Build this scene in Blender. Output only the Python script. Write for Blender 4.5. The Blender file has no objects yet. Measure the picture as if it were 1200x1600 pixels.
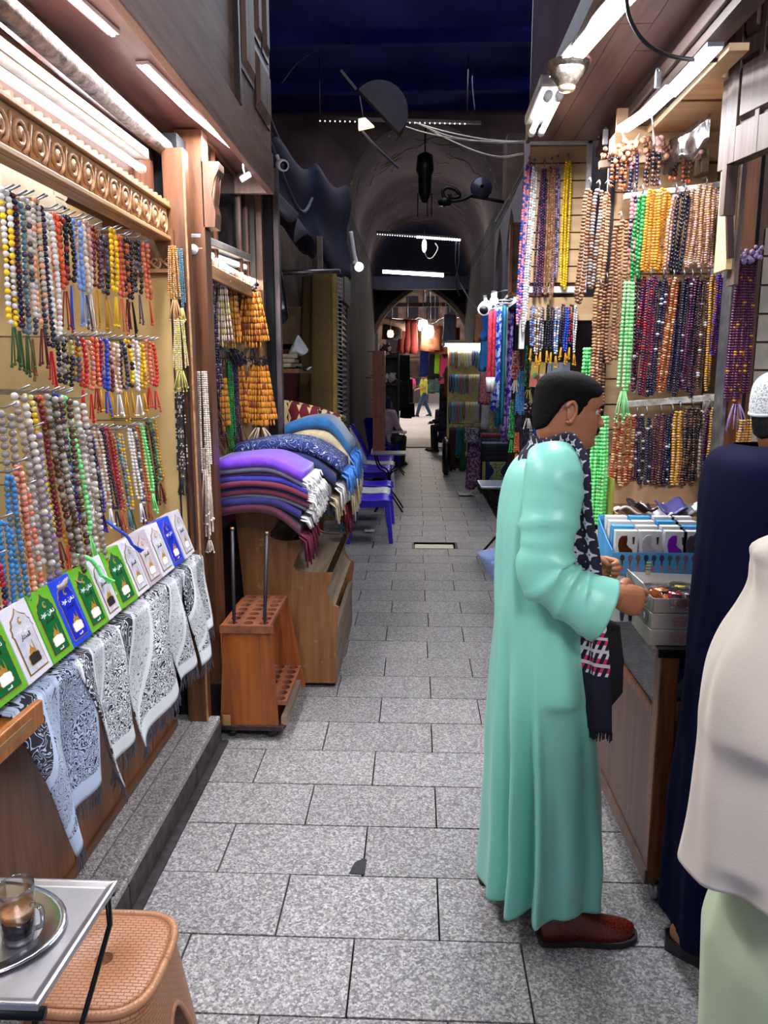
import bpy, bmesh, math, random
from mathutils import Vector, Matrix, noise
from math import sin, cos, pi, radians, atan, atan2, sqrt, exp
random.seed(7)
SC = bpy.context.scene
COL = SC.collection
def srgb(r, g, b):
    f = lambda c: (c/255/12.92) if c/255 <= .04045 else ((c/255+.055)/1.055)**2.4
    return (f(r), f(g), f(b), 1.0)
# ------------------------------------------------------------------ camera
EYE = 1.72
FPX = 1200.0
PITCH = atan(217/FPX)
YAW = atan(50/FPX*cos(PITCH))
cam = bpy.data.cameras.new('camera')
cam.sensor_fit = 'VERTICAL'; cam.sensor_height = 36.0; cam.lens = 36.0*FPX/1600
cam.clip_start = .05; cam.clip_end = 200
camo = bpy.data.objects.new('camera', cam); COL.objects.link(camo)
camo.location = (0, 0, EYE); camo.rotation_euler = (pi/2-PITCH, 0, YAW)
SC.camera = camo
# ------------------------------------------------------------------ world, exposure, large lights
SC.view_settings.view_transform = 'Standard'; SC.view_settings.look = 'None'
SC.view_settings.gamma = 1.0; SC.view_settings.use_curve_mapping = False
SC.view_settings.exposure = 0.0
w = bpy.data.worlds.new('world'); SC.world = w; w.use_nodes = True
w.node_tree.nodes['Background'].inputs[0].default_value = (.55, .62, .9, 1)
w.node_tree.nodes['Background'].inputs[1].default_value = .55
def area(name, loc, rot, sx, sy, watts, color=(1, 1, 1)):
    l = bpy.data.lights.new(name, 'AREA'); l.shape = 'RECTANGLE'; l.size = sx; l.size_y = sy
    l.energy = watts; l.color = color
    o = bpy.data.objects.new(name, l); COL.objects.link(o); o.location = loc; o.rotation_euler = rot
    return o
# daylight falling through the gap in the roof far down the alley
area('roof_gap_daylight', (.2, 25.0, 4.6), (0, 0, 0), 3.4, .9, 260, (1, .93, .86))
area('square_daylight', (.2, 34, 8.5), (radians(-12), 0, 0), 8, 10, 1700, (1, .95, .88))
area('mid_alley_fill', (0, 8.0, 5.15), (0, 0, 0), 1.6, 4.0, 60, (.8, .86, 1))  # added fill to brighten the mid alley; the ceiling above it is closed
# added fill behind the viewer, put in to brighten the left bay face
area('added_rear_fill', (1.3, -1.8, 4.1), Vector((-1.9, 4.4, -.9)).to_track_quat('-Z', 'Y').to_euler(), 1.6, .6, 130, (1, .94, .93))

# ------------------------------------------------------------------ projection helper: a pixel of the photograph on a known plane
def ray(u, v):
    xc = (u-600)/FPX; yc = (800-v)/FPX
    y = cos(PITCH)+yc*sin(PITCH); z = -sin(PITCH)+yc*cos(PITCH)
    return xc*cos(YAW)-y*sin(YAW), xc*sin(YAW)+y*cos(YAW), z
def P(u, v, x=None, y=None, z=None):
    r = ray(u, v)
    t = x/r[0] if x is not None else y/r[1] if y is not None else (z-EYE)/r[2]
    return Vector((t*r[0], t*r[1], EYE+t*r[2]))
# ------------------------------------------------------------------ materials
class NT:
    def __init__(s, name):
        s.m = bpy.data.materials.new(name); s.m.use_nodes = True
        s.t = s.m.node_tree; s.b = s.t.nodes['Principled BSDF']
    def n(s, typ, **kw):
        nd = s.t.nodes.new(typ)
        for k, v in kw.items():
            if k.startswith('i_'):
                key = k[2:]
                nd.inputs[int(key) if key.isdigit() else key.replace('_', ' ')].default_value = v
            else: setattr(nd, k, v)
        return nd
    def l(s, a, b): s.t.links.new(a, b)
    def mix(s, fac, a, b, mode='MIX'):
        nd = s.t.nodes.new('ShaderNodeMix'); nd.data_type = 'RGBA'; nd.blend_type = mode
        for sock, v in ((nd.inputs[0], fac), (nd.inputs[6], a), (nd.inputs[7], b)):
            if hasattr(v, 'links'): s.l(v, sock)
            else: sock.default_value = v
        return nd.outputs[2]
    def math(s, op, a, b=0.0, c=0.0, clamp=False):
        nd = s.t.nodes.new('ShaderNodeMath'); nd.operation = op; nd.use_clamp = clamp
        for i, v in enumerate((a, b, c)):
            if hasattr(v, 'links'): s.l(v, nd.inputs[i])
            else: nd.inputs[i].default_value = v
        return nd.outputs[0]
    def coord(s, kind='Object', scale=(1, 1, 1), rot=(0, 0, 0), loc=(0, 0, 0)):
        tc = s.t.nodes.new('ShaderNodeTexCoord'); mp = s.t.nodes.new('ShaderNodeMapping')
        mp.inputs['Scale'].default_value = scale; mp.inputs['Rotation'].default_value = rot; mp.inputs['Location'].default_value = loc
        s.l(tc.outputs[kind], mp.inputs[0]); return mp.outputs[0]
    def noise(s, vec, scale, detail=3, rough=.55, dist=0):
        nd = s.n('ShaderNodeTexNoise'); nd.inputs['Scale'].default_value = scale; nd.inputs['Detail'].default_value = detail
        nd.inputs['Roughness'].default_value = rough; nd.inputs['Distortion'].default_value = dist
        s.l(vec, nd.inputs['Vector']); return nd.outputs[0]
    def ramp(s, fac, stops, interp='LINEAR'):
        nd = s.n('ShaderNodeValToRGB'); nd.color_ramp.interpolation = interp
        e = nd.color_ramp.elements
        while len(e) < len(stops): e.new(.5)
        for el, (p, c) in zip(e, stops): el.position = p; el.color = c
        s.l(fac, nd.inputs[0]); return nd.outputs[0]
    def bump(s, h, strength=.3, dist=.01):
        nd = s.n('ShaderNodeBump'); nd.inputs['Strength'].default_value = strength; nd.inputs['Distance'].default_value = dist
        s.l(h, nd.inputs['Height']); s.l(nd.outputs[0], s.b.inputs['Normal'])
    def base(s, c):
        if hasattr(c, 'links'): s.l(c, s.b.inputs['Base Color'])
        else: s.b.inputs['Base Color'].default_value = c
    def set(s, **kw):
        for k, v in kw.items(): s.b.inputs[k.replace('_', ' ')].default_value = v
def mul(c, k): return (c[0]*k, c[1]*k, c[2]*k, 1)
MATS = {}
def plain(name, c, rough=.5, metal=0, var=.25, scale=14, bump=0, spec=.5, bscale=None, **kw):
    if name in MATS: return MATS[name]
    t = NT(name); v = t.coord()
    f = t.noise(v, scale, 4)
    t.base(t.mix(t.ramp(f, [(.3, (0, 0, 0, 1)), (.7, (1, 1, 1, 1))]), mul(c, 1-var), mul(c, 1+var*.5)))
    t.set(Roughness=rough, Metallic=metal, Specular_IOR_Level=spec, **kw)
    if bump: t.bump(t.noise(v, bscale or scale*3, 4), bump, .004)
    MATS[name] = t.m; return t.m
def wood(name, c1, c2, axis='z', rough=.38, scale=1.0, bump=.12, wear=None):
    if name in MATS: return MATS[name]
    t = NT(name)
    s = {'x': (2, 26, 26), 'y': (26, 2, 26), 'z': (26, 26, 2)}[axis]
    v = t.coord(scale=tuple(k*scale for k in s))
    f = t.noise(v, 1.0, 5, .6, .6)
    g = t.noise(t.coord(), 2.3, 3)
    col = t.ramp(f, [(.3, c2), (.55, c1), (.75, mul(c1, 1.25))])
    col = t.mix(t.math('MULTIPLY', g, .55), col, mul(c2, .8))
    if wear:
        wv = t.ramp(t.noise(t.coord(), 9, 6, .7), [(.6, (0, 0, 0, 1)), (.68, (1, 1, 1, 1))])
        col = t.mix(wv, col, wear)
    t.base(col); t.set(Roughness=rough); t.bump(f, bump, .003)
    MATS[name] = t.m; return t.m
def emit(name, c, s):
    if name in MATS: return MATS[name]
    t = NT(name); t.base((.8, .8, .8, 1)); t.set(Emission_Strength=s); t.b.inputs['Emission Color'].default_value = c
    MATS[name] = t.m; return t.m
def glass(name, c=(1, 1, 1, 1), rough=.02, ior=1.45, thin=False):
    if name in MATS: return MATS[name]
    t = NT(name)
    if thin:
        out = t.t.nodes['Material Output']
        tr = t.n('ShaderNodeBsdfTransparent'); tr.inputs[0].default_value = c
        gl = t.n('ShaderNodeBsdfGlossy'); gl.inputs['Roughness'].default_value = rough
        lw = t.n('ShaderNodeLayerWeight'); lw.inputs[0].default_value = .35
        mx = t.n('ShaderNodeMixShader')
        t.l(t.math('MULTIPLY_ADD', lw.outputs['Fresnel'], .8, .05), mx.inputs[0]); t.l(tr.outputs[0], mx.inputs[1]); t.l(gl.outputs[0], mx.inputs[2])
        t.l(mx.outputs[0], out.inputs[0])
    else:
        t.base(c); t.set(Roughness=rough, Transmission_Weight=1.0, IOR=ior)
    MATS[name] = t.m; return t.m
def gem():
    # one material for every bead: colour, second colour and share of second colour are properties of the strand
    t = NT('bead_glaze')
    oi = t.n('ShaderNodeObjectInfo')
    a2 = t.n('ShaderNodeAttribute', attribute_type='OBJECT', attribute_name='second_colour')
    am = t.n('ShaderNodeAttribute', attribute_type='OBJECT', attribute_name='second_share')
    k = t.n('ShaderNodeAttribute', attribute_type='GEOMETRY', attribute_name='k')
    fac = t.math('LESS_THAN', k.outputs['Fac'], am.outputs['Fac'])
    col = t.mix(fac, oi.outputs['Color'], a2.outputs['Color'])
    sh = t.math('MULTIPLY_ADD', k.outputs['Fac'], .5, .72)
    hv = t.n('ShaderNodeHueSaturation'); t.l(col, hv.inputs['Color']); t.l(sh, hv.inputs['Value'])
    t.base(hv.outputs[0]); t.set(Roughness=.22, Specular_IOR_Level=.6)
    return t.m
BEAD = gem()
# ------------------------------------------------------------------ mesh builder
class MB:
    def __init__(s): s.v = []; s.f = []; s.m = []; s.uv = {}; s.k = []; s.sm = []
    def add(s, vs, fs, m=0, k=0.0, smooth=False, uvs=None):
        o = len(s.v); s.v += [tuple(p) for p in vs]
        for i, f in enumerate(fs):
            if uvs: s.uv[len(s.f)] = [uvs[j] for j in f]
            s.f.append([j+o for j in f]); s.m.append(m); s.k.append(k); s.sm.append(smooth)
        return s
    def box(s, c, d, rot=None, m=0, taper=1.0):
        hx, hy, hz = d[0]/2, d[1]/2, d[2]/2; vs = []
        for z in (-1, 1):
            q = taper if z > 0 else 1
            for x, y in ((-1, -1), (1, -1), (1, 1), (-1, 1)):
                p = Vector((x*hx*q, y*hy*q, z*hz))
                if rot is not None: p = rot @ p
                vs.append(p+Vector(c))
        return s.add(vs, [(3, 2, 1, 0), (4, 5, 6, 7), (0, 1, 5, 4), (1, 2, 6, 5), (2, 3, 7, 6), (3, 0, 4, 7)], m)
    def span(s, a, b, m=0):
        a, b = Vector(a), Vector(b)
        return s.box((a+b)/2, [abs(q) for q in b-a], m=m)
    def bar(s, a, b, w, h, m=0, up=(0, 0, 1)):
        a, b = Vector(a), Vector(b); d = b-a; L = d.length; d.normalize()
        u = Vector(up); sd = d.cross(u)
        if sd.length < 1e-4: sd = Vector((1, 0, 0))
        sd.normalize(); u = sd.cross(d)
        R = Matrix((sd, d, u)).transposed()
        return s.box((a+b)/2, (w, L, h), R, m)
    def rings(s, rs, m=0, closed=True, cap=True, smooth=True, uv=False, k=0.0):
        n = len(rs[0]); vs = [p for r in rs for p in r]; fs = []; uvs = None
        cols = n if closed else n-1
        for i in range(len(rs)-1):
            for j in range(cols):
                fs.append((i*n+j, i*n+(j+1) % n, (i+1)*n+(j+1) % n, (i+1)*n+j))
        if uv: uvs = [(j/max(1, n-1 if not closed else n), i/max(1, len(rs)-1)) for i in range(len(rs)) for j in range(n)]
        if cap and closed:
            fs.append(tuple(range(n-1, -1, -1))); fs.append(tuple((len(rs)-1)*n+j for j in range(n)))
        return s.add(vs, fs, m, k, smooth, uvs)
    def tube(s, pts, r, n=8, m=0, cap=True, flat=1.0, k=0.0):
        pts = [Vector(p) for p in pts]; rs = []
        prev = None
        for i, p in enumerate(pts):
            d = (pts[min(i+1, len(pts)-1)]-pts[max(i-1, 0)])
            if d.length < 1e-7: d = Vector((0, 0, 1))
            d.normalize()
            if prev is None:
                a = Vector((0, 0, 1)) if abs(d.z) < .9 else Vector((1, 0, 0))
                x = d.cross(a).normalized()
            else:
                x = prev-d*prev.dot(d)
                x = x.normalized() if x.length > 1e-5 else d.orthogonal().normalized()
            prev = x; y = d.cross(x)
            rr = r[i] if isinstance(r, (list, tuple)) else r
            rs.append([p+x*cos(2*pi*j/n)*rr+y*sin(2*pi*j/n)*rr*flat for j in range(n)])
        return s.rings(rs, m, True, cap, True, k=k)
    def ball(s, c, r, seg=8, rn=6, m=0, k=0.0, sc=(1, 1, 1), rot=None):
        c = Vector(c); vs = []
        def q(p):
            p = Vector((p[0]*sc[0]*r, p[1]*sc[1]*r, p[2]*sc[2]*r))
            return c+(rot @ p if rot is not None else p)
        vs.append(q((0, 0, 1)))
        for i in range(1, rn):
            a = pi*i/rn
            for j in range(seg):
                b = 2*pi*j/seg; vs.append(q((sin(a)*cos(b), sin(a)*sin(b), cos(a))))
        vs.append(q((0, 0, -1))); fs = []; L = len(vs)-1
        for j in range(seg):
            fs.append((0, 1+j, 1+(j+1) % seg)); fs.append((L, 1+(rn-2)*seg+(j+1) % seg, 1+(rn-2)*seg+j))
        for i in range(rn-2):
            for j in range(seg):
                a = 1+i*seg+j; b = 1+i*seg+(j+1) % seg
                fs.append((a, a+seg, b+seg, b))
        return s.add(vs, fs, m, k, True)
    def lathe(s, c, prof, n=24, m=0, axis='z', cap=False):
        c = Vector(c); rs = []
        for r, h in prof:
            ring = []
            for j in range(n):
                a = 2*pi*j/n; x, y = r*cos(a), r*sin(a)
                ring.append(c+Vector({'z': (x, y, h), 'y': (x, h, y), 'x': (h, x, y)}[axis]))
            rs.append(ring)
        return s.rings(rs, m, True, cap, True)
    def prism(s, poly, fn, d, m=0):
        # poly: 2-D outline; fn(a, b, t) -> point, t in (0, d)
        n = len(poly)
        vs = [fn(a, b, 0) for a, b in poly]+[fn(a, b, d) for a, b in poly]
        return s.add(vs, [tuple(range(n-1, -1, -1)), tuple(range(n, 2*n))]+[(j, (j+1) % n, n+(j+1) % n, n+j) for j in range(n)], m)
    def sheet(s, fn, nu, nv, thick=0.0, m=0, nrm=None):
        # fn(u, v) -> point, a cloth with uv; doubled when thick
        g = [[Vector(fn(i/nu, j/nv)) for i in range(nu+1)] for j in range(nv+1)]
        uvs = [(i/nu, j/nv) for j in range(nv+1) for i in range(nu+1)]
        fs = [(j*(nu+1)+i, j*(nu+1)+i+1, (j+1)*(nu+1)+i+1, (j+1)*(nu+1)+i) for j in range(nv) for i in range(nu)]
        vs = [p for r in g for p in r]
        if not thick: return s.add(vs, fs, m, 0, True, uvs)
        ns = []
        for j in range(nv+1):
            for i in range(nu+1):
                a = g[j][min(i+1, nu)]-g[j][max(i-1, 0)]; b = g[min(j+1, nv)][i]-g[max(j-1, 0)][i]
                q = a.cross(b); ns.append(q.normalized() if q.length > 1e-9 else Vector((0, 0, 1)))
        o = len(vs); vs2 = vs+[p-q*thick for p, q in zip(vs, ns)]
        fs2 = fs+[tuple(o+k for k in reversed(f)) for f in fs]
        W = nu+1; edge = [i for i in range(nu+1)]+[j*W+nu for j in range(1, nv+1)]+[nv*W+i for i in range(nu-1, -1, -1)]+[j*W for j in range(nv-1, 0, -1)]
        for a, b in zip(edge, edge[1:]+edge[:1]): fs2.append((b, a, a+o, b+o))
        return s.add(vs2, fs2, m, 0, True, uvs+uvs)
    def mesh(s, name, org=None):
        me = bpy.data.meshes.new(name)
        vs = s.v if org is None else [(x-org[0], y-org[1], z-org[2]) for x, y, z in s.v]
        me.from_pydata(vs, [], s.f)
        me.polygons.foreach_set('material_index', s.m)
        me.polygons.foreach_set('use_smooth', s.sm)
        if any(s.k):
            a = me.attributes.new('k', 'FLOAT', 'FACE'); a.data.foreach_set('value', s.k)
        if s.uv:
            ul = me.uv_layers.new(name='uv')
            for i, p in enumerate(me.polygons):
                if i in s.uv:
                    for li, q in zip(p.loop_indices, s.uv[i]): ul.data[li].uv = q
        me.update(); return me
    def build(s, name, mats, parent=None, org=None, bev=0.0, kind=None, label=None):
        return link(s.mesh(name, org), name, mats, parent, org, bev, kind, label)
def link(me, name, mats, parent=None, org=None, bev=0.0, kind=None, label=None):
    if mats is not None and not me.materials:
        for m in (mats if isinstance(mats, (list, tuple)) else [mats]): me.materials.append(m)
    o = bpy.data.objects.new(name, me); COL.objects.link(o)
    if parent is not None:
        o.parent = parent
        L = Matrix.Translation(parent.location)
        pp = parent.parent
        if parent.get('_abs'): o.matrix_parent_inverse = L.inverted()
        if pp is not None and pp.get('_abs'): o.matrix_parent_inverse = Matrix.Identity(4)
    if org is not None: o.location = org
    if bev:
        b = o.modifiers.new('edge', 'BEVEL'); b.width = bev; b.segments = 2; b.limit_method = 'ANGLE'
    if kind: o['kind'] = kind
    if label: o['label'] = label
    return o
def tag(o, label, cat, group=None, kind=None):
    o['label'] = label; o['category'] = cat
    if group: o['group'] = group
    if kind: o['kind'] = kind
    return o
def thing(name, label, cat, loc=(0, 0, 0), group=None, local=False):
    # children of a thing are given in world coordinates unless local
    o = bpy.data.objects.new(name, None); COL.objects.link(o); o.location = loc; o.empty_display_size = .05
    if not local: o['_abs'] = 1
    return tag(o, label, cat, group)
def struct(name, mb, mats, bev=0.0, parent=None):
    o = mb.build(name, mats, parent, bev=bev)
    if parent is None: o['kind'] = 'structure'
    return o
def copy_tree(src, **kw):
    r = src.copy(); COL.objects.link(r)
    for ch in list(src.children):
        c = ch.copy(); COL.objects.link(c); c.parent = r
        for g in list(ch.children):
            d = g.copy(); COL.objects.link(d); d.parent = c
    for k, v in kw.items():
        if k in ('location', 'rotation_euler', 'color', 'scale'): setattr(r, k, v)
        else: r[k] = v
    return r
def voxel(me, size, smooth=0):
    o = bpy.data.objects.new('tmp', me); COL.objects.link(o)
    r = o.modifiers.new('r', 'REMESH'); r.mode = 'VOXEL'; r.voxel_size = size; r.use_smooth_shade = True
    if smooth:
        q = o.modifiers.new('s', 'SMOOTH'); q.factor = .5; q.iterations = smooth
    dg = bpy.context.evaluated_depsgraph_get(); dg.update()
    out = bpy.data.meshes.new_from_object(o.evaluated_get(dg))
    bpy.data.objects.remove(o); return out
def text_mesh(body, size, extrude=.0006, align='CENTER'):
    c = bpy.data.curves.new('lettering', 'FONT'); c.body = body; c.size = size; c.extrude = extrude
    c.align_x = align; c.align_y = 'CENTER'; c.resolution_u = 2
    o = bpy.data.objects.new('tmp', c); COL.objects.link(o)
    dg = bpy.context.evaluated_depsgraph_get(); dg.update()
    me = bpy.data.meshes.new_from_object(o.evaluated_get(dg))
    bpy.data.objects.remove(o); bpy.data.curves.remove(c); return me
def lerp(a, b, t): return a+(b-a)*t
def smooth(t): t = max(0, min(1, t)); return t*t*(3-2*t)
def interp(tab, z):
    # tab: rows (key, a, b, ...) sorted by key; smooth (Catmull-Rom) interpolation
    if z <= tab[0][0]: return list(tab[0][1:])
    if z >= tab[-1][0]: return list(tab[-1][1:])
    for i in range(len(tab)-1):
        if tab[i][0] <= z <= tab[i+1][0]:
            p0 = tab[max(i-1, 0)]; p1 = tab[i]; p2 = tab[i+1]; p3 = tab[min(i+2, len(tab)-1)]
            t = (z-p1[0])/(p2[0]-p1[0]); out = []
            for q in range(1, len(p1)):
                m1 = (p2[q]-p0[q])/max(1e-6, p2[0]-p0[0])*(p2[0]-p1[0]); m2 = (p3[q]-p1[q])/max(1e-6, p3[0]-p1[0])*(p2[0]-p1[0])
                t2, t3 = t*t, t*t*t
                out.append((2*t3-3*t2+1)*p1[q]+(t3-2*t2+t)*m1+(-2*t3+3*t2)*p2[q]+(t3-t2)*m2)
            return out
def spline(pts, n):
    # smooth curve of n+1 points through pts
    tab = [(i,)+tuple(p) for i, p in enumerate(pts)]
    return [Vector(interp(tab, i*(len(pts)-1)/n)) for i in range(n+1)]
# ================================================================== SHELL
def granite(name, tint, dark, light, sc=1.0):
    t = NT(name); v = t.coord(); oi = t.n('ShaderNodeObjectInfo')
    def cell(scale):
        vo = t.n('ShaderNodeTexVoronoi'); vo.inputs['Scale'].default_value = scale; vo.inputs['Randomness'].default_value = 1.0
        wv = t.n('ShaderNodeVectorMath', operation='ADD'); t.l(v, wv.inputs[0]); t.l(oi.outputs['Random'], wv.inputs[1]); t.l(wv.outputs[0], vo.inputs['Vector'])
        sp = t.n('ShaderNodeSeparateColor'); t.l(vo.outputs['Color'], sp.inputs[0]); return sp.outputs[0]
    a = cell(150*sc); b = cell(260*sc)
    c = t.ramp(a, [(.0, dark), (.28, mul(dark, 1.5)), (.42, tint), (.68, mul(tint, 1.15)), (.82, light)])
    d = t.ramp(b, [(.0, mul(dark, .8)), (.3, tint), (.8, tint), (.9, light)])
    col = t.mix(.42, c, d)
    big = t.noise(t.coord(), 2.2, 4)
    col = t.mix(t.math('MULTIPLY', big, .30), col, mul(dark, 1.3))
    hv = t.n('ShaderNodeHueSaturation'); t.l(col, hv.inputs['Color'])
    t.l(t.math('MULTIPLY_ADD', oi.outputs['Random'], .22, .88), hv.inputs['Value'])
    t.base(hv.outputs[0]); t.set(Roughness=.5); t.bump(a, .08, .001)
    return t.m
GRAN = granite('speckled_granite', srgb(146, 142, 142), srgb(78, 74, 76), srgb(208, 204, 204))
STEPG = granite('step_granite', srgb(158, 154, 154), srgb(78, 74, 76), srgb(226, 222, 222), 1.2)
JOINT = plain('joint_dirt', srgb(24, 22, 24), .95)
PLASTER = plain('grimy_plaster', srgb(96, 84, 92), .9, var=.5, scale=3, bump=.4)
BLUELITPL = plain('blue_lit_plaster', srgb(38, 48, 150), .95, var=.45, scale=2, bump=.3)  # bluish daylight on the ceiling is put into the base colour
DARKW = wood('dark_wood', srgb(62, 42, 40), srgb(30, 20, 22), 'z')
BRW = wood('brown_wood', srgb(122, 78, 50), srgb(70, 42, 30), 'z')
BRWY = wood('brown_wood_long', srgb(120, 78, 52), srgb(70, 42, 32), 'y')
COUNTER = wood('counter_wood', srgb(150, 92, 50), srgb(98, 56, 32), 'z', .35, .8)
ORANGEW = wood('orange_wood', srgb(190, 118, 58), srgb(140, 80, 38), 'z', .4)
SOFF = wood('soffit_wood', srgb(128, 92, 84), srgb(82, 56, 56), 'y', .4, .6)
BAYW = wood('bay_wood', srgb(176, 148, 134), srgb(132, 104, 98), 'y', .5, .8)
BAYZ = wood('bay_wood_upright', srgb(176, 146, 130), srgb(128, 100, 92), 'z', .5, .8)
DOORW = wood('old_door_wood', srgb(104, 84, 74), srgb(64, 48, 44), 'z', .6, 1.2, .4)
PLY = wood('plywood', srgb(206, 172, 130), srgb(178, 140, 100), 'x', .5, .5, .05)
TAN = plain('tan_board', srgb(206, 176, 120), .6, var=.15, scale=5)
CARVE = wood('carved_wood', srgb(196, 150, 104), srgb(140, 96, 64), 'y', .45)
METAL = plain('worn_metal', srgb(150, 150, 155), .35, .8, .4, 30)
BLACKM = plain('black_iron', srgb(22, 22, 26), .4, .6)
WHITEP = plain('white_enamel', srgb(225, 226, 230), .35, var=.08)
CREAMP = plain('cream_paint', srgb(226, 214, 190), .5, var=.15)
BLACKP = plain('black_plastic', srgb(14, 14, 18), .35)
CABLE = plain('cable_rubber', srgb(40, 36, 40), .5)
WCABLE = plain('white_cable', srgb(225, 220, 210), .5)

# ---- floor: granite pavers laid in running bond, all at their measured pitch
fl = MB().span((-2.3, .3, -.12), (2.4, 18.2, -.028))
floor = struct('floor', fl, JOINT)
PV = {}
def paver(x0, x1, y0, y1, mat=GRAN):
    wd = round(x1-x0-.006, 3); dp = round(y1-y0-.006, 3)
    if (wd, dp) not in PV:
        PV[(wd, dp)] = MB().box((0, 0, -.0145), (wd, dp, .029)).mesh('paver')
        PV[(wd, dp)].materials.append(mat)
    o = bpy.data.objects.new('paver', PV[(wd, dp)]); COL.objects.link(o); o.parent = floor
    o.location = ((x0+x1)/2, (y0+y1)/2, random.uniform(-.0015, .0005))
row = 0; y = 1.80-.2985*3; npv = 0
while y < 18.0 and npv < 290:
    off = -.175 if row % 2 == 1 else -.42
    jit = random.uniform(-.012, .012)
    xl = -.93 if y < 3.4 else -1.25
    xr = .98 if y > 3.0 else 1.45
    x = off+jit-.51*3
    hole = 7.4 < y+.15 < 7.75
    while x < xr:
        a, b = max(x, xl), min(x+.51, xr)
        if b-a > .06:
            if not (hole and a < .42 and b > .0):
                paver(a, b, y, y+.2985); npv += 1
        x += .51
    y += .2985; row += 1
HOLEY = None
far = struct('floor_far', MB().span((-3.5, 18.2, -.06), (4, 50, 0)), plain('far_paving', srgb(176, 162, 150), .6, var=.2, scale=1.5))
# broken corner and recessed access hatch with its cream board
pt = P(562, 1357, z=0)
ch = MB().prism([(-.035, -.03), (.02, -.035), (.022, .05), (.008, .055), (-.02, .03)], lambda a, b, t: (pt.x+a, pt.y+b, t+.0002), .002)
o = ch.build('patch', plain('tar', srgb(42, 42, 48), .7, var=.5, scale=120), floor)
hat = thing('access_hatch', 'cream board lying in a dark rectangular hole in the pavement', 'hatch', (.2, 7.6, 0))
hy0, hy1 = 7.42, 7.75
for k in range(12):
    yy = .905+.2985*k
y0h = [1.80-.2985*3+.2985*k for k in range(60)]
hy = min(y0h, key=lambda q: abs(q-7.45))
HB = (.0, .42)
MB().span((HB[0], hy+.03, -.03), (HB[1]-.03, hy+.25, -.012)).build('board', CREAMP, hat)
fr = MB()
for a, b in (((HB[0]-.02, hy, -.028), (HB[1]+.005, hy+.012, .001)), ((HB[0]-.02, hy+.286, -.028), (HB[1]+.005, hy+.298, .001)), ((HB[1]-.01, hy, -.028), (HB[1]+.005, hy+.298, .001)), ((HB[0]-.02, hy, -.028), (HB[0]-.008, hy+.298, .001))):
    fr.span(a, b)
fr.build('rim', BLACKM, hat)
# pavers around the hatch that the row lost
for k in range(60):
    if 7.4 < y0h[k]+.15 < 7.75:
        off = -.175 if k % 2 == 1 else -.42
        x = off-.51*3
        while x < .98:
            a, b = max(x, -1.25), min(x+.51, .98)
            if b-a > .06 and a < .42 and b > 0:
                if a < HB[0]-.03: paver(a, HB[0]-.022, y0h[k], y0h[k]+.2985)
                if b > HB[1]+.03: paver(HB[1]+.007, b, y0h[k], y0h[k]+.2985)
            x += .51
# ---- left stone step: two courses of slabs
stp = struct('trim_1', MB().span((-1.10, .6, -.02), (-.925, 3.36, .10)), JOINT)
ys = [.6, 1.35, 2.18, 2.95, 3.36]
for a, b in zip(ys, ys[1:]):
    MB().span((-1.026, a+.002, .10), (-.91, b-.002, .132)).build('slab', STEPG, stp, bev=.006)
    MB().span((-1.12, a+.002, .10), (-1.030, b-.002, .134)).build('slab', STEPG, stp, bev=.003)
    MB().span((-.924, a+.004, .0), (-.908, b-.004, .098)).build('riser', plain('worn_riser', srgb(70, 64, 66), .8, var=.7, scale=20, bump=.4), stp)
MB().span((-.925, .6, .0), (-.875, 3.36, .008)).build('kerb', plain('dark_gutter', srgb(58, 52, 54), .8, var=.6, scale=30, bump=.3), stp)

# ---- walls and roof
def wall(name, a, b, mat): return struct(name, MB().span(a, b), mat)
wall('wall_left', (-2.4, .3, -.1), (-2.25, 11.6, 5.4), PLASTER)
wall('wall_right', (2.3, .3, -.1), (2.45, 11.6, 5.4), PLASTER)
ceil_ = wall('ceiling', (-2.4, .3, 5.3), (2.45, 11.6, 5.4), BLUELITPL)
for i, yb in enumerate((8.9, 10.3)):
    MB().span((-2.25, yb, 5.16), (2.3, yb+.12, 5.3)).build('joist', BLUELITPL, ceil_)
# front wall of the vault, an arched hole in it
def arch_wall(name, y0, y1, x0, x1, ztop, hx0, hx1, zs, mat, rise=1.0, point=0.0, n=20, zb=0.0):
    m = MB(); cx = (hx0+hx1)/2; r = (hx1-hx0)/2
    arc = []
    for i in range(n+1):
        a = pi-pi*i/n
        zz = sin(a)*r*rise
        if point: zz += point*(1-abs(cos(a)))**1.5
        arc.append((cx+cos(a)*r, zs+zz))
    for yy, flip in ((y0, 0), (y1, 1)):
        vs = []; fs = []
        vs += [(x0, yy, zb), (hx0, yy, zb), (hx0, yy, zs), (x0, yy, zs), (hx1, yy, zb), (x1, yy, zb), (x1, yy, zs), (hx1, yy, zs)]
        fs += [(0, 1, 2, 3), (4, 5, 6, 7)]
        b = len(vs)
        for (x, z) in arc: vs.append((x, yy, z))
        for i in range(n+1):
            xx = x0 if i == 0 else x1 if i == n else arc[i][0]
            vs.append((xx, yy, ztop))
        for i in range(n): fs.append((b+i, b+i+1, b+n+2+i, b+n+1+i))
        fs.append((3, b, b+n+1)); fs.append((b+n, 6, b+2*n+1))
        m.add(vs, [tuple(reversed(f)) if flip else f for f in fs])
    rs = [[(x, yy, z) for (x, z) in [(hx0, zb)]+arc+[(hx1, zb)]] for yy in (y0, y1)]
    m.rings(rs, closed=False, cap=False, smooth=False)
    return struct(name, m, mat)
VC, VR, VS = .08, 1.08, 4.08
arch_wall('wall_front_of_vault', 11.5, 11.7, -2.25, 2.3, 5.32, VC-VR, VC+VR, VS, plain('vault_plaster', srgb(120, 100, 104), .9, var=.5, scale=2, bump=.4))
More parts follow.
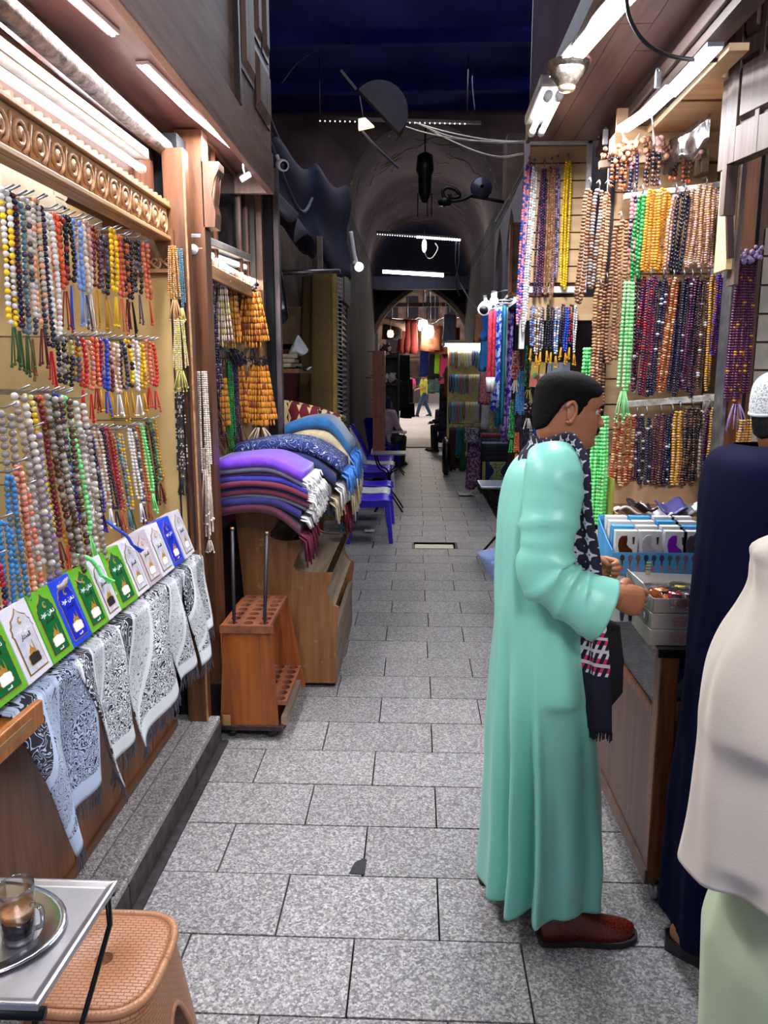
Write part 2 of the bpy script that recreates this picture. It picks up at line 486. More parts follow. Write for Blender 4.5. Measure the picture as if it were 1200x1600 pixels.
vm = plain('vault_stucco', srgb(122, 102, 104), .9, var=.35, scale=1.6, bump=.5)
v = MB()
rs = []
for yy in (11.7, 13.5, 15.2, 17, 18.9):
    rs.append([(VC-cos(pi*i/24)*VR, yy, VS+sin(pi*i/24)*VR) for i in range(25)])
v.rings(rs, closed=False, cap=False)
vt = struct('ceiling_vault', v, vm)
# wind-blown plaster ridges across the vault, each a long thin scar
rg = MB()
for k in range(46):
    a0 = random.uniform(.25, 2.5); da = random.uniform(.15, .55); yy = random.uniform(11.8, 18.5)
    rg.tube([(VC-cos(a0+da*i/6)*(VR-.008), yy+.12*sin(i), VS+sin(a0+da*i/6)*(VR-.008)) for i in range(7)], [.002, .005, .007, .008, .007, .005, .002], 5)
rg.build('plaster_ridges', plain('pale_stucco', srgb(178, 158, 150), .9), vt, kind='stuff')
wall('wall_left_vault', (VC-VR-.15, 11.7, -.05), (VC-VR, 19, 4.1), plain('vault_wall', srgb(70, 58, 60), .9, var=.5, scale=2))
wall('wall_right_vault', (VC+VR, 11.7, -.05), (VC+VR+.15, 19, 4.1), MATS['vault_wall'])
# end wall of the vault: pointed arch below, a dark timber lintel across
arch_wall('wall_far', 19, 19.3, -2.2, 2.4, 5.4, -1.05, 1.32, 2.25, plain('smoky_wall', srgb(40, 36, 52), .95, var=.4, scale=2), 1.0, .32, 24)
ai = MB(); n = 24; rr = []
for dy, k in ((0, 0), (-.05, 0), (-.05, 1), (0, 1)):
    ring = []
    for i in range(n+1):
        a = pi-pi*i/n; r = 1.185+.10*k
        ring.append((.135+cos(a)*r, 18.99+dy, 2.25+sin(a)*r+.32*(1-abs(cos(a)))**1.5))
    rr.append(ring)
ai.rings(rr, closed=False, cap=False)
struct('trim_arch', ai, plain('arch_stone', srgb(150, 122, 100), .8, var=.4))
bm_ = struct('trim_beam', MB().span((-1.0, 17.9, 3.58), (1.16, 18.1, 3.86)), plain('beam', srgb(50, 52, 70), .8))
wall('wall_left_market', (-1.9, 19.3, -.05), (-1.75, 27.5, 4.6), plain('market_wall', srgb(110, 72, 58), .9, var=.5, scale=3))
wall('wall_right_market', (1.9, 19.3, -.05), (2.05, 27.5, 4.6), MATS['market_wall'])
wall('ceiling_market', (-1.9, 19.3, 4.45), (1.9, 24.6, 4.55), MATS['market_wall'])
wall('ceiling_market_far', (-1.9, 25.4, 4.45), (1.9, 27.5, 4.55), MATS['market_wall'])
end = wall('wall_end', (-5, 47, 0), (6, 47.3, 9), plain('far_brick', srgb(176, 134, 104), .9, var=.5, scale=2))

# ================================================================== LEFT SHOP FRONT
counter = thing('counter', 'long brown wooden shop counter under the perfume boxes and shawls', 'counter', (-1.3, 2.2, .13))
c = MB().span((-1.7, .8, .132), (-1.14, 3.24, .85)); c.build('body', DARKW, counter)
ys = [.9, 1.42, 2.20, 2.62, 2.94, 3.22]
for a, b in zip(ys, ys[1:]):
    MB().span((-1.14, a+.006, .16), (-1.085, b-.006, .84)).build('panel', COUNTER, counter, bev=.004)
MB().span((-1.14, .8, .132), (-1.072, 3.24, .168)).build('plinth', BRWY, counter, bev=.006)
MB().span((-1.5, .8, .85), (-.975, 3.25, .915)).build('ledge', COUNTER, counter, bev=.006)
MB().span((-1.7, .8, .915), (-1.10, 3.25, .99)).build('worktop', wood('scuffed_wood', srgb(186, 140, 96), srgb(130, 92, 62), 'y', .6), counter)
b0 = P(62, 1140, x=-.945)
MB().span((-1.02, b0.y-.25, .85), (-.93, b0.y, .915)).build('block', ORANGEW, counter, bev=.004)
MB().span((-1.0, b0.y-.25, .875), (-.928, b0.y-.06, .893)).build('rail', plain('ochre_rail', srgb(150, 110, 70), .5), counter)
# rack wall behind the beads
rack = struct('wall_rack', MB().span((-1.36, .8, .99), (-1.30, 3.28, 2.34)), TAN)
MB().span((-1.30, 3.285, .95), (-1.0, 3.31, 2.12)).build('return_board', TAN, rack)
MB().span((-1.31, 3.26, 2.12), (-1.0, 3.31, 2.30)).build('header', BRW, rack)
# small wave carving on the header
wv = MB()
for k in range(5):
    x0 = -1.28+k*.056
    wv.tube([(x0+.056*t-.012*sin(2*pi*t), 3.255, 2.165+.02*sin(2*pi*t+.5)) for t in [i/8 for i in range(9)]], .006, 6)
    wv.tube([(x0+.03+cos(a)*.016*(1-a/9), 3.255, 2.17+sin(a)*.016*(1-a/9)) for a in [i*.7 for i in range(10)]], .004, 5)
wv.build('wave_carving', CARVE, rack)
MB().span((-1.3, 3.25, 2.128), (-1.0, 3.262, 2.143)).build('moulding', CARVE, rack)
# carved cornice of repeated scrolls
cor = struct('trim_cornice', MB().span((-1.08, .9, 2.255), (-1.03, 3.30, 2.40)), CARVE)
MB().span((-1.03, .9, 2.385), (-1.012, 3.30, 2.40)).build('upper_moulding', CARVE, cor, bev=.003)
MB().span((-1.03, .9, 2.255), (-1.008, 3.30, 2.272)).build('lower_moulding', CARVE, cor, bev=.003)
sm = MB()
sp = [(0, .045*(1-a/13)*cos(a-1.2), .045*(1-a/13)*sin(a-1.2)) for a in [i*.55 for i in range(22)]]
sm.tube(sp, [.007]*16+[.009, .01, .011, .012, .012, .011], 6)
sm.tube([(0, -.048, -.045), (0, -.052, 0), (0, -.04, .045)], .005, 5)
scr = sm.mesh('scroll'); scr.materials.append(CARVE)
dm = MB().box((0, 0, 0), (.016, .016, .012)).mesh('dentil'); dm.materials.append(CARVE)
yy = 1.25
while yy < 3.26:
    o = bpy.data.objects.new('scroll', scr); COL.objects.link(o); o.parent = cor; o.location = (-1.026, yy, 2.325)
    for q in (0, .052):
        o = bpy.data.objects.new('dentil', dm); COL.objects.link(o); o.parent = cor; o.location = (-1.02, yy+q, 2.405)
    yy += .104
# beam above with peeling pipe
struct('trim_lintel', MB().span((-1.45, .5, 2.58), (-1.12, 3.5, 2.76)), wood('lintel_wood', srgb(96, 62, 56), srgb(60, 38, 38), 'y'))
struct('trim_pipe', MB().tube([(-1.05, .5, 2.60), (-1.045, 2.2, 2.63), (-1.05, 3.45, 2.64)], .035, 10), plain('peeling_plaster', srgb(138, 118, 112), .9, var=.8, scale=30, bump=.6))
struct('trim_transom', MB().span((-1.12, .8, 2.40), (-1.08, 3.3, 2.60)), wood('transom_wood', srgb(110, 70, 50), srgb(70, 40, 34), 'z'))
# jamb and second pillar
jb = struct('trim_jamb', MB().span((-1.04, 3.29, .13), (-.955, 3.37, 2.62)), BRW)
MB().span((-.955, 3.285, .13), (-.948, 3.295, 2.6)).build('edge', CARVE, jb)
for xx in (-1.03, -1.0, -.975): MB().span((xx, 3.282, .95), (xx+.008, 3.29, 2.2)).build('fluting', DARKW, jb)
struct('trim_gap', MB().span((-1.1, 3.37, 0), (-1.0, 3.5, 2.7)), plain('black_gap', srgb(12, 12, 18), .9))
pl = struct('trim_pillar', MB().span((-1.05, 3.5, .0), (-.93, 3.6, 2.75)), BRW)
MB().span((-1.06, 3.49, 0), (-.915, 3.62, .24)).build('base', DARKW, pl, bev=.01)
# corbel: carved bracket at the pillar's head
cb = MB(); pr = [(0, 0), (.05, .0), (.055, .06), (.04, .13), (.055, .2), (.075, .24), (.075, .27), (0, .27)]
cb.prism(pr, lambda a, b, t: (-.935+a, 3.5+t, 2.35+b), .10)
for k in range(3): cb.tube([(-.90, 3.515+k*.035, 2.38), (-.893, 3.515+k*.035, 2.46), (-.88, 3.515+k*.035, 2.57)], .009, 6)
cb.build('corbel', BRW, pl)

# ---- overhanging bay above the left shops
bay = struct('trim_bay', MB().span((-1.6, .3, 2.76), (-.80, 4.32, 2.79)), SOFF)
MB().span((-.80, .3, 2.66), (-.765, 4.32, 2.86)).build('fascia', BAYW, bay, bev=.004)
MB().span((-.80, .3, 2.86), (-.785, 3.55, 5.0)).build('face', BAYW, bay)
MB().span((-.80, 3.55, 2.86), (-.775, 4.32, 5.0)).build('face', BAYZ, bay)
MB().span((-.80, 3.53, 2.86), (-.76, 3.56, 5.0)).build('stile', DARKW, bay)
MB().span((-1.6, 4.28, 2.66), (-.79, 4.315, 5.0)).build('end_face', BAYZ, bay)
def raised(mb, x, y0, y1, z0, z1, d=.016, e=.03, sx=1):
    a = [(x, y0, z0), (x, y1, z0), (x, y1, z1), (x, y0, z1)]
    b = [(x+d*sx, y0+e, z0+e), (x+d*sx, y1-e, z0+e), (x+d*sx, y1-e, z1-e), (x+d*sx, y0+e, z1-e)]
    mb.add(a+b, [(0, 1, 5, 4), (1, 2, 6, 5), (2, 3, 7, 6), (3, 0, 4, 7), (4, 5, 6, 7)])
for (ya, yb, za, zb) in ((3.62, 3.86, 3.05, 3.9), (3.92, 4.25, 2.98, 3.22), (3.92, 4.05, 3.3, 3.85), (4.12, 4.25, 3.3, 4.1), (3.62, 3.78, 3.98, 4.6), (3.85, 4.05, 3.95, 4.5)):
    q = MB(); q.span((-.775, ya-.02, za-.02), (-.768, yb+.02, zb+.02)); q.build('panel_frame', DARKW, bay)
    q = MB(); raised(q, -.768, ya, yb, za, zb); q.build('panel', BAYZ, bay)
# ---- lights of the left shop
LEDC = (.93, .95, 1.0)
def led_strip(name, label, pts, width, watts, rows=2, up=.0, strength=9, group=None):
    # a metal channel with rows of bright diodes under it
    t = thing(name, label, 'light', pts[0], group)
    m = MB(); e = MB()
    for a, b in zip(pts, pts[1:]):
        a, b = Vector(a), Vector(b); m.bar(a+Vector((0, 0, .008)), b+Vector((0, 0, .008)), width, .012)
        d = (b-a); L = d.length; d.normalize(); s = d.cross(Vector((0, 0, 1))).normalized(); n = max(2, int(L/.017))
        for i in range(n):
            for r in range(rows):
                p = a+d*(L*(i+.5)/n)+s*((r+.5)/rows-.5)*width*.86
                e.box(p-Vector((0, 0, .001)), (.011, .011, .006))
    m.build('channel', plain('led_channel', srgb(225, 225, 235), .4), t)
    e.build('diodes', emit('led_glow', (.86, .9, 1, 1), strength), t, kind='stuff')
    a, b = Vector(pts[0]), Vector(pts[-1]); c = (a+b)/2-Vector((0, 0, .02))
    area(name+'_lamp', c, (0, 0, atan2((b-a).y, (b-a).x)-0), (b-a).length, width, watts, LEDC)
    return t
led_strip('led_strip', 'narrow white LED strip under the left bay, its end nearest the corner camera', [P(222, 102, z=2.745), P(300, 178, z=2.745), P(376, 240, z=2.745)], .045, 34)
led_strip('led_strip', 'short dotted LED strip under the left bay, cut by the top edge of the picture', [(-1.05, 1.2, 2.745), P(120, 5, z=2.745), P(178, 56, z=2.745)], .04, 34, 1, strength=14)
def tube_lamp(name, label, a, b, n, watts, r=.014, gap=.045, body=None, sgn=1, tcol=(.95, .97, 1.0), strength=4):
    a, b = Vector(a), Vector(b); t = thing(name, label, 'light', a)
    d = (b-a).normalized(); s = d.cross(Vector((0, 0, 1))).normalized()
    w = gap*n+.02
    MB().bar(a+Vector((0, 0, .05)), b+Vector((0, 0, .05)), w, .04).build('tray', body or plain('lamp_tray', srgb(190, 184, 178), .35, .3), t, bev=.006)
    for i in range(n):
        o = s*((i+.5)/n-.5)*gap*n
        MB().tube([a+d*.03+o, b-d*.03+o], r, 10).build('tube', emit('tube_glow_%g' % strength, tcol+(1,), strength), t)
        for q in (a+d*.015, b-d*.015): MB().tube([q+o-d*.02, q+o+d*.02], r*1.25, 10).build('socket', WHITEP, t)
    c = (a+b)/2-Vector((0, 0, .03))
    area(name+'_lamp', c, (0, 0, atan2((b-a).y, (b-a).x)), (b-a).length, w, watts, tcol)
    return t
tube_lamp('tube_light', 'bright fluorescent fitting with three long white tubes above the carved cornice', (-1.12, 1.1, 2.46), P(203, 264, x=-1.10), 3, 18)
# cable and adapter that hang from the end of the strip
p = P(376, 243, z=2.74)
ad = thing('power_adapter', 'small white power adapter hanging on its cable under the bay corner', 'adapter', p)
q = P(384, 277, y=p.y+.02)
MB().tube(spline([p, p+Vector((.012, .0, -.03)), P(380, 262, y=p.y), q], 10), .004, 6).build('cable', WCABLE, ad)
MB().box(q, (.055, .02, .028), Matrix.Rotation(-.5, 3, 'Y')).build('body', WHITEP, ad, bev=.004)
# corner camera on the bay
def cctv(name, label, c, r, d):
    t = thing(name, label, 'camera', c)
    c = Vector(c); d = Vector(d).normalized()
    MB().tube([c-d*r*1.6, c-d*r*1.2, c, c+d*r*.9, c+d*r*1.0], [r*.5, r*.9, r, r, r*.85], 14).build('housing', WHITEP, t)
    MB().tube([c+d*r*.9, c+d*r*1.06], r*.7, 12).build('lens', BLACKP, t)
    MB().tube([c-d*r, c-d*r+Vector((-.02, 0, r*1.6))], r*.3, 8).build('bracket', WHITEP, t)
cctv('security_camera', 'white bullet security camera on the far corner of the left bay', P(441, 258, y=4.28), .03, (.5, -1, -.35))
# ================================================================== RIGHT SHOP
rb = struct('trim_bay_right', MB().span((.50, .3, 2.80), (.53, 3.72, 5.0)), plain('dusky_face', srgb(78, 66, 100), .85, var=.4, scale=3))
for k, (a, b) in enumerate(((.50, .60), (.602, .70), (.702, .80))):
    for (ya, yb) in ((.3, 2.35 + .2*k), (2.354+.2*k, 3.72)):
        MB().span((a, ya, 2.75), (b, yb, 2.772-.002*(k % 2))).build('plank', SOFF, rb)
MB().span((.50, 3.70, 2.752), (1.2, 3.74, 5.0)).build('end_face', DARKW, rb)
MB().span((.485, .3, 2.74), (.503, 3.73, 2.82)).build('fascia', DARKW, rb)
bw = wood('beam_wood', srgb(92, 66, 56), srgb(50, 36, 34), 'y', .6, 1, .3)
rbm = struct('trim_beam_right', MB().span((.80, .3, 2.63), (.86, 3.66, 2.76)), bw)
MB().span((.785, .3, 2.66), (.80, 3.66, 2.70)).build('moulding', bw, rbm, bev=.004)
rc = struct('ceiling_right_shop', MB().span((.86, 2.36, 2.60), (.915, 2.56, 2.62)).span((.86, 2.56, 2.60), (1.9, 3.14, 2.62)), PLY)
MB().span((.86, 2.75, 2.596), (1.9, 2.76, 2.60)).build('seam', BRWY, rc)
sw = struct('wall_right_shop', MB().span((.735, 3.14, 0), (1.9, 3.19, 2.60)), plain('shop_back', srgb(150, 120, 92), .7))
z = 1.0
while z < 2.68:
    MB().span((.745, 3.124, z), (1.13, 3.14, z+.094)).build('slat', PLY, sw); z += .10
MB().span((.725, 3.10, .9), (.745, 3.13, 2.52)).build('side_frame', BLACKM, sw)
MB().span((.735, 3.10, 2.50), (1.14, 3.14, 2.60)).build('head_board', PLY, sw)
struct('wall_right_side', MB().span((1.9, .3, 0), (1.95, 3.7, 2.72)), MATS['shop_back'])
po = struct('trim_post_right', MB().span((1.10, 2.80, .1), (1.155, 2.88, 2.70)), wood('post_wood', srgb(140, 88, 52), srgb(84, 48, 34), 'z'))
MB().span((1.088, 2.795, .1), (1.10, 2.88, 2.7)).build('steel_upright', METAL, po)
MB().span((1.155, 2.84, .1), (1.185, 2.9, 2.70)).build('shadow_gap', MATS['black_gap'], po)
s2 = struct('wall_side_display', MB().span((1.18, 2.86, .3), (1.9, 2.9, 2.70)), BRW)
z = .95
while z < 2.2:
    MB().span((1.21, 2.85, z), (1.6, 2.862, z+.09)).build('slat', plain('pale_slat', srgb(176, 172, 158), .6), s2); z += .098
# tall timber boards beside the old shutter
tb = struct('trim_boards', MB().span((.995, 2.62, 2.05), (1.015, 2.72, 2.70)), plain('pale_timber', srgb(214, 180, 130), .6, var=.2))
MB().bar((1.0, 2.60, 2.08), (.965, 2.60, 2.42), .015, .02).build('strut', DARKW, tb)
MB().span((1.016, 2.60, 2.0), (1.03, 2.66, 2.8)).build('board', DOORW, tb)
# open carved shutter leaf, high on the right
leaf = struct('door_1', MB(), None) if False else None
A = Vector((.945, 2.52, 0)); D = Vector((.053, -.22, 0)).normalized(); N = Vector((-D.y, D.x, 0))*-1
if N.x > 0: N = -N
dr = thing('shutter_leaf', 'open carved wooden shutter leaf with raised panels above the capped man', 'shutter', (A.x, A.y, 2.34))
def lf(u, z, d): return A+D*u+N*d+Vector((0, 0, z))
def lbox(u0, u1, z0, z1, d0, d1, name, mat, bev=0):
    m = MB(); m.add([lf(u, z, d) for z in (z0, z1) for u, d in ((u0, d0), (u1, d0), (u1, d1), (u0, d1))], [(3, 2, 1, 0), (4, 5, 6, 7), (0, 1, 5, 4), (1, 2, 6, 5), (2, 3, 7, 6), (3, 0, 4, 7)])
    o = m.build(name, mat, dr, bev=bev); return o
lbox(0, .95, 2.34, 4.0, -.03, 0, 'board', DOORW)
for (u0, u1) in ((0, .035), (.118, .138), (.215, .25), (.42, .45), (.62, .66), (.9, .95)): lbox(u0, u1, 2.34, 4.0, 0, .012, 'stile', DOORW, .002)
for (z0, z1) in ((2.34, 2.44), (2.62, 2.67), (3.08, 3.13), (3.5, 3.55)): lbox(0, .95, z0, z1, 0, .011, 'rail', DOORW, .002)
def lpanel(u0, u1, z0, z1):
    m = MB(); e = .012
    a = [lf(u0, z0, 0), lf(u1, z0, 0), lf(u1, z1, 0), lf(u0, z1, 0)]
    b = [lf(u0+e, z0+e, .016), lf(u1-e, z0+e, .016), lf(u1-e, z1-e, .016), lf(u0+e, z1-e, .016)]
    m.add(a+b, [(0, 1, 5, 4), (1, 2, 6, 5), (2, 3, 7, 6), (3, 0, 4, 7), (4, 5, 6, 7)])
    m.build('panel', DOORW, dr)
for u0, u1 in ((.042, .112), (.145, .208), (.258, .412), (.458, .612), (.668, .89)):
    for z0, z1 in ((2.68, 3.07), (3.14, 3.49), (3.56, 3.95)): lpanel(u0, u1, z0, z1)
for u0, u1 in ((.042, .208), (.258, .612), (.668, .89)): lpanel(u0, u1, 2.45, 2.61)
lbox(-.035, -.012, 2.2, 4.0, -.04, .0, 'hanging_stile', DOORW)
lbox(-.075, -.05, 2.34, 4.0, -.05, -.01, 'frame_post', DOORW)
# ---- right hand lights
led_strip('panel_light', 'wide dotted white LED panel under the right soffit, cut by the top edge', [P(990, -20, z=2.742), P(958, 15, z=2.742), P(876, 112, z=2.742)], .085, 22, 5, strength=7)
tube_lamp('tube_light', 'short double tube light beside the crystal ceiling lamp on the right', P(866, 148, z=2.70), P(838, 208, z=2.70), 2, 22, .012, .04)
led_strip('led_strip', 'white LED strip on the plywood ceiling, its lower end trailing a white cable', [P(972, 205, z=2.585), P(1010, 180, z=2.585), P(1052, 140, z=2.585)], .05, 5, 3, strength=4)
led_strip('led_strip', 'white LED strip on the plywood ceiling, running towards the carved shutter', [P(1046, 150, z=2.585), P(1085, 110, z=2.585), P(1118, 74, z=2.585)], .045, 1.2, 3, strength=2.2)
# crystal lamp holder
cp = P(886, 122, z=2.70)
cl = thing('ceiling_lamp', 'small cut crystal ceiling lamp between the LED panel and the double tube', 'lamp', cp)
MB().lathe(cp, [(.075, .045), (.07, .03), (.052, .0), (.03, -.025), (.018, -.03)], 12).build('shade', plain('cut_crystal', srgb(120, 108, 98), .2, .2, .6, 60, .6), cl)
MB().lathe(cp, [(.03, -.028), (.026, -.04), (.012, -.044)], 12).build('cap', CREAMP, cl)
# cables
def cable(name, label, pts, r, mat, n=24, cat='cable', kind=None):
    pts = [Vector(q) for q in pts]; t = MB().tube(spline(pts, n), r, 6)
    c = pts[0]; o = t.build(name, mat, org=c); tag(o, label, cat); return o
cable('cable', 'thick black cable looping from the top edge to the carved shutter post', [P(978, -10, y=2.30), P(985, 30, y=2.32), P(1010, 68, y=2.34), P(1050, 88, y=2.37), P(1100, 94, y=2.42), P(1130, 93, y=2.47)], .006, CABLE)
cable('cable', 'thin white cable hanging from the plywood ceiling to the brown tasselled beads', [P(1016, 160, y=2.95), P(1020, 195, y=2.95), P(1022, 225, y=2.95)], .003, WCABLE)
pp = P(985, 215, y=3.0)
cable('cable', 'looped white cable at the lower end of the ceiling LED strip', [P(972, 206, y=3.02), P(978, 222, y=3.02), P(990, 223, y=3.02), P(1000, 208, y=3.02)], .003, WCABLE)
lk = thing('padlock', 'small steel padlock hanging under the long beam at the LED strips', 'padlock', P(1028, 120, y=2.7))
MB().box(P(1028, 125, y=2.7), (.022, .012, .05)).build('body', METAL, lk, bev=.004)
MB().tube(spline([P(1025, 118, y=2.7), P(1026, 108, y=2.7), P(1030, 108, y=2.7), P(1031, 118, y=2.7)], 8), .003, 6).build('shackle', METAL, lk)
lk = thing('padlock', 'white padlock hanging at the far end of the long beam', 'padlock', P(946, 212, y=3.4))
MB().box(P(946, 214, y=3.4), (.022, .012, .06)).build('body', WHITEP, lk, bev=.004)
MB().tube(spline([P(944, 206, y=3.4), P(945, 200, y=3.4), P(948, 200, y=3.4), P(948, 206, y=3.4)], 8), .003, 6).build('shackle', METAL, lk)
# ---- glass topped cabinet
CX, CY0, CY1 = .765, 2.285, 3.02
cab = thing('display_cabinet', 'brown wooden cabinet on casters with a dark glass case top', 'cabinet', (1.15, 2.6, 0))
CABW = wood('cabinet_wood', srgb(150, 84, 40), srgb(84, 44, 26), 'z', .35, 1, .2)
CABD = wood('cabinet_panel', srgb(112, 80, 68), srgb(78, 52, 46), 'z', .4, .7)
MB().span((CX+.02, CY0+.02, .10), (1.62, CY1, .64)).build('body', CABD, cab)
MB().span((CX, CY0+.05, .13), (CX+.02, CY1, .64)).build('side_panel', CABD, cab)
for nm, a, b in (('corner_post', (CX-.003, CY0, .09), (CX+.055, CY0+.055, .87)), ('corner_post', (1.57, CY0, .09), (1.62, CY0+.055, .87)),
    ('rail', (CX+.055, CY0+.004, .645), (1.57, CY0+.04, .71)), ('rail', (CX-.002, CY0+.055, .635), (CX+.03, CY1, .672)),
    ('base_rail', (CX-.008, CY0, .075), (CX+.03, CY1, .13)), ('front_panel', (CX+.055, CY0+.012, .13), (1.57, CY0+.03, .645)), ('front_base', (CX+.05, CY0, .075), (1.6, CY0+.04, .14))):
    MB().span(a, b).build(nm, CABD if nm == 'base_rail' else CABW, cab, bev=.004)
MB().span((CX+.1, CY0+.03, .645), (1.6, CY1, .655)).build('case_floor', CABD, cab)
GL = glass('case_glass', (.75, .8, .85, 1), thin=True)
MB().span((CX+.004, CY0+.058, .672), (CX+.010, CY1, .86)).build('glass_pane', GL, cab)
MB().span((CX+.055, CY0+.012, .71), (1.57, CY0+.018, .86)).build('glass_pane', GL, cab)
tp = plain('black_glass_top', srgb(20, 24, 34), .06, spec=.8)
MB().span((CX-.012, CY0-.01, .87), (1.63, CY1+.02, .885)).build('top', tp, cab, bev=.003)
MB().span((CX-.016, CY0-.014, .86), (1.635, CY0-.002, .887)).build('edge_strip', BLACKM, cab)
for x, y in ((CX+.04, CY0+.04), (1.56, CY0+.04), (CX+.04, CY1-.06)):
    ca = MB(); ca.tube([(x-.014, y, .036), (x+.014, y, .036)], .035, 14); ca.build('caster', METAL, cab)
    MB().span((x-.02, y-.02, .06), (x+.02, y+.02, .09)).build('caster_fork', BLACKM, cab)
# goods inside the case
bag = MB(); rs = []
for i in range(9):
    t = i/8; r = .07*sin(pi*min(.98, t+.05))**.6
    rs.append([(.98+t*.02+(.16*cos(a)*(1+.2*sin(3*a))), CY0+.16+r*1.3*sin(a), .660+.195*t*(.75+.25*cos(2*a+.6))) for a in [2*pi*j/14 for j in range(14)]])
o = bag.rings(rs).build('plastic_bag', plain('blue_polythene', srgb(20, 60, 170), .25), org=(.98, CY0+.16, .657)); tag(o, 'crumpled blue plastic bag inside the glass case of the cabinet', 'bag')
for (x, y, c, n, nm) in ((.87, 2.37, (180, 170, 160), 0, 'pale'), (.93, 2.355, (200, 195, 190), 1, 'silvery')):
    bb = MB(); bb.lathe((x, y, .656), [(.0, 0), (.03, .004), (.034, .03), (.03, .065), (.014, .085), (.012, .10), (0, .102)], 14)
    o = bb.build('jar', plain('case_jar%d' % n, srgb(*c), .2), org=(x, y, .656)); tag(o, ('pale' if n == 0 else 'silvery')+' small jar standing behind the front glass of the cabinet', 'jar')
for k in range(5):
    bb = MB(); y = 2.42+.12*k
    pts = spline([(CX+.06, y, .855), (CX+.05+.02*(k % 2), y+.03, .78), (CX+.065, y+.01, .67)], 12)
    bb.tube(pts, [.012+.006*((i+k) % 2) for i in range(13)], 6)
    o = bb.build('bead_bundle', plain('case_beads%d' % (k % 3), [srgb(110, 105, 90), srgb(120, 130, 60), srgb(60, 60, 66)][k % 3], .4), org=(CX+.06, y, .66))
    tag(o, ['first', 'second', 'third', 'fourth', 'fifth'][k]+' dull bead bundle from the corner post, inside the side glass of the cabinet', 'beads', 'bead bundles inside the glass case')
# ================================================================== SECOND LEFT SHOP (between pillar and corner post)
sh = struct('wall_second_shop', MB().span((-1.62, 3.6, 0), (-1.58, 4.66, 2.76)), BRW)
ret = MB().span((-1.6, 4.60, .9), (-.93, 4.64, 2.16)).build('return_board', BRW, sh)
z = 1.2
while z < 2.14:
    MB().span((-1.58, 4.582, z), (-.95, 4.60, z+.115)).build('slat', PLY, sh); z += .122
MB().span((-1.6, 3.6, .13), (-1.02, 4.6, .9)).build('counter_front', DARKW, sh)
tr = struct('trim_transom_shelf', MB().span((-1.58, 3.6, 2.165), (-.955, 4.62, 2.20)), BRWY)
MB().span((-.965, 3.6, 2.15), (-.945, 4.62, 2.215)).build('front_moulding', CARVE, tr, bev=.004)
wn = struct('window_1', MB().span((-1.55, 4.58, 2.22), (-.93, 4.60, 2.75)), plain('attic_back', srgb(90, 88, 84), .8))
for yy in (3.62, 3.80, 4.34, 4.52): MB().span((-.985, yy, 2.21), (-.955, yy+.03, 2.76)).build('window_bar', BRW, wn)
MB().span((-1.6, 3.6, 2.745), (-.95, 4.6, 2.758)).build('window_head', BRW, wn)
for a, b in ((3.65, 3.80), (3.83, 4.34), (4.37, 4.52)): MB().span((-.973, a, 2.21), (-.968, b, 2.745)).build('pane', glass('dusty_glass', (.62, .66, .66, 1), thin=True, rough=.08), wn)
# plastic carrier bag behind the glass
bg = MB(); rs = []
for i in range(12):
    t = i/11; rr = .12*(sin(pi*min(.97, .1+t*.85)))**.5
    rs.append([(-1.10+rr*.7*cos(a)*(1+.15*sin(5*a+i)), 4.16+rr*sin(a)*(1+.12*cos(4*a+2*i)), 2.22+.46*t) for a in [2*pi*j/16 for j in range(16)]])
bagm = NT('printed_carrier'); vv = bagm.coord()
f = bagm.noise(vv, 9, 2); bagm.base(bagm.ramp(f, [(.56, srgb(214, 216, 220)), (.58, srgb(190, 40, 48)), (.64, srgb(190, 40, 48)), (.66, srgb(210, 212, 218))], 'CONSTANT')); bagm.set(Roughness=.3)
o = bg.rings(rs).build('carrier_bag', bagm.m, org=(-1.10, 4.16, 2.2)); tag(o, 'white and red plastic carrier bag behind the transom glass', 'bag')
tube_lamp('tube_light', 'single tube light under the wooden transom of the second left shop', P(302, 390, x=-.985), P(393, 421, x=-.985), 1, 42, .018, .06, tcol=(1, .97, .88))
# corner posts of the second shop
cpst = struct('trim_corner_post', MB().span((-.965, 4.64, .0), (-.90, 4.72, 2.76)), wood('corner_wood', srgb(150, 116, 84), srgb(96, 70, 56), 'z'))
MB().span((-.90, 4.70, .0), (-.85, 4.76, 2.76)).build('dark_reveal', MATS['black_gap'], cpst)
MB().span((-.86, 4.74, .0), (-.82, 4.80, 2.90)).build('steel_edge', plain('brown_steel', srgb(96, 84, 88), .5, .3), cpst)
MB().span((-.93, 4.62, .0), (-.91, 4.64, 2.2)).build('pale_bead', CARVE, cpst)

# ================================================================== FAR LEFT FRONTS
wl = struct('wall_left_front', MB().span((-1.45, 4.8, 0), (-1.38, 11.5, 3.6)), plain('sooty_wall', srgb(92, 74, 66), .9, var=.6, scale=2.5, bump=.4))
MB().span((-1.38, 4.9, 0), (-1.30, 6.2, 1.2)).build('grey_boarding', plain('grey_boards', srgb(150, 140, 124), .8, var=.5, scale=4), wl)
MB().span((-1.38, 5.0, 1.2), (-1.33, 6.0, 2.85)).build('dark_boarding', plain('dark_boards', srgb(84, 62, 56), .8, var=.5, scale=3), wl)
MB().span((-1.38, 6.02, .2), (-1.31, 6.22, 2.9)).build('grey_post', plain('grey_post', srgb(118, 108, 104), .8), wl)
MB().span((-1.40, 4.8, 2.42), (-1.25, 7.6, 2.47)).build('iron_bar', MATS['brown_steel'], wl)
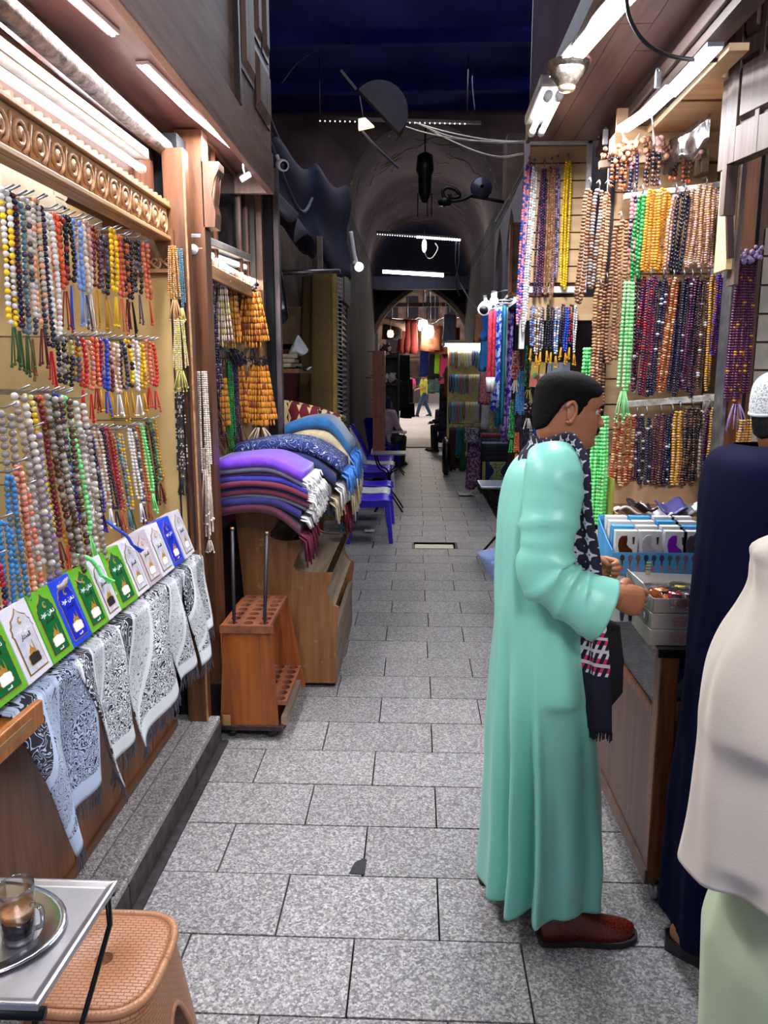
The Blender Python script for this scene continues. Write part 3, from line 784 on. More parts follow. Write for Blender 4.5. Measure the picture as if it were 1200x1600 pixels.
# fence of dusky drapes over the awning
dp = MB()
dp.sheet(lambda u, v: (-1.3+.42*v-.05*sin(u*14)*v, 4.9+2.0*u, 3.35-.55*v-.06*sin(u*20+v*3)-.1*u), 30, 8, .01)
o = dp.build('tarpaulin', plain('dusty_tarp', srgb(74, 72, 86), .9, var=.5, scale=6), org=(-1.1, 5.8, 3.0)); tag(o, 'dusty grey tarpaulin draped over the ledge above the hanging rug', 'tarpaulin')
dp = MB()
dp.sheet(lambda u, v: (-1.35+.62*u+.03*sin(v*9), 6.4+2.2*u+.12*sin(u*16)*(1-v*.4), 3.62-.60*v-.35*u*v-.05*sin(u*18)), 34, 12, .01)
o = dp.build('awning', plain('blue_awning', srgb(24, 28, 56), .9, var=.4, scale=4), org=(-1.0, 7.4, 3.4)); tag(o, 'dark blue canvas awning hanging in folds high on the left wall', 'awning')
for k, pts in enumerate(([(-1.6, 4.9, 4.6), (-1.35, 6.2, 3.9), (-1.15, 7.9, 3.2), (-.95, 9.2, 3.3)], [(-1.5, 5.0, 4.9), (-1.3, 6.6, 4.0), (-1.05, 8.2, 3.25)], [(-1.15, 6.0, 3.55), (-1.05, 7.2, 3.15), (-.98, 7.9, 3.5)])):
    cable('cable', ['sagging grey cable along the upper left wall, the longest of three', 'steep grey cable along the upper left wall', 'looped grey cable hanging against the blue awning'][k], pts, .018, plain('grey_cable', srgb(92, 92, 112), .7))
# ledge with papers and bags
ld = struct('trim_ledge', MB().span((-1.38, 5.3, 1.72), (-.80, 6.1, 1.75)), BRW)
for k in range(3):
    o = MB().box((-.96, 5.55, 1.772+.032*k), (.22, .34-.04*k, .03), Matrix.Rotation(.15*k-.1, 3, 'Z')).build('folded_cloth', plain('pale_cloth', srgb(150, 138, 116), .9), org=(-.96, 5.55, 1.757+.032*k), bev=.008)
    tag(o, ['lowest', 'middle', 'topmost'][k]+' of the pale folded cloths on the ledge above the black bag', 'cloth', 'folded cloths on the ledge')
def sack(name, label, c, w, d, h, mat, seed, tie=True):
    rnd = random.Random(seed); rs = []; ph = [rnd.uniform(0, 6) for _ in range(6)]
    for i in range(15):
        t = i/14
        r = min(1, .35+t*4)*(1-t)**.75
        r = max(r, .05)
        rs.append([(c[0]+w/2*r*cos(a)*(1+.08*sin(4*a+ph[0]+t*3)), c[1]+d/2*r*sin(a)*(1+.08*sin(5*a+ph[1])), c[2]+h*t+.02*sin(3*a+ph[2])*r) for a in [2*pi*j/20 for j in range(20)]])
    m = MB().rings(rs)
    o = m.build(name, mat, org=c); return tag(o, label, 'bag')
BIN = plain('bin_bag', srgb(14, 14, 24), .22, bump=.5, bscale=25)
bp = P(465, 574, y=5.6)
sack('plastic_bag', 'black plastic bag hanging below the ledge by the rolled rug', (bp.x, 5.6, bp.z), .25, .2, 1.73-bp.z, BIN, 2)
bp = P(447, 505, y=4.87)
sack('plastic_bag', 'narrow black plastic bag hanging on the corner post', (bp.x-.03, 4.87, bp.z), .12, .14, .34, BIN, 5)
bp = P(458, 517, y=5.5)
sack('plastic_bag', 'small white plastic bag lying on the ledge', (bp.x+.02, 5.60, 1.845), .16, .16, .14, plain('white_bag', srgb(200, 205, 215), .3), 8)
# tall rug hung from a pole, curling
rgm = NT('olive_carpet'); vv = rgm.coord('UV', (1, 1, 1))
n1 = rgm.noise(rgm.coord('Object'), 40, 3); wvn = rgm.n('ShaderNodeTexWave', bands_direction='Y'); wvn.inputs['Scale'].default_value = 60; rgm.l(rgm.coord('UV'), wvn.inputs[0])
rgm.base(rgm.mix(rgm.math('MULTIPLY', wvn.outputs[0], .5), rgm.mix(n1, srgb(112, 90, 54), srgb(150, 124, 74)), srgb(88, 68, 40))); rgm.set(Roughness=.95)
t = thing('hanging_carpet', 'tall olive brown carpet hung on end, curling along its lit edge', 'carpet', (-.95, 6.5, .5))
a0, a1 = P(497, 440, y=6.5), P(533, 440, y=6.4)
def cf(u, v):
    z = lerp(2.50, .50, v); wid = .30+.16*v
    x = lerp(-.93-.12*v, -.70, u); return (x+.03*sin(u*7)*(1-.3*v), 6.5-.10*sin(u*pi*.9)-.12*u+.03*sin(v*6), z)
MB().sheet(cf, 16, 24, .012).build('pile', rgm.m, t)
ring = MB(); ring.sheet(lambda u, v: cf(1, v) if u < .01 else (cf(1, v)[0]+.035*sin(u*4), cf(1, v)[1]+.06*u-.02*sin(u*3), cf(1, v)[2]), 4, 24, .008)
ring.build('rolled_edge', plain('lit_gold_edge', srgb(186, 150, 84), .9), t)  # light along the curled edge is put into this paler gold
fr = MB()
for k in range(60):
    q = cf(1, (k+.5)/60); fr.tube([(q[0]+.03, q[1]+.06, q[2]), (q[0]+.075, q[1]+.075, q[2]-.012)], .004, 4)
fr.build('fringe', plain('pale_fringe', srgb(200, 190, 170), .9), t, kind='stuff')
MB().tube([(-1.39, 6.45, 2.52), (-.62, 6.45, 2.53)], .02, 8).build('pole', METAL, t)
# pale lattice frame and box awnings behind the carpet
f0 = struct('trim_shop_sign', MB().span((-1.35, 7.6, 1.95), (-.92, 9.1, 2.35)), plain('sign_board', srgb(150, 124, 96), .7, var=.3))
for yy in (7.6, 8.3, 9.05): MB().span((-.95, yy, 1.95), (-.90, yy+.05, 3.0)).build('upright', plain('pale_post', srgb(150, 134, 120), .7), f0)
MB().span((-.95, 7.6, 2.38), (-.9, 9.1, 2.43)).build('top_rail', MATS['pale_post'], f0)
# dark red doorway with a grille, then rolled steel shutters
dd = struct('door_1', MB().span((-1.37, 7.6, .0), (-1.1, 7.66, 2.0)), plain('dark_red', srgb(110, 34, 34), .5))
MB().span((-1.0, 7.65, .0), (-.94, 7.72, 1.95)).build('jamb', MATS['dark_red'], dd)
MB().span((-1.0, 8.95, .0), (-.94, 9.02, 1.95)).build('jamb', MATS['dark_red'], dd)
MB().span((-1.1, 7.72, .0), (-1.06, 8.95, 1.38)).build('leaf', wood('door_leaf', srgb(120, 74, 60), srgb(80, 44, 40), 'z'), dd)
for k in range(9): MB().tube([(-1.05, 7.8+.13*k, 1.45), (-1.05, 7.8+.13*k, 1.85)], .010, 6).build('grille_bar', METAL, dd)
MB().span((-1.08, 7.72, 1.38), (-1.02, 8.95, 1.44)).build('transom', plain('grey_transom', srgb(120, 116, 118), .6), dd)
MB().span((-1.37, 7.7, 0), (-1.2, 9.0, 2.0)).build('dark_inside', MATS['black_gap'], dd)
stm = NT('rolled_steel'); wq = stm.n('ShaderNodeTexWave', bands_direction='Z'); wq.inputs['Scale'].default_value = 6
stm.l(stm.coord(), wq.inputs[0]); stm.base(srgb(96, 98, 88)); stm.set(Roughness=.5, Metallic=.4)
for k, (ya, yb) in enumerate(((9.15, 10.3), (10.45, 11.4))):
    s = struct('door_%d' % (k+2), MB().span((-1.1, ya, 0), (-1.03, yb, 2.7)), stm.m)
    z = .05
    while z < 2.65:
        MB().add([(-1.03, ya+.03, z), (-1.03, yb-.03, z), (-1.0, yb-.03, z+.03), (-1.0, ya+.03, z+.03), (-1.03, yb-.03, z+.07), (-1.03, ya+.03, z+.07)], [(0, 1, 2, 3), (3, 2, 4, 5)]).build('slat', stm.m, s); z += .08
    MB().span((-1.05, ya, 0), (-.99, ya+.04, 2.75)).build('guide', BLACKM, s)
    MB().span((-1.2, ya, 2.65), (-.95, yb, 3.0)).build('housing', plain('housing', srgb(66, 60, 62), .6), s)
# ================================================================== FAR RIGHT FRONTS
wr = struct('wall_right_front', MB().span((1.32, 3.75, 0), (1.42, 11.5, 3.6)), MATS['sooty_wall'])
# grey stall boxes with pointed openings high on the right
pan = struct('trim_arched_panel', MB().span((1.0, 6.9, 2.42), (1.3, 10.4, 2.46)), plain('grey_panel', srgb(124, 116, 122), .7, var=.2))
def arched(y0, y1, z0, z1, x, cells, name='arched_board'):
    m = MB(); L = y1-y0; w = L/cells
    for c in range(cells):
        a = y0+c*w; N = 10; op = []
        for i in range(N+1):
            t = i/N; yy = a+w*(.14+.72*t); s = 1-abs(2*t-1)
            op.append((yy, lerp(z0+.2, z1-.1, .45+.55*s**.6)))
        for xx in (x, x+.04):
            vs = [(xx, a, z0), (xx, a, z1), (xx, a+w, z0), (xx, a+w, z1), (xx, a+w*.14, z0), (xx, a+w*.86, z0)]
            b = len(vs); vs += [(xx, q, zz) for q, zz in op]; bt = len(vs); vs += [(xx, lerp(a, a+w, i/N), z1) for i in range(N+1)]
            fs = [(0, 4, b, 1), (5, 2, 3, b+N)]+[(b+i, b+i+1, bt+i+1, bt+i) for i in range(N)]
            m.add(vs, fs)
        m.rings([[(xx, q, zz) for q, zz in [(a+w*.14, z0)]+op+[(a+w*.86, z0)]] for xx in (x, x+.04)], closed=False, cap=False, smooth=False)
    return m.build(name, MATS['grey_panel'], pan)
arched(6.9, 10.4, 2.46, 3.55, 1.0, 3)
MB().span((1.14, 6.9, 2.46), (1.18, 10.4, 3.5)).build('backing', plain('lattice_back', srgb(126, 106, 92), .8, var=.4, scale=8), pan)
cal = MB()
for k in range(3): cal.tube(spline([(.995, 8.0+.05*k, 2.65+.12*k), (.995, 8.16+.03*k, 2.78+.13*k), (.995, 8.1, 2.86+.14*k), (.995, 8.3, 2.98+.1*k)], 10), .018, 6)
cal.build('carved_script', DARKW, pan)
dec = thing('framed_picture', 'gilt framed marbled picture beside the long coral bead strings', 'picture', (.70, 5.4, 2.4))
d0, d1 = P(800, 350, y=5.4), P(818, 460, y=5.4)
MB().span((d1.x, 5.45, d0.z-.1), (1.33, 5.47, d0.z-.06)).build('bracket', DARKW, dec)
MB().span((d0.x-.0, 5.42, d1.z), (d1.x+.12, 5.45, d0.z)).build('print', plain('marbled', srgb(160, 130, 104), .5, var=.6, scale=7), dec)
for a, b in (((d0.x-.01, 5.40, d1.z), (d0.x+.01, 5.46, d0.z)), ((d0.x, 5.40, d1.z-.01), (d1.x+.12, 5.46, d1.z+.012)), ((d0.x, 5.40, d0.z-.01), (d1.x+.12, 5.46, d0.z+.01))): MB().span(a, b).build('frame', plain('copper_frame', srgb(190, 130, 90), .4, .4), dec)
cctv('security_camera', 'white dome security camera above the hanging blue scarves on the right', P(758, 481, y=8.6), .07, (-.3, -1, -.4))
# ================================================================== PRAYER BEADS
THREAD = (lambda t: (t.base(t.n('ShaderNodeObjectInfo').outputs['Color']), t.set(Roughness=.8), t.m)[2])(NT('thread'))
SM = {}
def strand_mesh(L, r, shape, ncol, sd, spread):
    key = (round(L, 2), round(r, 4), shape, ncol, sd % 4, round(spread, 3))
    if key in SM: return SM[key]
    rnd = random.Random(str(key)); m = MB(); q = 1.0
    sz = {'round': 1.0, 'barrel': 1.25, 'disc': .62, 'rod': 3.2, 'mixed': 1.0}[shape]
    pitch = 2*r*sz*.97; n = max(4, int(L/pitch)); ph = [rnd.uniform(0, 6.3) for _ in range(ncol)]
    for c in range(ncol):
        x0 = (c-(ncol-1)/2)*spread; row = (c % 2)*(.5*pitch)
        for i in range(n):
            t = (i+.5)/n
            close = min(1, t*9+.3) * (1 if ncol > 2 else min(1, (1-t)*10+.25))
            x = x0*close+.15*spread*sin(ph[c]+t*5); yv = .5*r*sin(ph[c]*2+t*7)+(c % 2-.5)*r*.9
            rr = r*(1+rnd.uniform(-.05, .05))*(rnd.choice((1, 1, .75)) if shape == 'mixed' else 1)
            m.ball((x, yv, -row*.5-pitch*(i+.5)), rr, 7, 5, 0, max(.01, rnd.random()), (1, 1, sz))
    me = m.mesh('beads'); me.materials.append(BEAD); SM[key] = me; return me
TM = {}
def tassel_mesh(L, n, sd, spread, ball):
    key = (round(L, 2), n, sd % 4, round(spread, 3), round(ball, 4))
    if key in TM: return TM[key]
    rnd = random.Random(str(key)); m = MB()
    for i in range(n):
        x = rnd.uniform(-1, 1)*spread; yv = rnd.uniform(-.6, .6)*spread; l = L*rnd.uniform(.7, 1)
        m.tube([(x*.3, yv*.3, .0), (x*.7, yv*.7, -l*.5), (x, yv, -l)], .0022, 4, k=.9)
        if ball: m.ball((x, yv, -l), ball, 6, 4, 0, .9)
    me = m.mesh('tassel'); me.materials.append(THREAD); TM[key] = me; return me
ORD = ['first', 'second', 'third', 'fourth', 'fifth', 'sixth', 'seventh', 'eighth', 'ninth', 'tenth', 'eleventh', 'twelfth']
NS = [0]
def hang(top, L, r, col, col2=None, share=0.0, shape='round', ncol=2, tas=None, tlen=.1, rot=(0, 0, 0), label='', group=None, spread=None, ball=.005, single=False, nt=4):
    NS[0] += 1; sd = NS[0]
    t = bpy.data.objects.new('prayer_beads', None); COL.objects.link(t); t.location = top; t.rotation_euler = rot; t.empty_display_size = .02
    tag(t, label, 'beads', group)
    sp = spread if spread is not None else 2.05*r
    me = strand_mesh(L, r, shape, ncol, sd, sp)
    if single:
        # large beads the photo shows one by one: each is a part
        rnd = random.Random(sd); pitch = 2*r*.98; n = int(L/pitch)
        if 'one' not in SM: SM['one'] = MB().ball((0, 0, 0), 1, 9, 7, 0, .4).mesh('bead'); SM['one'].materials.append(BEAD)
        ph = rnd.uniform(0, 6)
        for c in range(ncol):
            for i in range(n):
                b = bpy.data.objects.new('bead', SM['one']); COL.objects.link(b); b.parent = t
                tt = i/n; b.location = ((c-(ncol-1)/2)*sp+.3*r*sin(ph+tt*6), (c % 2-.5)*r, -pitch*(i+.5+.5*(c % 2))); b.scale = (r, r, r*.95)
                k = rnd.random(); f = rnd.uniform(.75, 1.1); cc = col2 if col2 and k < share else col
                b.color = (cc[0]*f, cc[1]*f, cc[2]*f, 1); b['second_colour'] = list(cc[:3]); b['second_share'] = 0.0
    else:
        b = bpy.data.objects.new('beads', me); COL.objects.link(b); b.parent = t; b['kind'] = 'stuff'
        b.color = col; b['second_colour'] = list((col2 or col)[:3]); b['second_share'] = share
    if tas:
        o = bpy.data.objects.new('tassel', tassel_mesh(tlen, nt, sd, sp*.9, ball)); COL.objects.link(o); o.parent = t; o.location = (0, 0, -L-.004); o.color = tas
    return t
PEG = MB().tube([(-.20, 0, 0), (.0, 0, 0), (.03, 0, .012)], .0028, 6).mesh('peg'); PEG.materials.append(METAL)
def peg(x, y, z):
    o = bpy.data.objects.new('peg', PEG); COL.objects.link(o); o.parent = rack; o.location = (x, y, z)
K = {'navy': (30, 28, 58), 'black': (26, 24, 34), 'teal': (92, 124, 136), 'pearl': (214, 206, 200), 'peach': (232, 168, 136), 'white': (238, 236, 242), 'orange_red': (226, 92, 58),
     'brick_red': (150, 44, 40), 'sky': (126, 158, 226), 'cream': (236, 216, 200), 'rose': (206, 160, 152), 'maroon': (100, 30, 44), 'slate': (82, 76, 98), 'yellow': (244, 200, 30),
     'coral': (226, 100, 76), 'rust': (170, 84, 48), 'red': (206, 34, 46), 'salmon': (222, 122, 96), 'blue': (44, 78, 200), 'grey': (150, 146, 146), 'gold': (206, 150, 40),
     'brown': (142, 96, 68), 'crimson': (160, 30, 52), 'scarlet': (214, 30, 40), 'lime': (128, 240, 146), 'green': (52, 130, 74), 'sage': (110, 150, 104), 'amber': (222, 146, 48), 'plum': (84, 36, 72), 'wood': (158, 110, 78),
     'tan': (196, 150, 106), 'mint': (160, 232, 160), 'lilac': (150, 128, 170), 'olive': (196, 184, 110), 'violet': (70, 40, 150), 'azure': (60, 130, 190), 'moss': (60, 90, 50), 'taupe': (160, 146, 142), 'emerald': (30, 150, 70), 'coffee': (92, 60, 48), 'pink': (226, 130, 150)}
K = {k: srgb(*v) for k, v in K.items()}
def words(c): return c.replace('_', ' ')
def row_left(rows, offx, offy, s, x, where, group, n_tas, pegs=True, r0=.0084, lean=0.0):
    # rows: (crop x, crop width, crop y top, crop y end, colour, second, share, tassel colour, shape)
    for (cx, wd, y0, y1, c, c2, sh, tc, shp) in rows:
        a = P(offx+s*cx, offy+s*y0, x=x); z1 = P(offx+s*cx, offy+s*y1, x=x).z
        L = max(.08, a.z-z1); wm = wd*s/FPX*a.y*1.08
        r = r0; loops = max(1, math.ceil(wm/(3.9*r)-.25)); ca = .40
        for q in range(loops):
            d_ = ((q+.5)/loops-.5)*wm; yy = a.y+d_*sin(ca)+random.uniform(-.012, .012); xx = x+d_*cos(ca)
            nm = words(c)+(' and '+words(c2) if c2 and sh > .15 else '')
            lb = ('%s bead strand %s' % (nm, where)) if loops == 1 else ('%s of %d %s bead strands %s' % (ORD[q], loops, nm, where))
            hang((xx, yy, a.z+random.uniform(-.01, .01)), L*random.uniform(.96, 1.03), r, K[c], K[c2] if c2 else None, sh, shp, 2, K[tc] if tc else None, n_tas*random.uniform(.8, 1.1),
                 (random.uniform(-.015, .015), lean+random.uniform(-.02, .02), ca+random.uniform(-.25, .25)), uniq(lb), group)
            if pegs: peg(xx+.0, yy, a.z+.004)
USED = {}
def uniq(lb):
    # a second strand of the same look takes its place along the row
    USED[lb] = USED.get(lb, 0)+1
    n = USED[lb]
    return lb
S1 = 350/1200
R1 = [(14, 34, 60, 800, 'yellow', 'white', .5, 'moss', 'mixed'), (50, 26, 66, 830, 'navy', 'maroon', .3, 'moss', 'round'), (90, 44, 92, 830, 'teal', 'slate', .25, 'moss', 'round'), (135, 34, 95, 850, 'pearl', 'slate', .2, 'brown', 'round'),
      (178, 40, 105, 830, 'peach', 'pearl', .45, 'maroon', 'round'), (208, 24, 120, 880, 'navy', 'slate', .2, 'red', 'round'), (252, 30, 160, 860, 'white', 'pearl', .3, 'white', 'round'),
      (284, 50, 170, 600, 'orange_red', 'coral', .2, 'orange_red', 'barrel'), (332, 44, 192, 590, 'brick_red', 'black', .4, 'brick_red', 'barrel'), (366, 44, 205, 570, 'navy', 'black', .5, 'blue', 'barrel'), (396, 24, 208, 600, 'sky', None, 0, 'sky', 'barrel'),
      (428, 34, 218, 590, 'cream', 'pearl', .3, 'slate', 'barrel'), (464, 38, 230, 610, 'rose', 'cream', .4, 'white', 'barrel'), (504, 44, 255, 600, 'maroon', 'rust', .2, 'gold', 'barrel'), (550, 44, 280, 610, 'slate', 'black', .4, 'gold', 'barrel'),
      (598, 34, 268, 640, 'yellow', None, 0, 'yellow', 'barrel'), (630, 26, 280, 630, 'coral', None, 0, 'coral', 'barrel'), (656, 24, 300, 640, 'rust', 'black', .4, 'maroon', 'barrel'), (685, 36, 308, 640, 'black', 'navy', .4, 'black', 'barrel'),
      (732, 44, 318, 610, 'black', 'slate', .35, 'slate', 'barrel'), (778, 40, 338, 640, 'salmon', 'coral', .3, 'orange_red', 'barrel')]
row_left(R1, 0, 280, S1, -1.10, 'in the top row of the left rack', 'beads in the top row of the left rack', .13)
R2 = [(318, 30, 850, 1110, 'black', 'grey', .3, None, 'round'), (355, 34, 850, 1120, 'black', 'olive', .3, None, 'round'), (392, 34, 850, 1130, 'slate', 'gold', .25, None, 'round'), (424, 28, 848, 1130, 'red', None, 0, 'red', 'round'),
      (462, 44, 850, 1130, 'salmon', 'rose', .4, 'red', 'round'), (500, 32, 850, 1130, 'orange_red', 'salmon', .5, 'brick_red', 'round'), (526, 22, 850, 1130, 'crimson', None, 0, 'gold', 'round'), (548, 24, 845, 1140, 'blue', 'sky', .3, 'blue', 'round'),
      (584, 36, 862, 1140, 'maroon', 'rose', .45, 'gold', 'round'), (618, 30, 862, 1140, 'cream', 'rose', .45, 'white', 'round'), (652, 38, 862, 1140, 'slate', 'black', .4, 'gold', 'round'), (684, 22, 862, 1140, 'yellow', 'black', .45, 'gold', 'round'),
      (722, 44, 862, 1150, 'white', 'pearl', .3, 'white', 'round'), (762, 20, 865, 1140, 'yellow', 'gold', .3, 'gold', 'round'), (784, 22, 868, 1130, 'salmon', None, 0, 'red', 'round'), (812, 28, 870, 1130, 'scarlet', None, 0, 'red', 'round')]
row_left(R2, 0, 280, S1, -1.09, 'in the middle row of the left rack', 'beads in the middle row of the left rack', .10)
R3 = [(392, 28, 240, 700, 'brown', 'tan', .3, 'brown', 'round'), (432, 34, 240, 690, 'white', 'pearl', .4, 'white', 'round'), (470, 28, 240, 690, 'black', 'grey', .3, 'black', 'round'), (486, 20, 240, 690, 'violet', None, 0, 'violet', 'round'),
      (514, 34, 240, 690, 'pearl', 'rose', .3, 'white', 'round'), (545, 24, 240, 690, 'navy', None, 0, 'navy', 'round'), (570, 24, 240, 690, 'crimson', None, 0, 'rust', 'round'), (588, 20, 250, 690, 'rust', 'tan', .3, 'rust', 'round'),
      (614, 34, 250, 690, 'teal', 'slate', .4, 'teal', 'round'), (646, 24, 250, 690, 'grey', 'yellow', .3, 'moss', 'round'), (684, 38, 230, 660, 'pearl', 'white', .5, 'white', 'round'), (714, 28, 230, 660, 'slate', 'pearl', .3, 'maroon', 'round'), (738, 18, 230, 660, 'rust', None, 0, 'rust', 'round'),
      (756, 28, 200, 600, 'lime', None, 0, 'lime', 'round'), (784, 24, 200, 560, 'black', 'moss', .3, 'black', 'round'), (804, 20, 200, 540, 'sage', 'slate', .4, 'maroon', 'round'), (822, 18, 190, 540, 'gold', None, 0, 'gold', 'round')]
row_left(R3, 0, 600, S1, -1.12, 'in the bottom row of the left rack', 'beads in the bottom row of the left rack',   .08, True, .0070, -.10)
R4 = [(150, 20, 60, 860, 'olive', 'yellow', .4, 'gold', 'round'), (186, 36, 50, 880, 'maroon', 'coffee', .3, 'maroon', 'round'), (224, 34, 48, 880, 'orange_red', 'amber', .75, 'orange_red', 'round'), (268, 46, 45, 780, 'sage', 'green', .5, 'moss', 'round'), (306, 24, 48, 800, 'blue', 'violet', .5, 'blue', 'round'), (340, 60, 50, 850, 'lime', 'mint', .3, 'lime', 'round')]
row_left(R4, 0, 600, S1, -1.08, 'hanging low over the green perfume boxes', 'long beads low on the left rack', .09, True, .0085, -.09)
# large grey beads nearest the viewer: every bead a part
for k, (px, v0, v1, c, c2, nm) in enumerate(((8, 640, 905, 'grey', 'taupe', 'pale grey large bead strand at the street end of the low row'), (30, 612, 905, 'taupe', 'pearl', 'taupe large bead strand beside the pale grey one'), (52, 670, 930, 'grey', 'lilac', 'bluish grey large bead strand in the low row'), (78, 614, 915, 'taupe', 'coffee', 'brownish grey large bead strand in the low row'), (100, 618, 925, 'coffee', 'taupe', 'dark taupe large bead strand next to the maroon beads'), (122, 625, 925, 'pearl', 'taupe', 'pale speckled large bead strand touching the maroon beads'))):
    a = P(px, v0, x=-1.05); z1 = P(px, v1, x=-1.05).z
    hang(a, a.z-z1, .0105, K[c], K[c2], .4, 'round', 2, None, rot=(random.uniform(-.01, .01), -.05-.03*(k % 2), .45), label=nm, group='large grey beads low on the left rack', single=True)
    peg(a.x, a.y, a.z+.005)
for k, (px, v0, v1, c, c2, nm) in enumerate(((2, 812, 985, 'azure', None, 'azure blue bead strand beside the nearest perfume boxes'), (14, 740, 975, 'azure', 'teal', 'teal blue bead strand lying against the white perfume box'), (-8, 870, 990, 'crimson', 'navy', 'crimson and navy bead strand at the near end of the counter'), (26, 725, 955, 'peach', 'salmon', 'long peach bead strand between the blue and grey beads'), (40, 760, 960, 'salmon', 'pearl', 'salmon and pearl bead strand between the blue and grey beads'))):
    a = P(px, v0, x=-1.03); z1 = P(px, v1, x=-1.03).z
    hang(a, a.z-z1, .008, K[c], K[c2] if c2 else None, .35, 'round', 2, K['rust'], .05, (0, -.03, .5), nm, 'beads at the near end of the left rack'); peg(a.x, a.y, a.z+.004)
# fabric sign with two keyhole tabs above the pegs
sg = thing('metal_plate', 'cream painted metal plate with two keyhole tabs above the top pegs', 'plate', (-1.2, 2.2, 2.2))
pt0, pt1 = P(0, 250, x=-1.2), P(84, 300, x=-1.2)
MB().add([(-1.2, pt0.y, 2.20), (-1.2, pt1.y, 2.20), (-1.2, pt1.y, P(84, 282, x=-1.2).z), (-1.2, pt0.y, P(0, 238, x=-1.2).z), (-1.215, pt0.y, 2.20), (-1.215, pt1.y, 2.20), (-1.215, pt1.y, P(84, 282, x=-1.2).z), (-1.215, pt0.y, P(0, 238, x=-1.2).z)], [(0, 1, 2, 3), (7, 6, 5, 4), (0, 3, 7, 4), (1, 5, 6, 2), (3, 2, 6, 7), (0, 4, 5, 1)]).build('plate', CREAMP, sg)
for vv in (300, 323):
    c0 = P(97, vv, x=-1.198); m = MB(); pr = [(-.05, -.026), (.02, -.026), (.034, -.018), (.042, 0), (.034, .018), (.02, .026), (-.05, .026)]
    m.prism(pr, lambda a, b, t: (c0.x-t, c0.y+a, c0.z+b), .004); tb_ = m.build('tab', CREAMP, sg)
    MB().tube([(c0.x-.002, c0.y+.018, c0.z), (c0.x+.002, c0.y+.018, c0.z)], .008, 10).span((c0.x-.001, c0.y+.018, c0.z-.002), (c0.x+.002, c0.y+.04, c0.z+.002)).build('keyhole', BLACKM, tb_)
# beads on the jamb ring and pillar
hk = MB().tube([(-.985+.0, 3.27, 2.12), (-.98, 3.25, 2.14), (-.975, 3.235, 2.11), (-.985, 3.23, 2.03), (-1.0, 3.235, 2.08)], .003, 6).build('wire_hook', METAL, jb)
def bunch(name, label, top, L, w, n, r, c, c2=None, share=0, shape='round', tas=None, tlen=.08, y=None, bulge=1.0, knot=None, group=None, topw=.25, ball=.004, dep=.03, rotz=0.0):
    # many strings tied at one point and fanning out: each string a part
    t = bpy.data.objects.new(name, None); COL.objects.link(t); t.location = top; t.empty_display_size = .02; t.rotation_euler = (0, 0, rotz); tag(t, label, 'beads', group)
    rnd = random.Random(label)
    for i in range(n):
        f = (i+.5)/n*2-1; d = rnd.uniform(-1, 1)*dep; Li = L*(1-.10*abs(f)+rnd.uniform(-.07, .04))
        ang = -atan2(w/2*f*(1-topw), L); sd = rnd.randrange(4)
        me = strand_mesh(Li, r, shape, 1, sd, .004)
        o = bpy.data.objects.new('strand', me); COL.objects.link(o); o.parent = t; o['kind'] = 'stuff'
        o.location = (w/2*f*topw, d*.5+.012*(i % 2), 0); o.rotation_euler = (rnd.uniform(-.5, .5)*dep, ang, 0)
        o.color = c; o['second_colour'] = list((c2 or c)[:3]); o['second_share'] = share
    if tas:
        o = bpy.data.objects.new('tassel', tassel_mesh(tlen, 14, rnd.randrange(4), w*.5, ball)); COL.objects.link(o); o.parent = t; o.location = (0, 0, -L*.96); o.color = tas
    if knot:
        m = MB()
        for i in range(22): m.ball((rnd.uniform(-1, 1)*.045, rnd.uniform(-1, 1)*.025, rnd.uniform(-.01, .045)), rnd.uniform(.007, .012), 6, 4)
        o = m.build('knot', THREAD, None); o.parent = t; o.color = knot; o['kind'] = 'stuff'
    return t
def B(px, v0, v1, wpx, plane, **kw):
    a = P(px, v0, **plane); b = P(px, v1, **plane); d = sqrt(a.x**2+a.y**2)
    return a, max(.06, a.z-b.z), wpx/FPX*a.y
pj = dict(y=3.24)
a, L, w_ = B(269, 384, 472, 22, pj); bunch('bead_bunch', 'tan bead bunch hung by a ring on the door jamb', a, L, w_, 9, .0042, K['tan'], K['amber'], .3, 'round', K['tan'], .09, topw=.5)
a, L, w_ = B(280, 388, 485, 12, dict(y=3.26)); bunch('bead_bunch', 'grey green bead bunch behind the tan one on the jamb', a, L, w_, 5, .0036, K['teal'], None, 0, 'round', K['olive'], .06, topw=.6)
a, L, w_ = B(279, 500, 582, 24, dict(y=3.225)); bunch('bead_bunch', 'pale olive bead bunch in the middle of the jamb', a, L, w_, 10, .0042, K['olive'], K['cream'], .3, 'round', K['olive'], .09, topw=.5)
a, L, w_ = B(279, 612, 752, 20, dict(y=3.24)); bunch('bead_bunch', 'black and silver bead bunch lowest on the jamb', a, L, w_, 8, .0036, K['black'], K['pearl'], .25, 'round', K['black'], .08, topw=.7)
a, L, w_ = B(315, 580, 740, 22, dict(y=3.44)); bunch('bead_bunch', 'long ivory bead bunch hanging down the pillar by the shawls', a, L, w_, 8, .0050, K['cream'], K['pearl'], .4, 'round', K['cream'], .28, topw=.7, ball=.007)
a, L, w_ = B(322, 700, 850, 14, dict(y=3.45)); bunch('bead_bunch', 'ivory disc bead bunch below the long one on the pillar', a, L, w_, 4, .0058, K['cream'], None, 0, 'disc', K['cream'], .06, topw=.8)
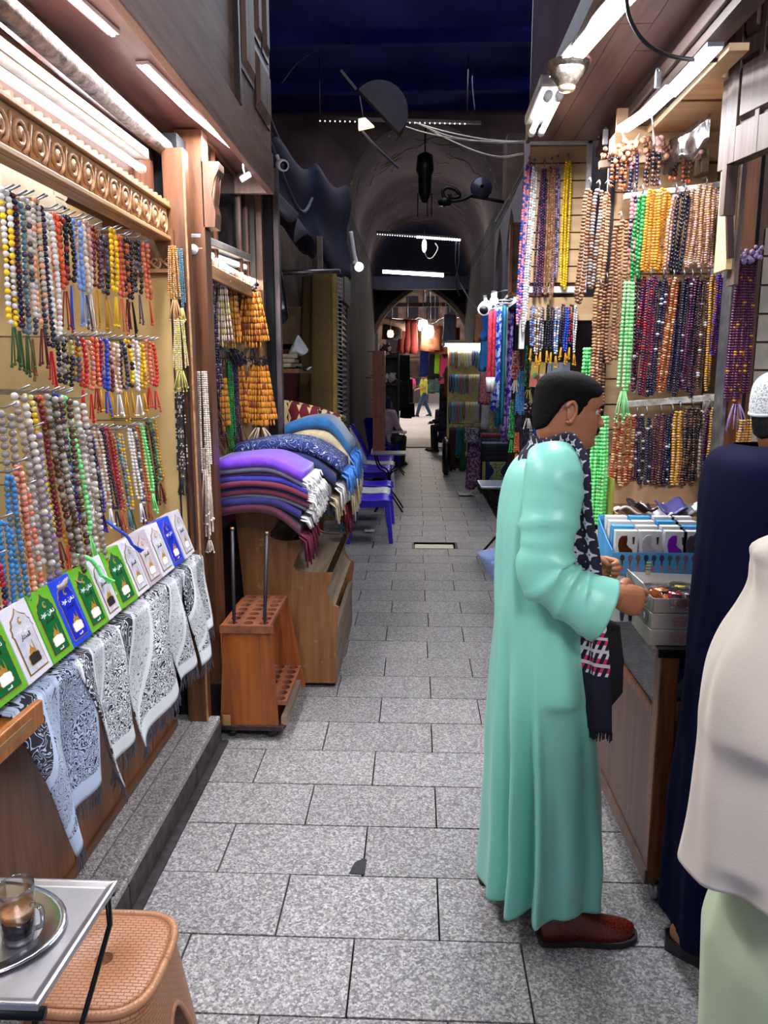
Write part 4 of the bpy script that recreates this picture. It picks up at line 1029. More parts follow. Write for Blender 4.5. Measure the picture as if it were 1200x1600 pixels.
# second shop: fans of rods
g2 = 'bead bunches in the second left shop'
for (px, v0, v1, wp, yy, n, r, c, c2, sh, shp, tc, kn, lb) in (
    (320, 430, 640, 34, 3.72, 10, .0058, 'navy', 'lilac', .12, 'round', 'coffee', 'pearl', 'dark navy bead bunch hanging beside the pillar'),
    (345, 440, 545, 26, 4.0, 9, .0048, 'olive', 'cream', .7, 'rod', 'black', 'pearl', 'pale yellow rod bead bunch beside the navy bunch'),
    (358, 440, 548, 26, 4.3, 12, .0048, 'amber', 'tan', .3, 'rod', 'black', 'brown', 'narrow amber rod bead bunch beside the pale yellow one'),
    (392, 455, 548, 44, 4.54, 22, .0052, 'amber', 'rust', .2, 'rod', 'black', 'black', 'broad amber rod bead bunch high on the slatted return'),
    (372, 570, 672, 24, 4.5, 12, .0050, 'amber', 'rust', .2, 'rod', 'coffee', 'black', 'narrow amber rod bead bunch low on the slatted return'),
    (404, 570, 672, 46, 4.52, 22, .0052, 'amber', 'rust', .2, 'rod', 'cream', 'black', 'broad amber rod bead bunch low on the slatted return'),
    (334, 600, 690, 22, 4.05, 9, .0045, 'coffee', 'plum', .3, 'round', 'coffee', None, 'dark coffee bead bunch below the pale yellow one'),
    (347, 590, 680, 16, 4.2, 7, .0048, 'amber', 'gold', .3, 'rod', 'coffee', None, 'golden rod bead bunch beside the green one'),
    (357, 565, 690, 12, 4.3, 6, .0046, 'emerald', 'green', .4, 'round', 'emerald', None, 'emerald bead bunch between golden and navy beads'),
    (366, 560, 690, 12, 4.35, 6, .0044, 'navy', 'slate', .4, 'round', 'navy', 'black', 'slate and navy bead bunch beside the emerald one'),
    (327, 640, 705, 10, 3.9, 4, .0045, 'yellow', 'gold', .4, 'round', 'gold', None, 'thin yellow bead bunch behind the pillar')):
    a, L, w_ = B(px, v0, v1, wp*1.35, dict(y=yy)); bunch('bead_bunch', lb, a, L, w_, int(n*1.5), r*1.1, K[c], K[c2], sh, shp, K[tc], .10, topw=.45, knot=K[kn] if kn else None, group=g2)
# ------------------------------------------------------------------ white framed slat board on the right
wb = thing('display_board', 'white framed slatted display board hung with long bead strings', 'board', (.66, 3.95, 2.1))
q0, q1 = P(820, 228, y=3.95), P(915, 448, y=3.95)
X0, X1, Z1, Z0 = q0.x, q1.x-.0, q0.z, q1.z
MB().span((X0, 3.96, Z0-.02), (X1, 3.98, Z1)).build('backing', BRW, wb)
z = Z0+.02
while z < Z1-.05:
    MB().span((X0+.02, 3.94, z), (X1-.02, 3.96, z+.072)).build('slat', PLY, wb); z += .079
for a, b in (((X0, 3.93, Z0-.3), (X0+.025, 3.97, Z1)), ((X1-.025, 3.93, Z0-.02), (X1, 3.97, Z1+.04)), ((X0, 3.93, Z1), (X1, 3.97, Z1+.03)), ((X0, 3.93, Z0-.03), (X1, 3.97, Z0))): MB().span(a, b).build('frame', plain('white_frame', srgb(226, 226, 232), .35), wb, bev=.003)
MB().span((X0, 3.95, Z0-.16), (X1+.05, 3.99, Z0-.05)).build('lower_board', PLY, wb)
HK = MB().tube([(0, .04, .03), (0, 0, .03), (0, -.012, .015), (0, 0, 0)], .003, 6).mesh('hook'); HK.materials.append(METAL)
def board_hang(px, v0, v1, wp, c, c2, sh, shp, r, plane, lb, grp, tc=None, tl=.06, hook=wb, lean=0.0, ncap=None):
    a, L, w_ = B(px, v0, v1, wp, plane); loops = 1 if ncap else max(1, math.ceil(w_*1.45/(4.1*r)-.2))
    nm = words(c)+(' and '+words(c2) if c2 and sh > .15 else '')
    for q in range(loops):
        x = a.x+((q+.5)/loops-.5)*w_
        l2 = ('%s bead strand %s' % (nm, lb)) if loops == 1 else ('%s of %d %s bead strands %s' % (ORD[q], loops, nm, lb))
        hang((x, a.y+random.uniform(-.012, .012), a.z+random.uniform(-.012, .006)), L*random.uniform(.95, 1.03), r, K[c], K[c2] if c2 else None, sh, shp, 2, K[tc] if tc else None, tl, (random.uniform(-.01, .01), lean+random.uniform(-.015, .015), random.uniform(-.3, .3)), uniq(l2), grp)
    if hook is not None:
        o = bpy.data.objects.new('hook', HK); COL.objects.link(o); o.parent = hook; o.location = (a.x, a.y, a.z)
        if hook.get('_abs'): o.matrix_parent_inverse = Matrix.Translation(hook.location).inverted()
    return a
pb = dict(y=3.90); gb = 'long bead strings on the white framed board'
for (px, v0, v1, wp, c, c2, sh, shp, r, ln) in ((827, 255, 515, 11, 'pink', 'blue', .35, 'round', .0068, .05), (836, 258, 520, 10, 'white', 'pearl', .4, 'round', .0066, .04), (851, 260, 458, 10, 'plum', 'navy', .3, 'round', .0066, .02),
    (863, 256, 466, 10, 'brown', 'tan', .3, 'disc', .0062, .0), (872, 252, 440, 7, 'lilac', 'slate', .4, 'round', .0058, .0), (888, 250, 458, 10, 'yellow', None, 0, 'round', .0064, .0)):
    board_hang(px, v0, v1, wp, c, c2, sh, shp, r, pb, 'on the white framed board', gb, lean=ln)
gs = 'short bead strings under the white framed board'
for k, (px, c, c2) in enumerate(((832, 'slate', 'sky'), (840, 'brown', 'white'), (848, 'grey', 'slate'), (857, 'black', None), (864, 'navy', 'black'), (872, 'pearl', 'sky'), (880, 'navy', None), (886, 'blue', None), (893, 'crimson', 'navy'), (900, 'white', None))):
    board_hang(px, 476, 545+5*(k % 2), 7, c, c2, .4 if c2 else 0, 'round', .0062, pb, 'in the short row under the white framed board', gs, 'gold', .06, None, ncap=2)
pc = dict(y=4.35); gc = 'bead bunches behind the man in the mint robe'
for (px, v0, v1, wp, c, c2, sh, n, tc, lb) in ((807, 548, 596, 16, 'crimson', 'rose', .5, 7, 'pearl', 'crimson and rose bead bunch under the coral strings'), (828, 540, 612, 18, 'moss', 'sage', .4, 8, 'olive', 'dark green bead bunch beside the price cards'), (814, 580, 655, 16, 'azure', None, 0, 7, 'navy', 'azure blue bead bunch below the crimson one'),
    (826, 622, 655, 16, 'black', 'pearl', .3, 7, 'pearl', 'black bead bunch with pearl ends below the green one'), (840, 603, 660, 12, 'blue', 'white', .3, 6, 'blue', 'royal blue bead bunch just behind the black haired man'), (801, 625, 690, 12, 'emerald', 'moss', .4, 6, 'emerald', 'bright green bead bunch hanging by the folded rugs'),
    (808, 676, 710, 12, 'rust', None, 0, 6, 'rust', 'rust brown bead bunch lowest beside the mint robe'), (824, 665, 705, 18, 'navy', 'black', .4, 8, 'navy', 'navy bead bunch just above the mint shoulder')):
    a, L, w_ = B(px, v0, v1, wp, pc); bunch('bead_bunch', lb, a, L, w_, n, .0052, K[c], K[c2] if c2 else None, sh, 'round', K[tc], .07, topw=.6, group=gc)
struct('trim_rail', MB().span((.6, 4.38, 2.0), (1.3, 4.41, 2.03)).span((.6, 4.4, 1.15), (1.32, 4.43, 2.03)), plain('dark_rail', srgb(52, 44, 46), .7))
for k, px in enumerate((836, 848)):
    a = P(px, 566, y=4.2); t = thing('price_card', ['yellow and pink card with a green bead, the one nearer the alley', 'yellow and pink card with a pearl bead, next to the man'][k], 'card', a, 'pendant cards')
    cm = NT('card_%d' % k); sp_ = cm.n('ShaderNodeSeparateXYZ'); cm.l(cm.coord(), sp_.inputs[0]); cm.base(cm.ramp(cm.math('MULTIPLY_ADD', sp_.outputs[2], 10.0, -10.0*(a.z-.07)+.5), [(.45, srgb(232, 130, 120)), (.55, srgb(238, 206, 110))])); cm.set(Roughness=.5)
    MB().box((a.x, 4.2, a.z-.065), (.045, .003, .13), Matrix.Rotation(.08, 3, 'Y')).build('card', cm.m, t)
    MB().tube([(a.x, 4.2, a.z), (a.x, 4.41, a.z)], .003, 5).build('hook', METAL, t)
    MB().ball((a.x, 4.19, a.z-.07), .014, 10, 8).build('pendant', plain('pendant_%d' % k, [srgb(110, 180, 130), srgb(226, 214, 214)][k], .2), t)
for k, px in enumerate((858, 867, 877, 886)):
    a = P(px, 566, y=4.2); o = MB().box((a.x, 4.2, a.z-.05), (.034, .003, .10)).tube([(a.x, 4.2, a.z-.004), (a.x, 4.41, a.z-.004)], .003, 5).build('card', plain('blue_card', srgb(190, 208, 232), .4), org=(a.x, 4.2, a.z)); tag(o, ['first', 'second', 'third', 'fourth'][k]+' pale blue card beside the pendant cards, counted from them', 'card', 'pale blue cards')
# ------------------------------------------------------------------ main bead display on the right
disp = thing('bead_rail_rack', 'rack of worn white metal rails carrying the wooden beads', 'rack', (.9, 3.08, 1.5))
RAILP = plain('chipped_white', srgb(206, 198, 190), .5, .1, .45, 40)
def rail(x0, v0, x1, v1, y, h, mat):
    a, b = P(x0, v0, y=y), P(x1, v1, y=y-.02); MB().bar(a, b, .03, h).build('rail', mat, disp, bev=.002)
    MB().span((b.x-.01, y-.03, b.z-.07), (b.x+.02, 3.12, b.z+h/2)).build('bracket', mat, disp, bev=.004)
rail(978, 412, 1134, 404, 3.02, .022, RAILP); rail(975, 632, 1120, 621, 3.02, .024, RAILP); rail(975, 308, 1134, 288, 3.04, .02, RAILP); rail(936, 258, 1100, 238, 3.06, .026, wood('old_rail', srgb(130, 104, 80), srgb(84, 66, 54), 'x', .6))
g1, g2_, g3, g0 = 'beads on the top wooden rail', 'beads on the upper white rail', 'beads under the middle white rail', 'beads under the lowest white rail'
pd = dict(y=3.0)
for (px, v0, v1, wp, c, c2, sh, r, tc, lb) in ((960, 245, 300, 12, 'black', 'rust', .4, .007, 'tan', 'black and rust'), (974, 250, 305, 12, 'rust', 'black', .4, .007, 'coffee', 'rust and black'), (992, 240, 310, 14, 'navy', 'pink', .25, .007, 'black', 'navy and pink'),
    (1021, 232, 296, 24, 'coffee', 'black', .5, .0075, 'tan', 'dark coffee tassel topped'), (1053, 242, 290, 14, 'black', 'rust', .4, .0075, 'rust', 'black banded'), (1074, 245, 290, 16, 'coffee', 'rust', .4, .0078, 'rust', 'coffee banded')):
    a, L, w_ = B(px, v0, v1, wp, dict(y=3.03)); bunch('bead_bunch', lb+' bead bunch on the top wooden rail', a, L, w_, max(3, round(w_/.013)), r, K[c], K[c2], sh, 'round', None, topw=.8, knot=K['rose' if 'coffee' in c else 'brown'], group=g1, dep=.02)
for (px, v0, v1, wp, c, c2, sh, shp, r, ln, lb, grp) in (
    (922, 292, 470, 12, 'wood', 'brown', .4, 'disc', .0100, .05, 'hanging at the edge of the rack', g2_), (936, 296, 455, 10, 'taupe', 'brown', .3, 'disc', .0095, .04, 'hanging at the edge of the rack', g2_), (950, 296, 520, 12, 'tan', 'wood', .5, 'disc', .0095, .03, 'hanging at the edge of the rack', g2_),
    (970, 345, 575, 24, 'wood', 'brown', .5, 'disc', .0105, .01, 'of large discs in front of the rack', g2_), (938, 450, 640, 14, 'tan', 'wood', .5, 'disc', .0095, .01, 'of discs below the edge of the rack', g2_), (948, 440, 650, 12, 'brown', 'coffee', .4, 'disc', .0100, 0, 'of discs behind the mint robed man', g2_),
    (991, 300, 420, 8, 'pink', 'navy', .5, 'round', .0075, .0, 'on the upper white rail', g2_), (1004, 303, 440, 14, 'emerald', 'green', .4, 'round', .0075, .05, 'on the upper white rail', g2_),
    (1030, 296, 425, 36, 'amber', 'gold', .2, 'disc', .0085, .05, 'on the upper white rail', g2_), (1056, 300, 425, 10, 'rose', 'tan', .4, 'round', .0062, .07, 'on the upper white rail', g2_), (1070, 300, 425, 18, 'black', 'navy', .4, 'round', .0072, .06, 'on the upper white rail', g2_), (1103, 290, 420, 38, 'rose', 'tan', .6, 'disc', .0070, .03, 'at the post end of the upper rail', g2_),
    (1000, 428, 622, 8, 'black', 'white', .12, 'round', .0072, .0, 'under the middle white rail', g3), (1016, 432, 622, 22, 'plum', 'crimson', .35, 'disc', .0080, .03, 'under the middle white rail', g3), (1036, 434, 622, 15, 'navy', 'white', .10, 'disc', .0076, .05, 'under the middle white rail', g3), (1052, 434, 620, 18, 'tan', 'rust', .6, 'disc', .0080, .06, 'under the middle white rail', g3),
    (1068, 434, 620, 12, 'navy', None, 0, 'disc', .0076, .04, 'under the middle white rail, beyond the tan discs', g3), (1081, 434, 618, 12, 'plum', 'white', .08, 'disc', .0078, .03, 'under the middle white rail', g3), (1094, 432, 616, 12, 'black', 'plum', .5, 'disc', .0078, .03, 'under the middle white rail', g3), (1106, 430, 614, 9, 'coffee', 'white', .1, 'disc', .0078, .01, 'under the middle white rail', g3), (1115, 430, 612, 8, 'gold', 'tan', .5, 'disc', .0072, -.01, 'under the middle white rail', g3), (1124, 430, 560, 9, 'plum', 'violet', .4, 'disc', .0072, .02, 'under the middle white rail', g3),
    (977, 645, 757, 28, 'tan', 'rust', .6, 'disc', .0085, .02, 'under the lowest white rail', g0), (995, 648, 757, 10, 'plum', 'white', .1, 'disc', .0076, .0, 'under the lowest white rail', g0), (1010, 648, 757, 17, 'navy', 'white', .12, 'disc', .0080, .0, 'under the lowest white rail', g0), (1032, 646, 757, 20, 'coffee', 'plum', .5, 'disc', .0080, 0, 'under the lowest white rail', g0), (1050, 645, 757, 12, 'navy', 'white', .1, 'disc', .0080, 0, 'on the lowest rail, beyond the coffee discs', g0),
    (1062, 640, 757, 14, 'tan', 'gold', .5, 'disc', .0085, 0, 'under the lowest white rail', g0), (1082, 636, 757, 22, 'coffee', 'black', .5, 'disc', .0080, 0, 'under the lowest white rail', g0), (1099, 640, 750, 6, 'cream', None, 0, 'round', .0070, -.01, 'under the lowest white rail', g0), (1108, 636, 757, 10, 'plum', None, 0, 'disc', .0078, 0, 'under the lowest white rail, next to the cream strand', g0), (1117, 634, 757, 12, 'tan', 'gold', .5, 'disc', .0080, .0, 'at the post end of the lowest rail', g0)):
    front = 2.93 if 'front' in lb or 'edge' in lb or 'behind' in lb else 2.985
    board_hang(px, v0, v1, wp, c, c2, sh, shp, r, dict(y=front), lb, grp, None, hook=disp, lean=ln)
for (px, v0, v1, wp, c, c2, lb, yy, tl, tc) in ((983, 440, 618, 23, 'mint', 'lime', 'pale mint bead bunch in front of the middle rail', 2.92, .12, 'mint'), (939, 650, 835, 34, 'lime', 'mint', 'long bright green bead bunch right in front of the man', 2.86, .10, 'olive'), (917, 543, 600, 14, 'lime', None, 'small bright green bead bunch above the black hair', 2.95, .05, 'lime'), (905, 690, 725, 12, 'emerald', 'lime', 'emerald bead bunch showing under the chin', 3.09, .05, 'emerald')):
    a, L, w_ = B(px, v0, v1, wp, dict(y=yy)); bunch('bead_bunch', lb, a, L, w_, max(5, math.ceil(w_/.0095)), .0070, K[c], K[c2] if c2 else None, .3, 'round', K[tc], tl, topw=.72, group='green bead bunches on the right', dep=.02)
    if px == 905: MB().tube([(a.x, yy, a.z+.004), (.75, 3.12, a.z+.004)], .004, 6).build('side_hook', METAL, disp)
for (px, v0, v1, wp, n, c, c2, sh, kn, lb) in ((1168, 405, 640, 40, 9, 'plum', 'amber', .06, 'lilac', 'long plum bead bunch tied with lilac cord beside the post'), (1166, 655, 760, 30, 8, 'tan', 'gold', .4, None, 'golden brown bead bunch below the lilac tassels')):
    a, L, w_ = B(px, v0, v1, wp, dict(y=2.74)); bunch('bead_bunch', lb, a, L, w_, n, .0076, K[c], K[c2], sh, 'disc', K['lilac'] if kn else None, .1, topw=.75, knot=K[kn] if kn else None, ball=0, dep=.02, group='bead bunches on the side display')
# clear plastic sheet pinned above the display
sh_ = MB(); A0, A1 = P(1036, 262, y=3.0), P(1112, 175, y=2.72)
sh_.sheet(lambda u, v: (lerp(P(1036, 250, y=3.05).x, P(1112, 180, y=2.8).x, u), lerp(3.05, 2.8, u)+.012*sin(u*15), lerp(P(1036, 225, y=3.05).z, P(1112, 175, y=2.8).z, u)-.10*v-.015*sin(u*12)*v), 20, 5, .001)
o = sh_.build('plastic_sheet', glass('clear_film', (.9, .9, .93, 1), .12, thin=True), org=(A0.x, 3.0, A0.z)); tag(o, 'crumpled clear plastic sheet pinned above the tasselled beads', 'sheet')
# ================================================================== PERFUME BOXES ON THE LEFT COUNTER
HB_ = .196
GOLD = plain('gold_print', srgb(206, 150, 70), .35, .3, .2)
WHITEPR = plain('white_print', srgb(240, 240, 244), .5, var=.03)
BLACKPR = plain('black_print', srgb(34, 28, 30), .5)
ARCH = [(-.044, .014), (.044, .014), (.044, .112), (.049, .118), (.044, .126), (.045, .136), (.037, .142), (.034, .152), (.02, .158), (.008, .166), (0, .176), (-.008, .166), (-.02, .158), (-.034, .152), (-.037, .142), (-.045, .136), (-.044, .126), (-.049, .118), (-.044, .112)]
def shape(poly, k=1.0, o=(0, 0), d=.0006, x=0.0):
    m = MB(); m.prism([(a*k+o[0], b*k+o[1]) for a, b in poly], lambda a, b, t: (x+t, a, b), d); return m
def inset(poly, e):
    cy = .09; return [(a*(1-e/.046), cy+(b-cy)*(1-e/.085)) for a, b in poly]
TXM = {}
def textobj(body, size, mat, parent, loc, rot, ext=.0005):
    if (body, size) not in TXM: TXM[(body, size)] = text_mesh(body, size, ext)
    me = TXM[(body, size)]
    o = bpy.data.objects.new('lettering', me); COL.objects.link(o); o.parent = parent; o.location = loc; o.rotation_euler = rot
    if not me.materials: me.materials.append(mat)
    return o
RX = (pi/2, 0, pi/2)
PMK = {}
def part_mesh(key, fn, mat):
    if key not in PMK: PMK[key] = fn().mesh(key.split('|')[0]); PMK[key].materials.append(mat)
    return PMK[key]
def attach(me, name, parent, loc=(0, 0, 0)):
    o = bpy.data.objects.new(name, me); COL.objects.link(o); o.parent = parent; o.location = loc; return o
STY = {'green': (srgb(104, 178, 48), srgb(18, 104, 52)), 'white': (srgb(222, 218, 230), srgb(204, 202, 214)), 'blue': (srgb(40, 74, 214), srgb(20, 44, 200)), 'pink': (srgb(190, 176, 188), srgb(204, 190, 198))}
bnd = [(18, 1098), (47, 1075), (87, 1040), (118, 1005), (146, 983), (172, 961), (192, 939), (217, 923), (236, 905), (255, 885), (274, 868), (289, 854), (307, 844)]
ys = [P(u, v_, x=-.945).y for u, v_ in bnd]; ys[0] = ys[1]-.145
seq = ['green', 'white', 'green', 'blue', 'green', 'white', 'green', 'white', 'pink', 'white', 'blue', 'white']
ordn = {'green': ['nearest green perfume box, at the street end of the counter', 'green perfume box between the white and the blue box', 'green perfume box between the blue and the white box', 'green perfume box turned to show its lettered side'],
        'white': ['white perfume box with a black cartouche beside the nearest green one', 'white perfume box with a bead tassel lying on top', 'white perfume box between a green and a pinkish box', 'white perfume box between the pinkish and the far blue box', 'last white perfume box, beside the door jamb'],
        'blue': ['bright blue perfume box between two green boxes', 'blue perfume box near the far end of the counter'], 'pink': ['pinkish grey perfume box between two white ones']}
cnt = {}
for i, sty in enumerate(seq):
    wd = ys[i+1]-ys[i]-.004; cnt[sty] = cnt.get(sty, 0)+1
    t = thing('perfume_box', ordn[sty][cnt[sty]-1], 'box', (-.948, (ys[i]+ys[i+1])/2, .962), 'perfume boxes along the counter edge', local=True)
    t.rotation_euler = (0, -.33, random.uniform(-.03, .03)-(.05 if i == 6 else 0))
    bw_ = min(.14, wd)
    cm = plain('carton_'+sty, STY[sty][0], .28, var=.05); im = plain('field_'+sty, STY[sty][1], .3, var=.25, scale=30)
    MB().box((-.03, 0, HB_/2), (.06, bw_, HB_)).build('carton', cm, t, bev=.0015)
    sc = bw_/.118
    def sh2(key, poly, mat, name, x, parent=t):
        o = attach(part_mesh(key, lambda: shape(poly), mat), name, parent, (x, 0, 0)); o.scale = (1, sc, 1.06); return o
    gp = sh2('gold_border|a', ARCH, GOLD, 'gold_border', .0004)
    def tuck(o): return o
    o = sh2('black_line|a', inset(ARCH, .0026), BLACKPR, 'black_line', .0010, t)
    o = sh2('field|'+sty, inset(ARCH, .0042), im, 'field', .0016, t)
    cart = [(-.022, -.012), (.022, -.012), (.026, -.006), (.024, 0), (.026, .006), (.022, .012), (.008, .014), (0, .016), (-.008, .014), (-.022, .012), (-.026, .006), (-.024, 0), (-.026, -.006)]
    o = attach(part_mesh('cartouche_rim|a', lambda: shape(cart, 1.12), GOLD), 'cartouche_rim', t, (.0022, 0, .048))
    o = attach(part_mesh('cartouche|'+('b' if i == 1 or i == 5 else 'w'), lambda: shape(cart), BLACKPR if i in (1, 5) else WHITEPR), 'cartouche', t, (.0028, 0, .048))
    dome = [(-.016, 0), (.016, 0), (.012, .010), (.004, .015), (0, .024), (-.004, .015), (-.012, .010)]
    attach(part_mesh('dome|a', lambda: shape(dome), GOLD), 'dome', t, (.0026, 0, .062))
    attach(part_mesh('minaret|a', lambda: shape([(-.002, 0), (.002, 0), (.0015, .02), (0, .032), (-.0015, .02)]), GOLD), 'minaret', t, (.0026, .015, .062))
    cres = [(.009*cos(a), .009*sin(a)) for a in [.6+4.9*k/12 for k in range(13)]]+[(.003+.0065*cos(a), .0025+.0065*sin(a)) for a in [5.3-4.4*k/12 for k in range(13)]]
    attach(part_mesh('crescent|a', lambda: shape(cres), GOLD), 'crescent', t, (.0026, 0, .152))
    textobj('\uFEA9\uFEED\uFECB \uFEE6\uFEEB\uFEA9', .021, WHITEPR, t, (.0028, 0, .130), RX)
    textobj('\uFEAD\uFE8E\uFE98\uFEA8\uFEE4\uFEDF\uFE8D', .017, BLACKPR, t, (.0028, 0, .110), RX)
    textobj('\uFEAA\uFEA0\uFEE4\uFEDF\uFE8D', .010, WHITEPR, t, (.0028, .0, .026), RX)
    if sty == 'green' and cnt[sty] == 4:
        textobj('\uFEA9\uFEED\uFECB \uFEE6\uFEEB\uFEA9', .0205, WHITEPR, t, (-.03, -bw_/2-.0004, .06), (pi/2, 0, 0))
# tassels that lie over the boxes
def draped(label, pts, col, r=.006, n=26):
    t = bpy.data.objects.new('bead_tassel', None); COL.objects.link(t); t.location = pts[0]; tag(t, label, 'tassel')
    m = MB()
    for p in spline([Vector(q)-Vector(pts[0]) for q in pts], n): m.ball(p, r, 7, 5, 0, random.uniform(.1, .9))
    o = m.build('beads', BEAD); o.parent = t; o.color = K[col]; o['second_colour'] = list(K[col][:3]); o['second_share'] = 0.0; o['kind'] = 'stuff'
    tl = bpy.data.objects.new('cord', tassel_mesh(.05, 8, 2, .012, .004)); COL.objects.link(tl); tl.parent = t; tl.location = Vector(pts[-1])-Vector(pts[0]); tl.color = K[col]; tl.rotation_euler = (.6, -.8, 0)
draped('lime green bead tassel lying across the tops of two perfume boxes', [P(118, 868, x=-1.03), P(138, 872, x=-1.0), P(150, 884, x=-.985), P(158, 898, x=-.975)], 'lime', .007)
draped('royal blue bead tassel lying on the grey perfume boxes', [P(168, 815, x=-1.04), P(182, 826, x=-1.01), P(198, 838, x=-.99), P(206, 850, x=-.985)], 'blue', .006)
draped('taupe bead string resting on the near blue perfume box', [P(60, 905, x=-1.05), P(80, 920, x=-1.02), P(98, 915, x=-1.0), P(104, 900, x=-1.02)], 'taupe', .0095, 18)
# ================================================================== BLACK AND WHITE SHAWLS
def shawl_mat(name, light, seed):
    t = NT(name); uv = t.coord('UV'); sp = t.n('ShaderNodeSeparateXYZ'); t.l(uv, sp.inputs[0]); U, V_ = sp.outputs[0], sp.outputs[1]
    dark = srgb(52, 52, 62); wht = mul(light, 1.06)
    nv = t.noise(t.coord('UV', (3.4, 4.6, 1), loc=(seed, 0, 0)), 2.9, 1.5, .5, 1.6)
    lines = t.math('PINGPONG', t.math('MULTIPLY', nv, 9.0), .5)
    dense = t.math('GREATER_THAN', lines, .24)
    nv2 = t.noise(t.coord('UV', (2.4, 3.0, 1), loc=(seed+3, 0, 0)), 2.6, .6, .5, 2.2)
    l2 = t.math('PINGPONG', t.math('MULTIPLY', nv2, 7.0), .5)
    sparse = t.math('GREATER_THAN', l2, .075)
    open_ = t.math('LESS_THAN', l2, .12)
    # rings about a corner make the big paisley bands
    r = t.math('SQRT', t.math('ADD', t.math('POWER', t.math('MULTIPLY', t.math('ADD', U, .12), 1.0), 2.0), t.math('POWER', t.math('MULTIPLY', t.math('ADD', V_, .02), .82), 2.0)))
    lt = lambda x: t.math('LESS_THAN', r, x)
    A_ = t.mix(sparse, dark, mul(light, .88)); Bd = t.mix(open_, dark, wht); D = t.mix(dense, dark, wht)
    c = D
    c = t.mix(lt(.74), c, wht); c = t.mix(lt(.70), c, A_); c = t.mix(lt(.50), c, wht); c = t.mix(lt(.46), c, Bd); c = t.mix(lt(.25), c, wht); c = t.mix(lt(.22), c, A_)
    hem = t.math('MAXIMUM', t.math('GREATER_THAN', V_, .885), t.math('GREATER_THAN', U, .965))
    c = t.mix(hem, c, wht); t.base(c); t.set(Roughness=.9, Specular_IOR_Level=.2)
    t.bump(t.noise(t.coord('UV', (160, 220, 1)), 1.0, 1), .25, .002); return t.m
sw_ = [shawl_mat('shawl_bluish', srgb(186, 200, 228), 1), shawl_mat('shawl_white', srgb(226, 228, 234), 5)]
fringe_m = plain('dark_fringe', srgb(84, 82, 96), .95, var=.3, scale=80)
TW = [(1.66, 2.05, 1.80, 2.03, .475, .56, 0, 'bluish grey patterned shawl, the nearest of those under the boxes'), (2.0, 2.32, 2.12, 2.31, .48, .585, 1, 'narrow white patterned shawl beside the bluish one'), (2.26, 2.81, 2.37, 2.86, .475, .545, 1, 'widest white patterned shawl with the broad plain hem'), (2.72, 3.02, 2.83, 3.04, .52, .60, 1, 'white patterned shawl folded behind the widest one'), (3.0, 3.31, 3.07, 3.30, .49, .59, 1, 'last white patterned shawl, beside the door jamb')]
for k, (a, b, c_, d, zl, zr, mi, lb) in enumerate(TW):
    t = thing('shawl', lb, 'shawl', (-.95, (a+b)/2, .94), 'patterned shawls hung over the counter edge')
    def sf(u, v, k=k):
        if v < .12:
            s = v/.12; x = lerp(-1.10, -.952, s); z = .926+.03*sin(s*pi/2)*0+.004*sin(u*18+k)
            z = .932-.012*s*s; yy = lerp(a, b, u)
        else:
            s = (v-.12)/.88; yy = lerp(lerp(a, b, u), lerp(c_, d, u), s); zz = lerp(zl, zr, u)
            z = lerp(.918, zz, s); x = -.949+.026*sin(u*7.2+k*1.3+s*.8)*min(1, s*2.2)+.02*s+.03*s*(1-u)
            yy += .018*sin(s*5+k)*s
        return (x, yy, z)
    MB().sheet(sf, 26, 34, .004).build('cloth', sw_[mi], t)
    m = MB(); n = int((d-c_)/.0028)
    for i in range(n):
        u = (i+.5)/n; p = Vector(sf(u, 1.0)); q = Vector((random.uniform(-.012, .012), random.uniform(-.012, .012), -random.uniform(.04, .062)))
        m.tube([p, p+q*.5+Vector((.002, 0, 0)), p+q], .0013, 3, cap=False)
    m.build('fringe', fringe_m, t, kind='stuff')
# ================================================================== PEWLIKE WOODEN STAND WITH CURVED SHELVES
ST = thing('curved_display_stand', 'scuffed wooden stand with wavy cut sides and curved shelves under the rugs', 'stand', (-.7, 4.5, 0))
STW = wood('scuffed_side', srgb(152, 102, 58), srgb(108, 68, 40), 'z', .5, .7, .1, srgb(170, 128, 84))
GRW = wood('grey_board', srgb(160, 138, 116), srgb(112, 92, 78), 'y', .6, .8)
prof = [(-.905, .03), (-.43, .03), (-.425, .32), (-.408, .464)]
prof += [tuple(p) for p in [Vector(q) for q in spline([(-.408, .464, 0), (-.45, .49, 0), (-.476, .553, 0), (-.455, .61, 0), (-.44, .655, 0)], 10)[1:]]] and [(p.x, p.y) for p in spline([(-.408, .464, 0), (-.45, .49, 0), (-.476, .553, 0), (-.455, .61, 0), (-.44, .658, 0)], 10)[1:]]
prof += [(p.x, p.y) for p in spline([(-.44, .661, 0), (-.53, .655, 0), (-.62, .665, 0), (-.65, .70, 0), (-.625, .76, 0), (-.60, .80, 0), (-.61, .843, 0)], 16)[1:]]
prof += [(p.x, p.y) for p in spline([(-.61, .843, 0), (-.70, .835, 0), (-.765, .85, 0), (-.775, .875, 0), (-.745, .92, 0), (-.735, .97, 0), (-.737, 1.02, 0)], 14)[1:]]
prof += [(-.961, 1.0), (-.93, .56)]
def pface(a, b, t): return a, b, t
for yy, nm in ((4.0, 'side'), (5.05, 'side')):
    m = MB(); m.prism(prof, lambda a, b, t: (a, yy+t, b), .028); o = m.build(nm, STW, ST, bev=.002)
m = MB()
for k in range(26):
    a = Vector((-.906+.03*random.random(), 3.998, .05+.3*random.random()))
sh_p = [[p for p in prof[4:14]], [p for p in prof[14:30]], [p for p in prof[30:44]]]
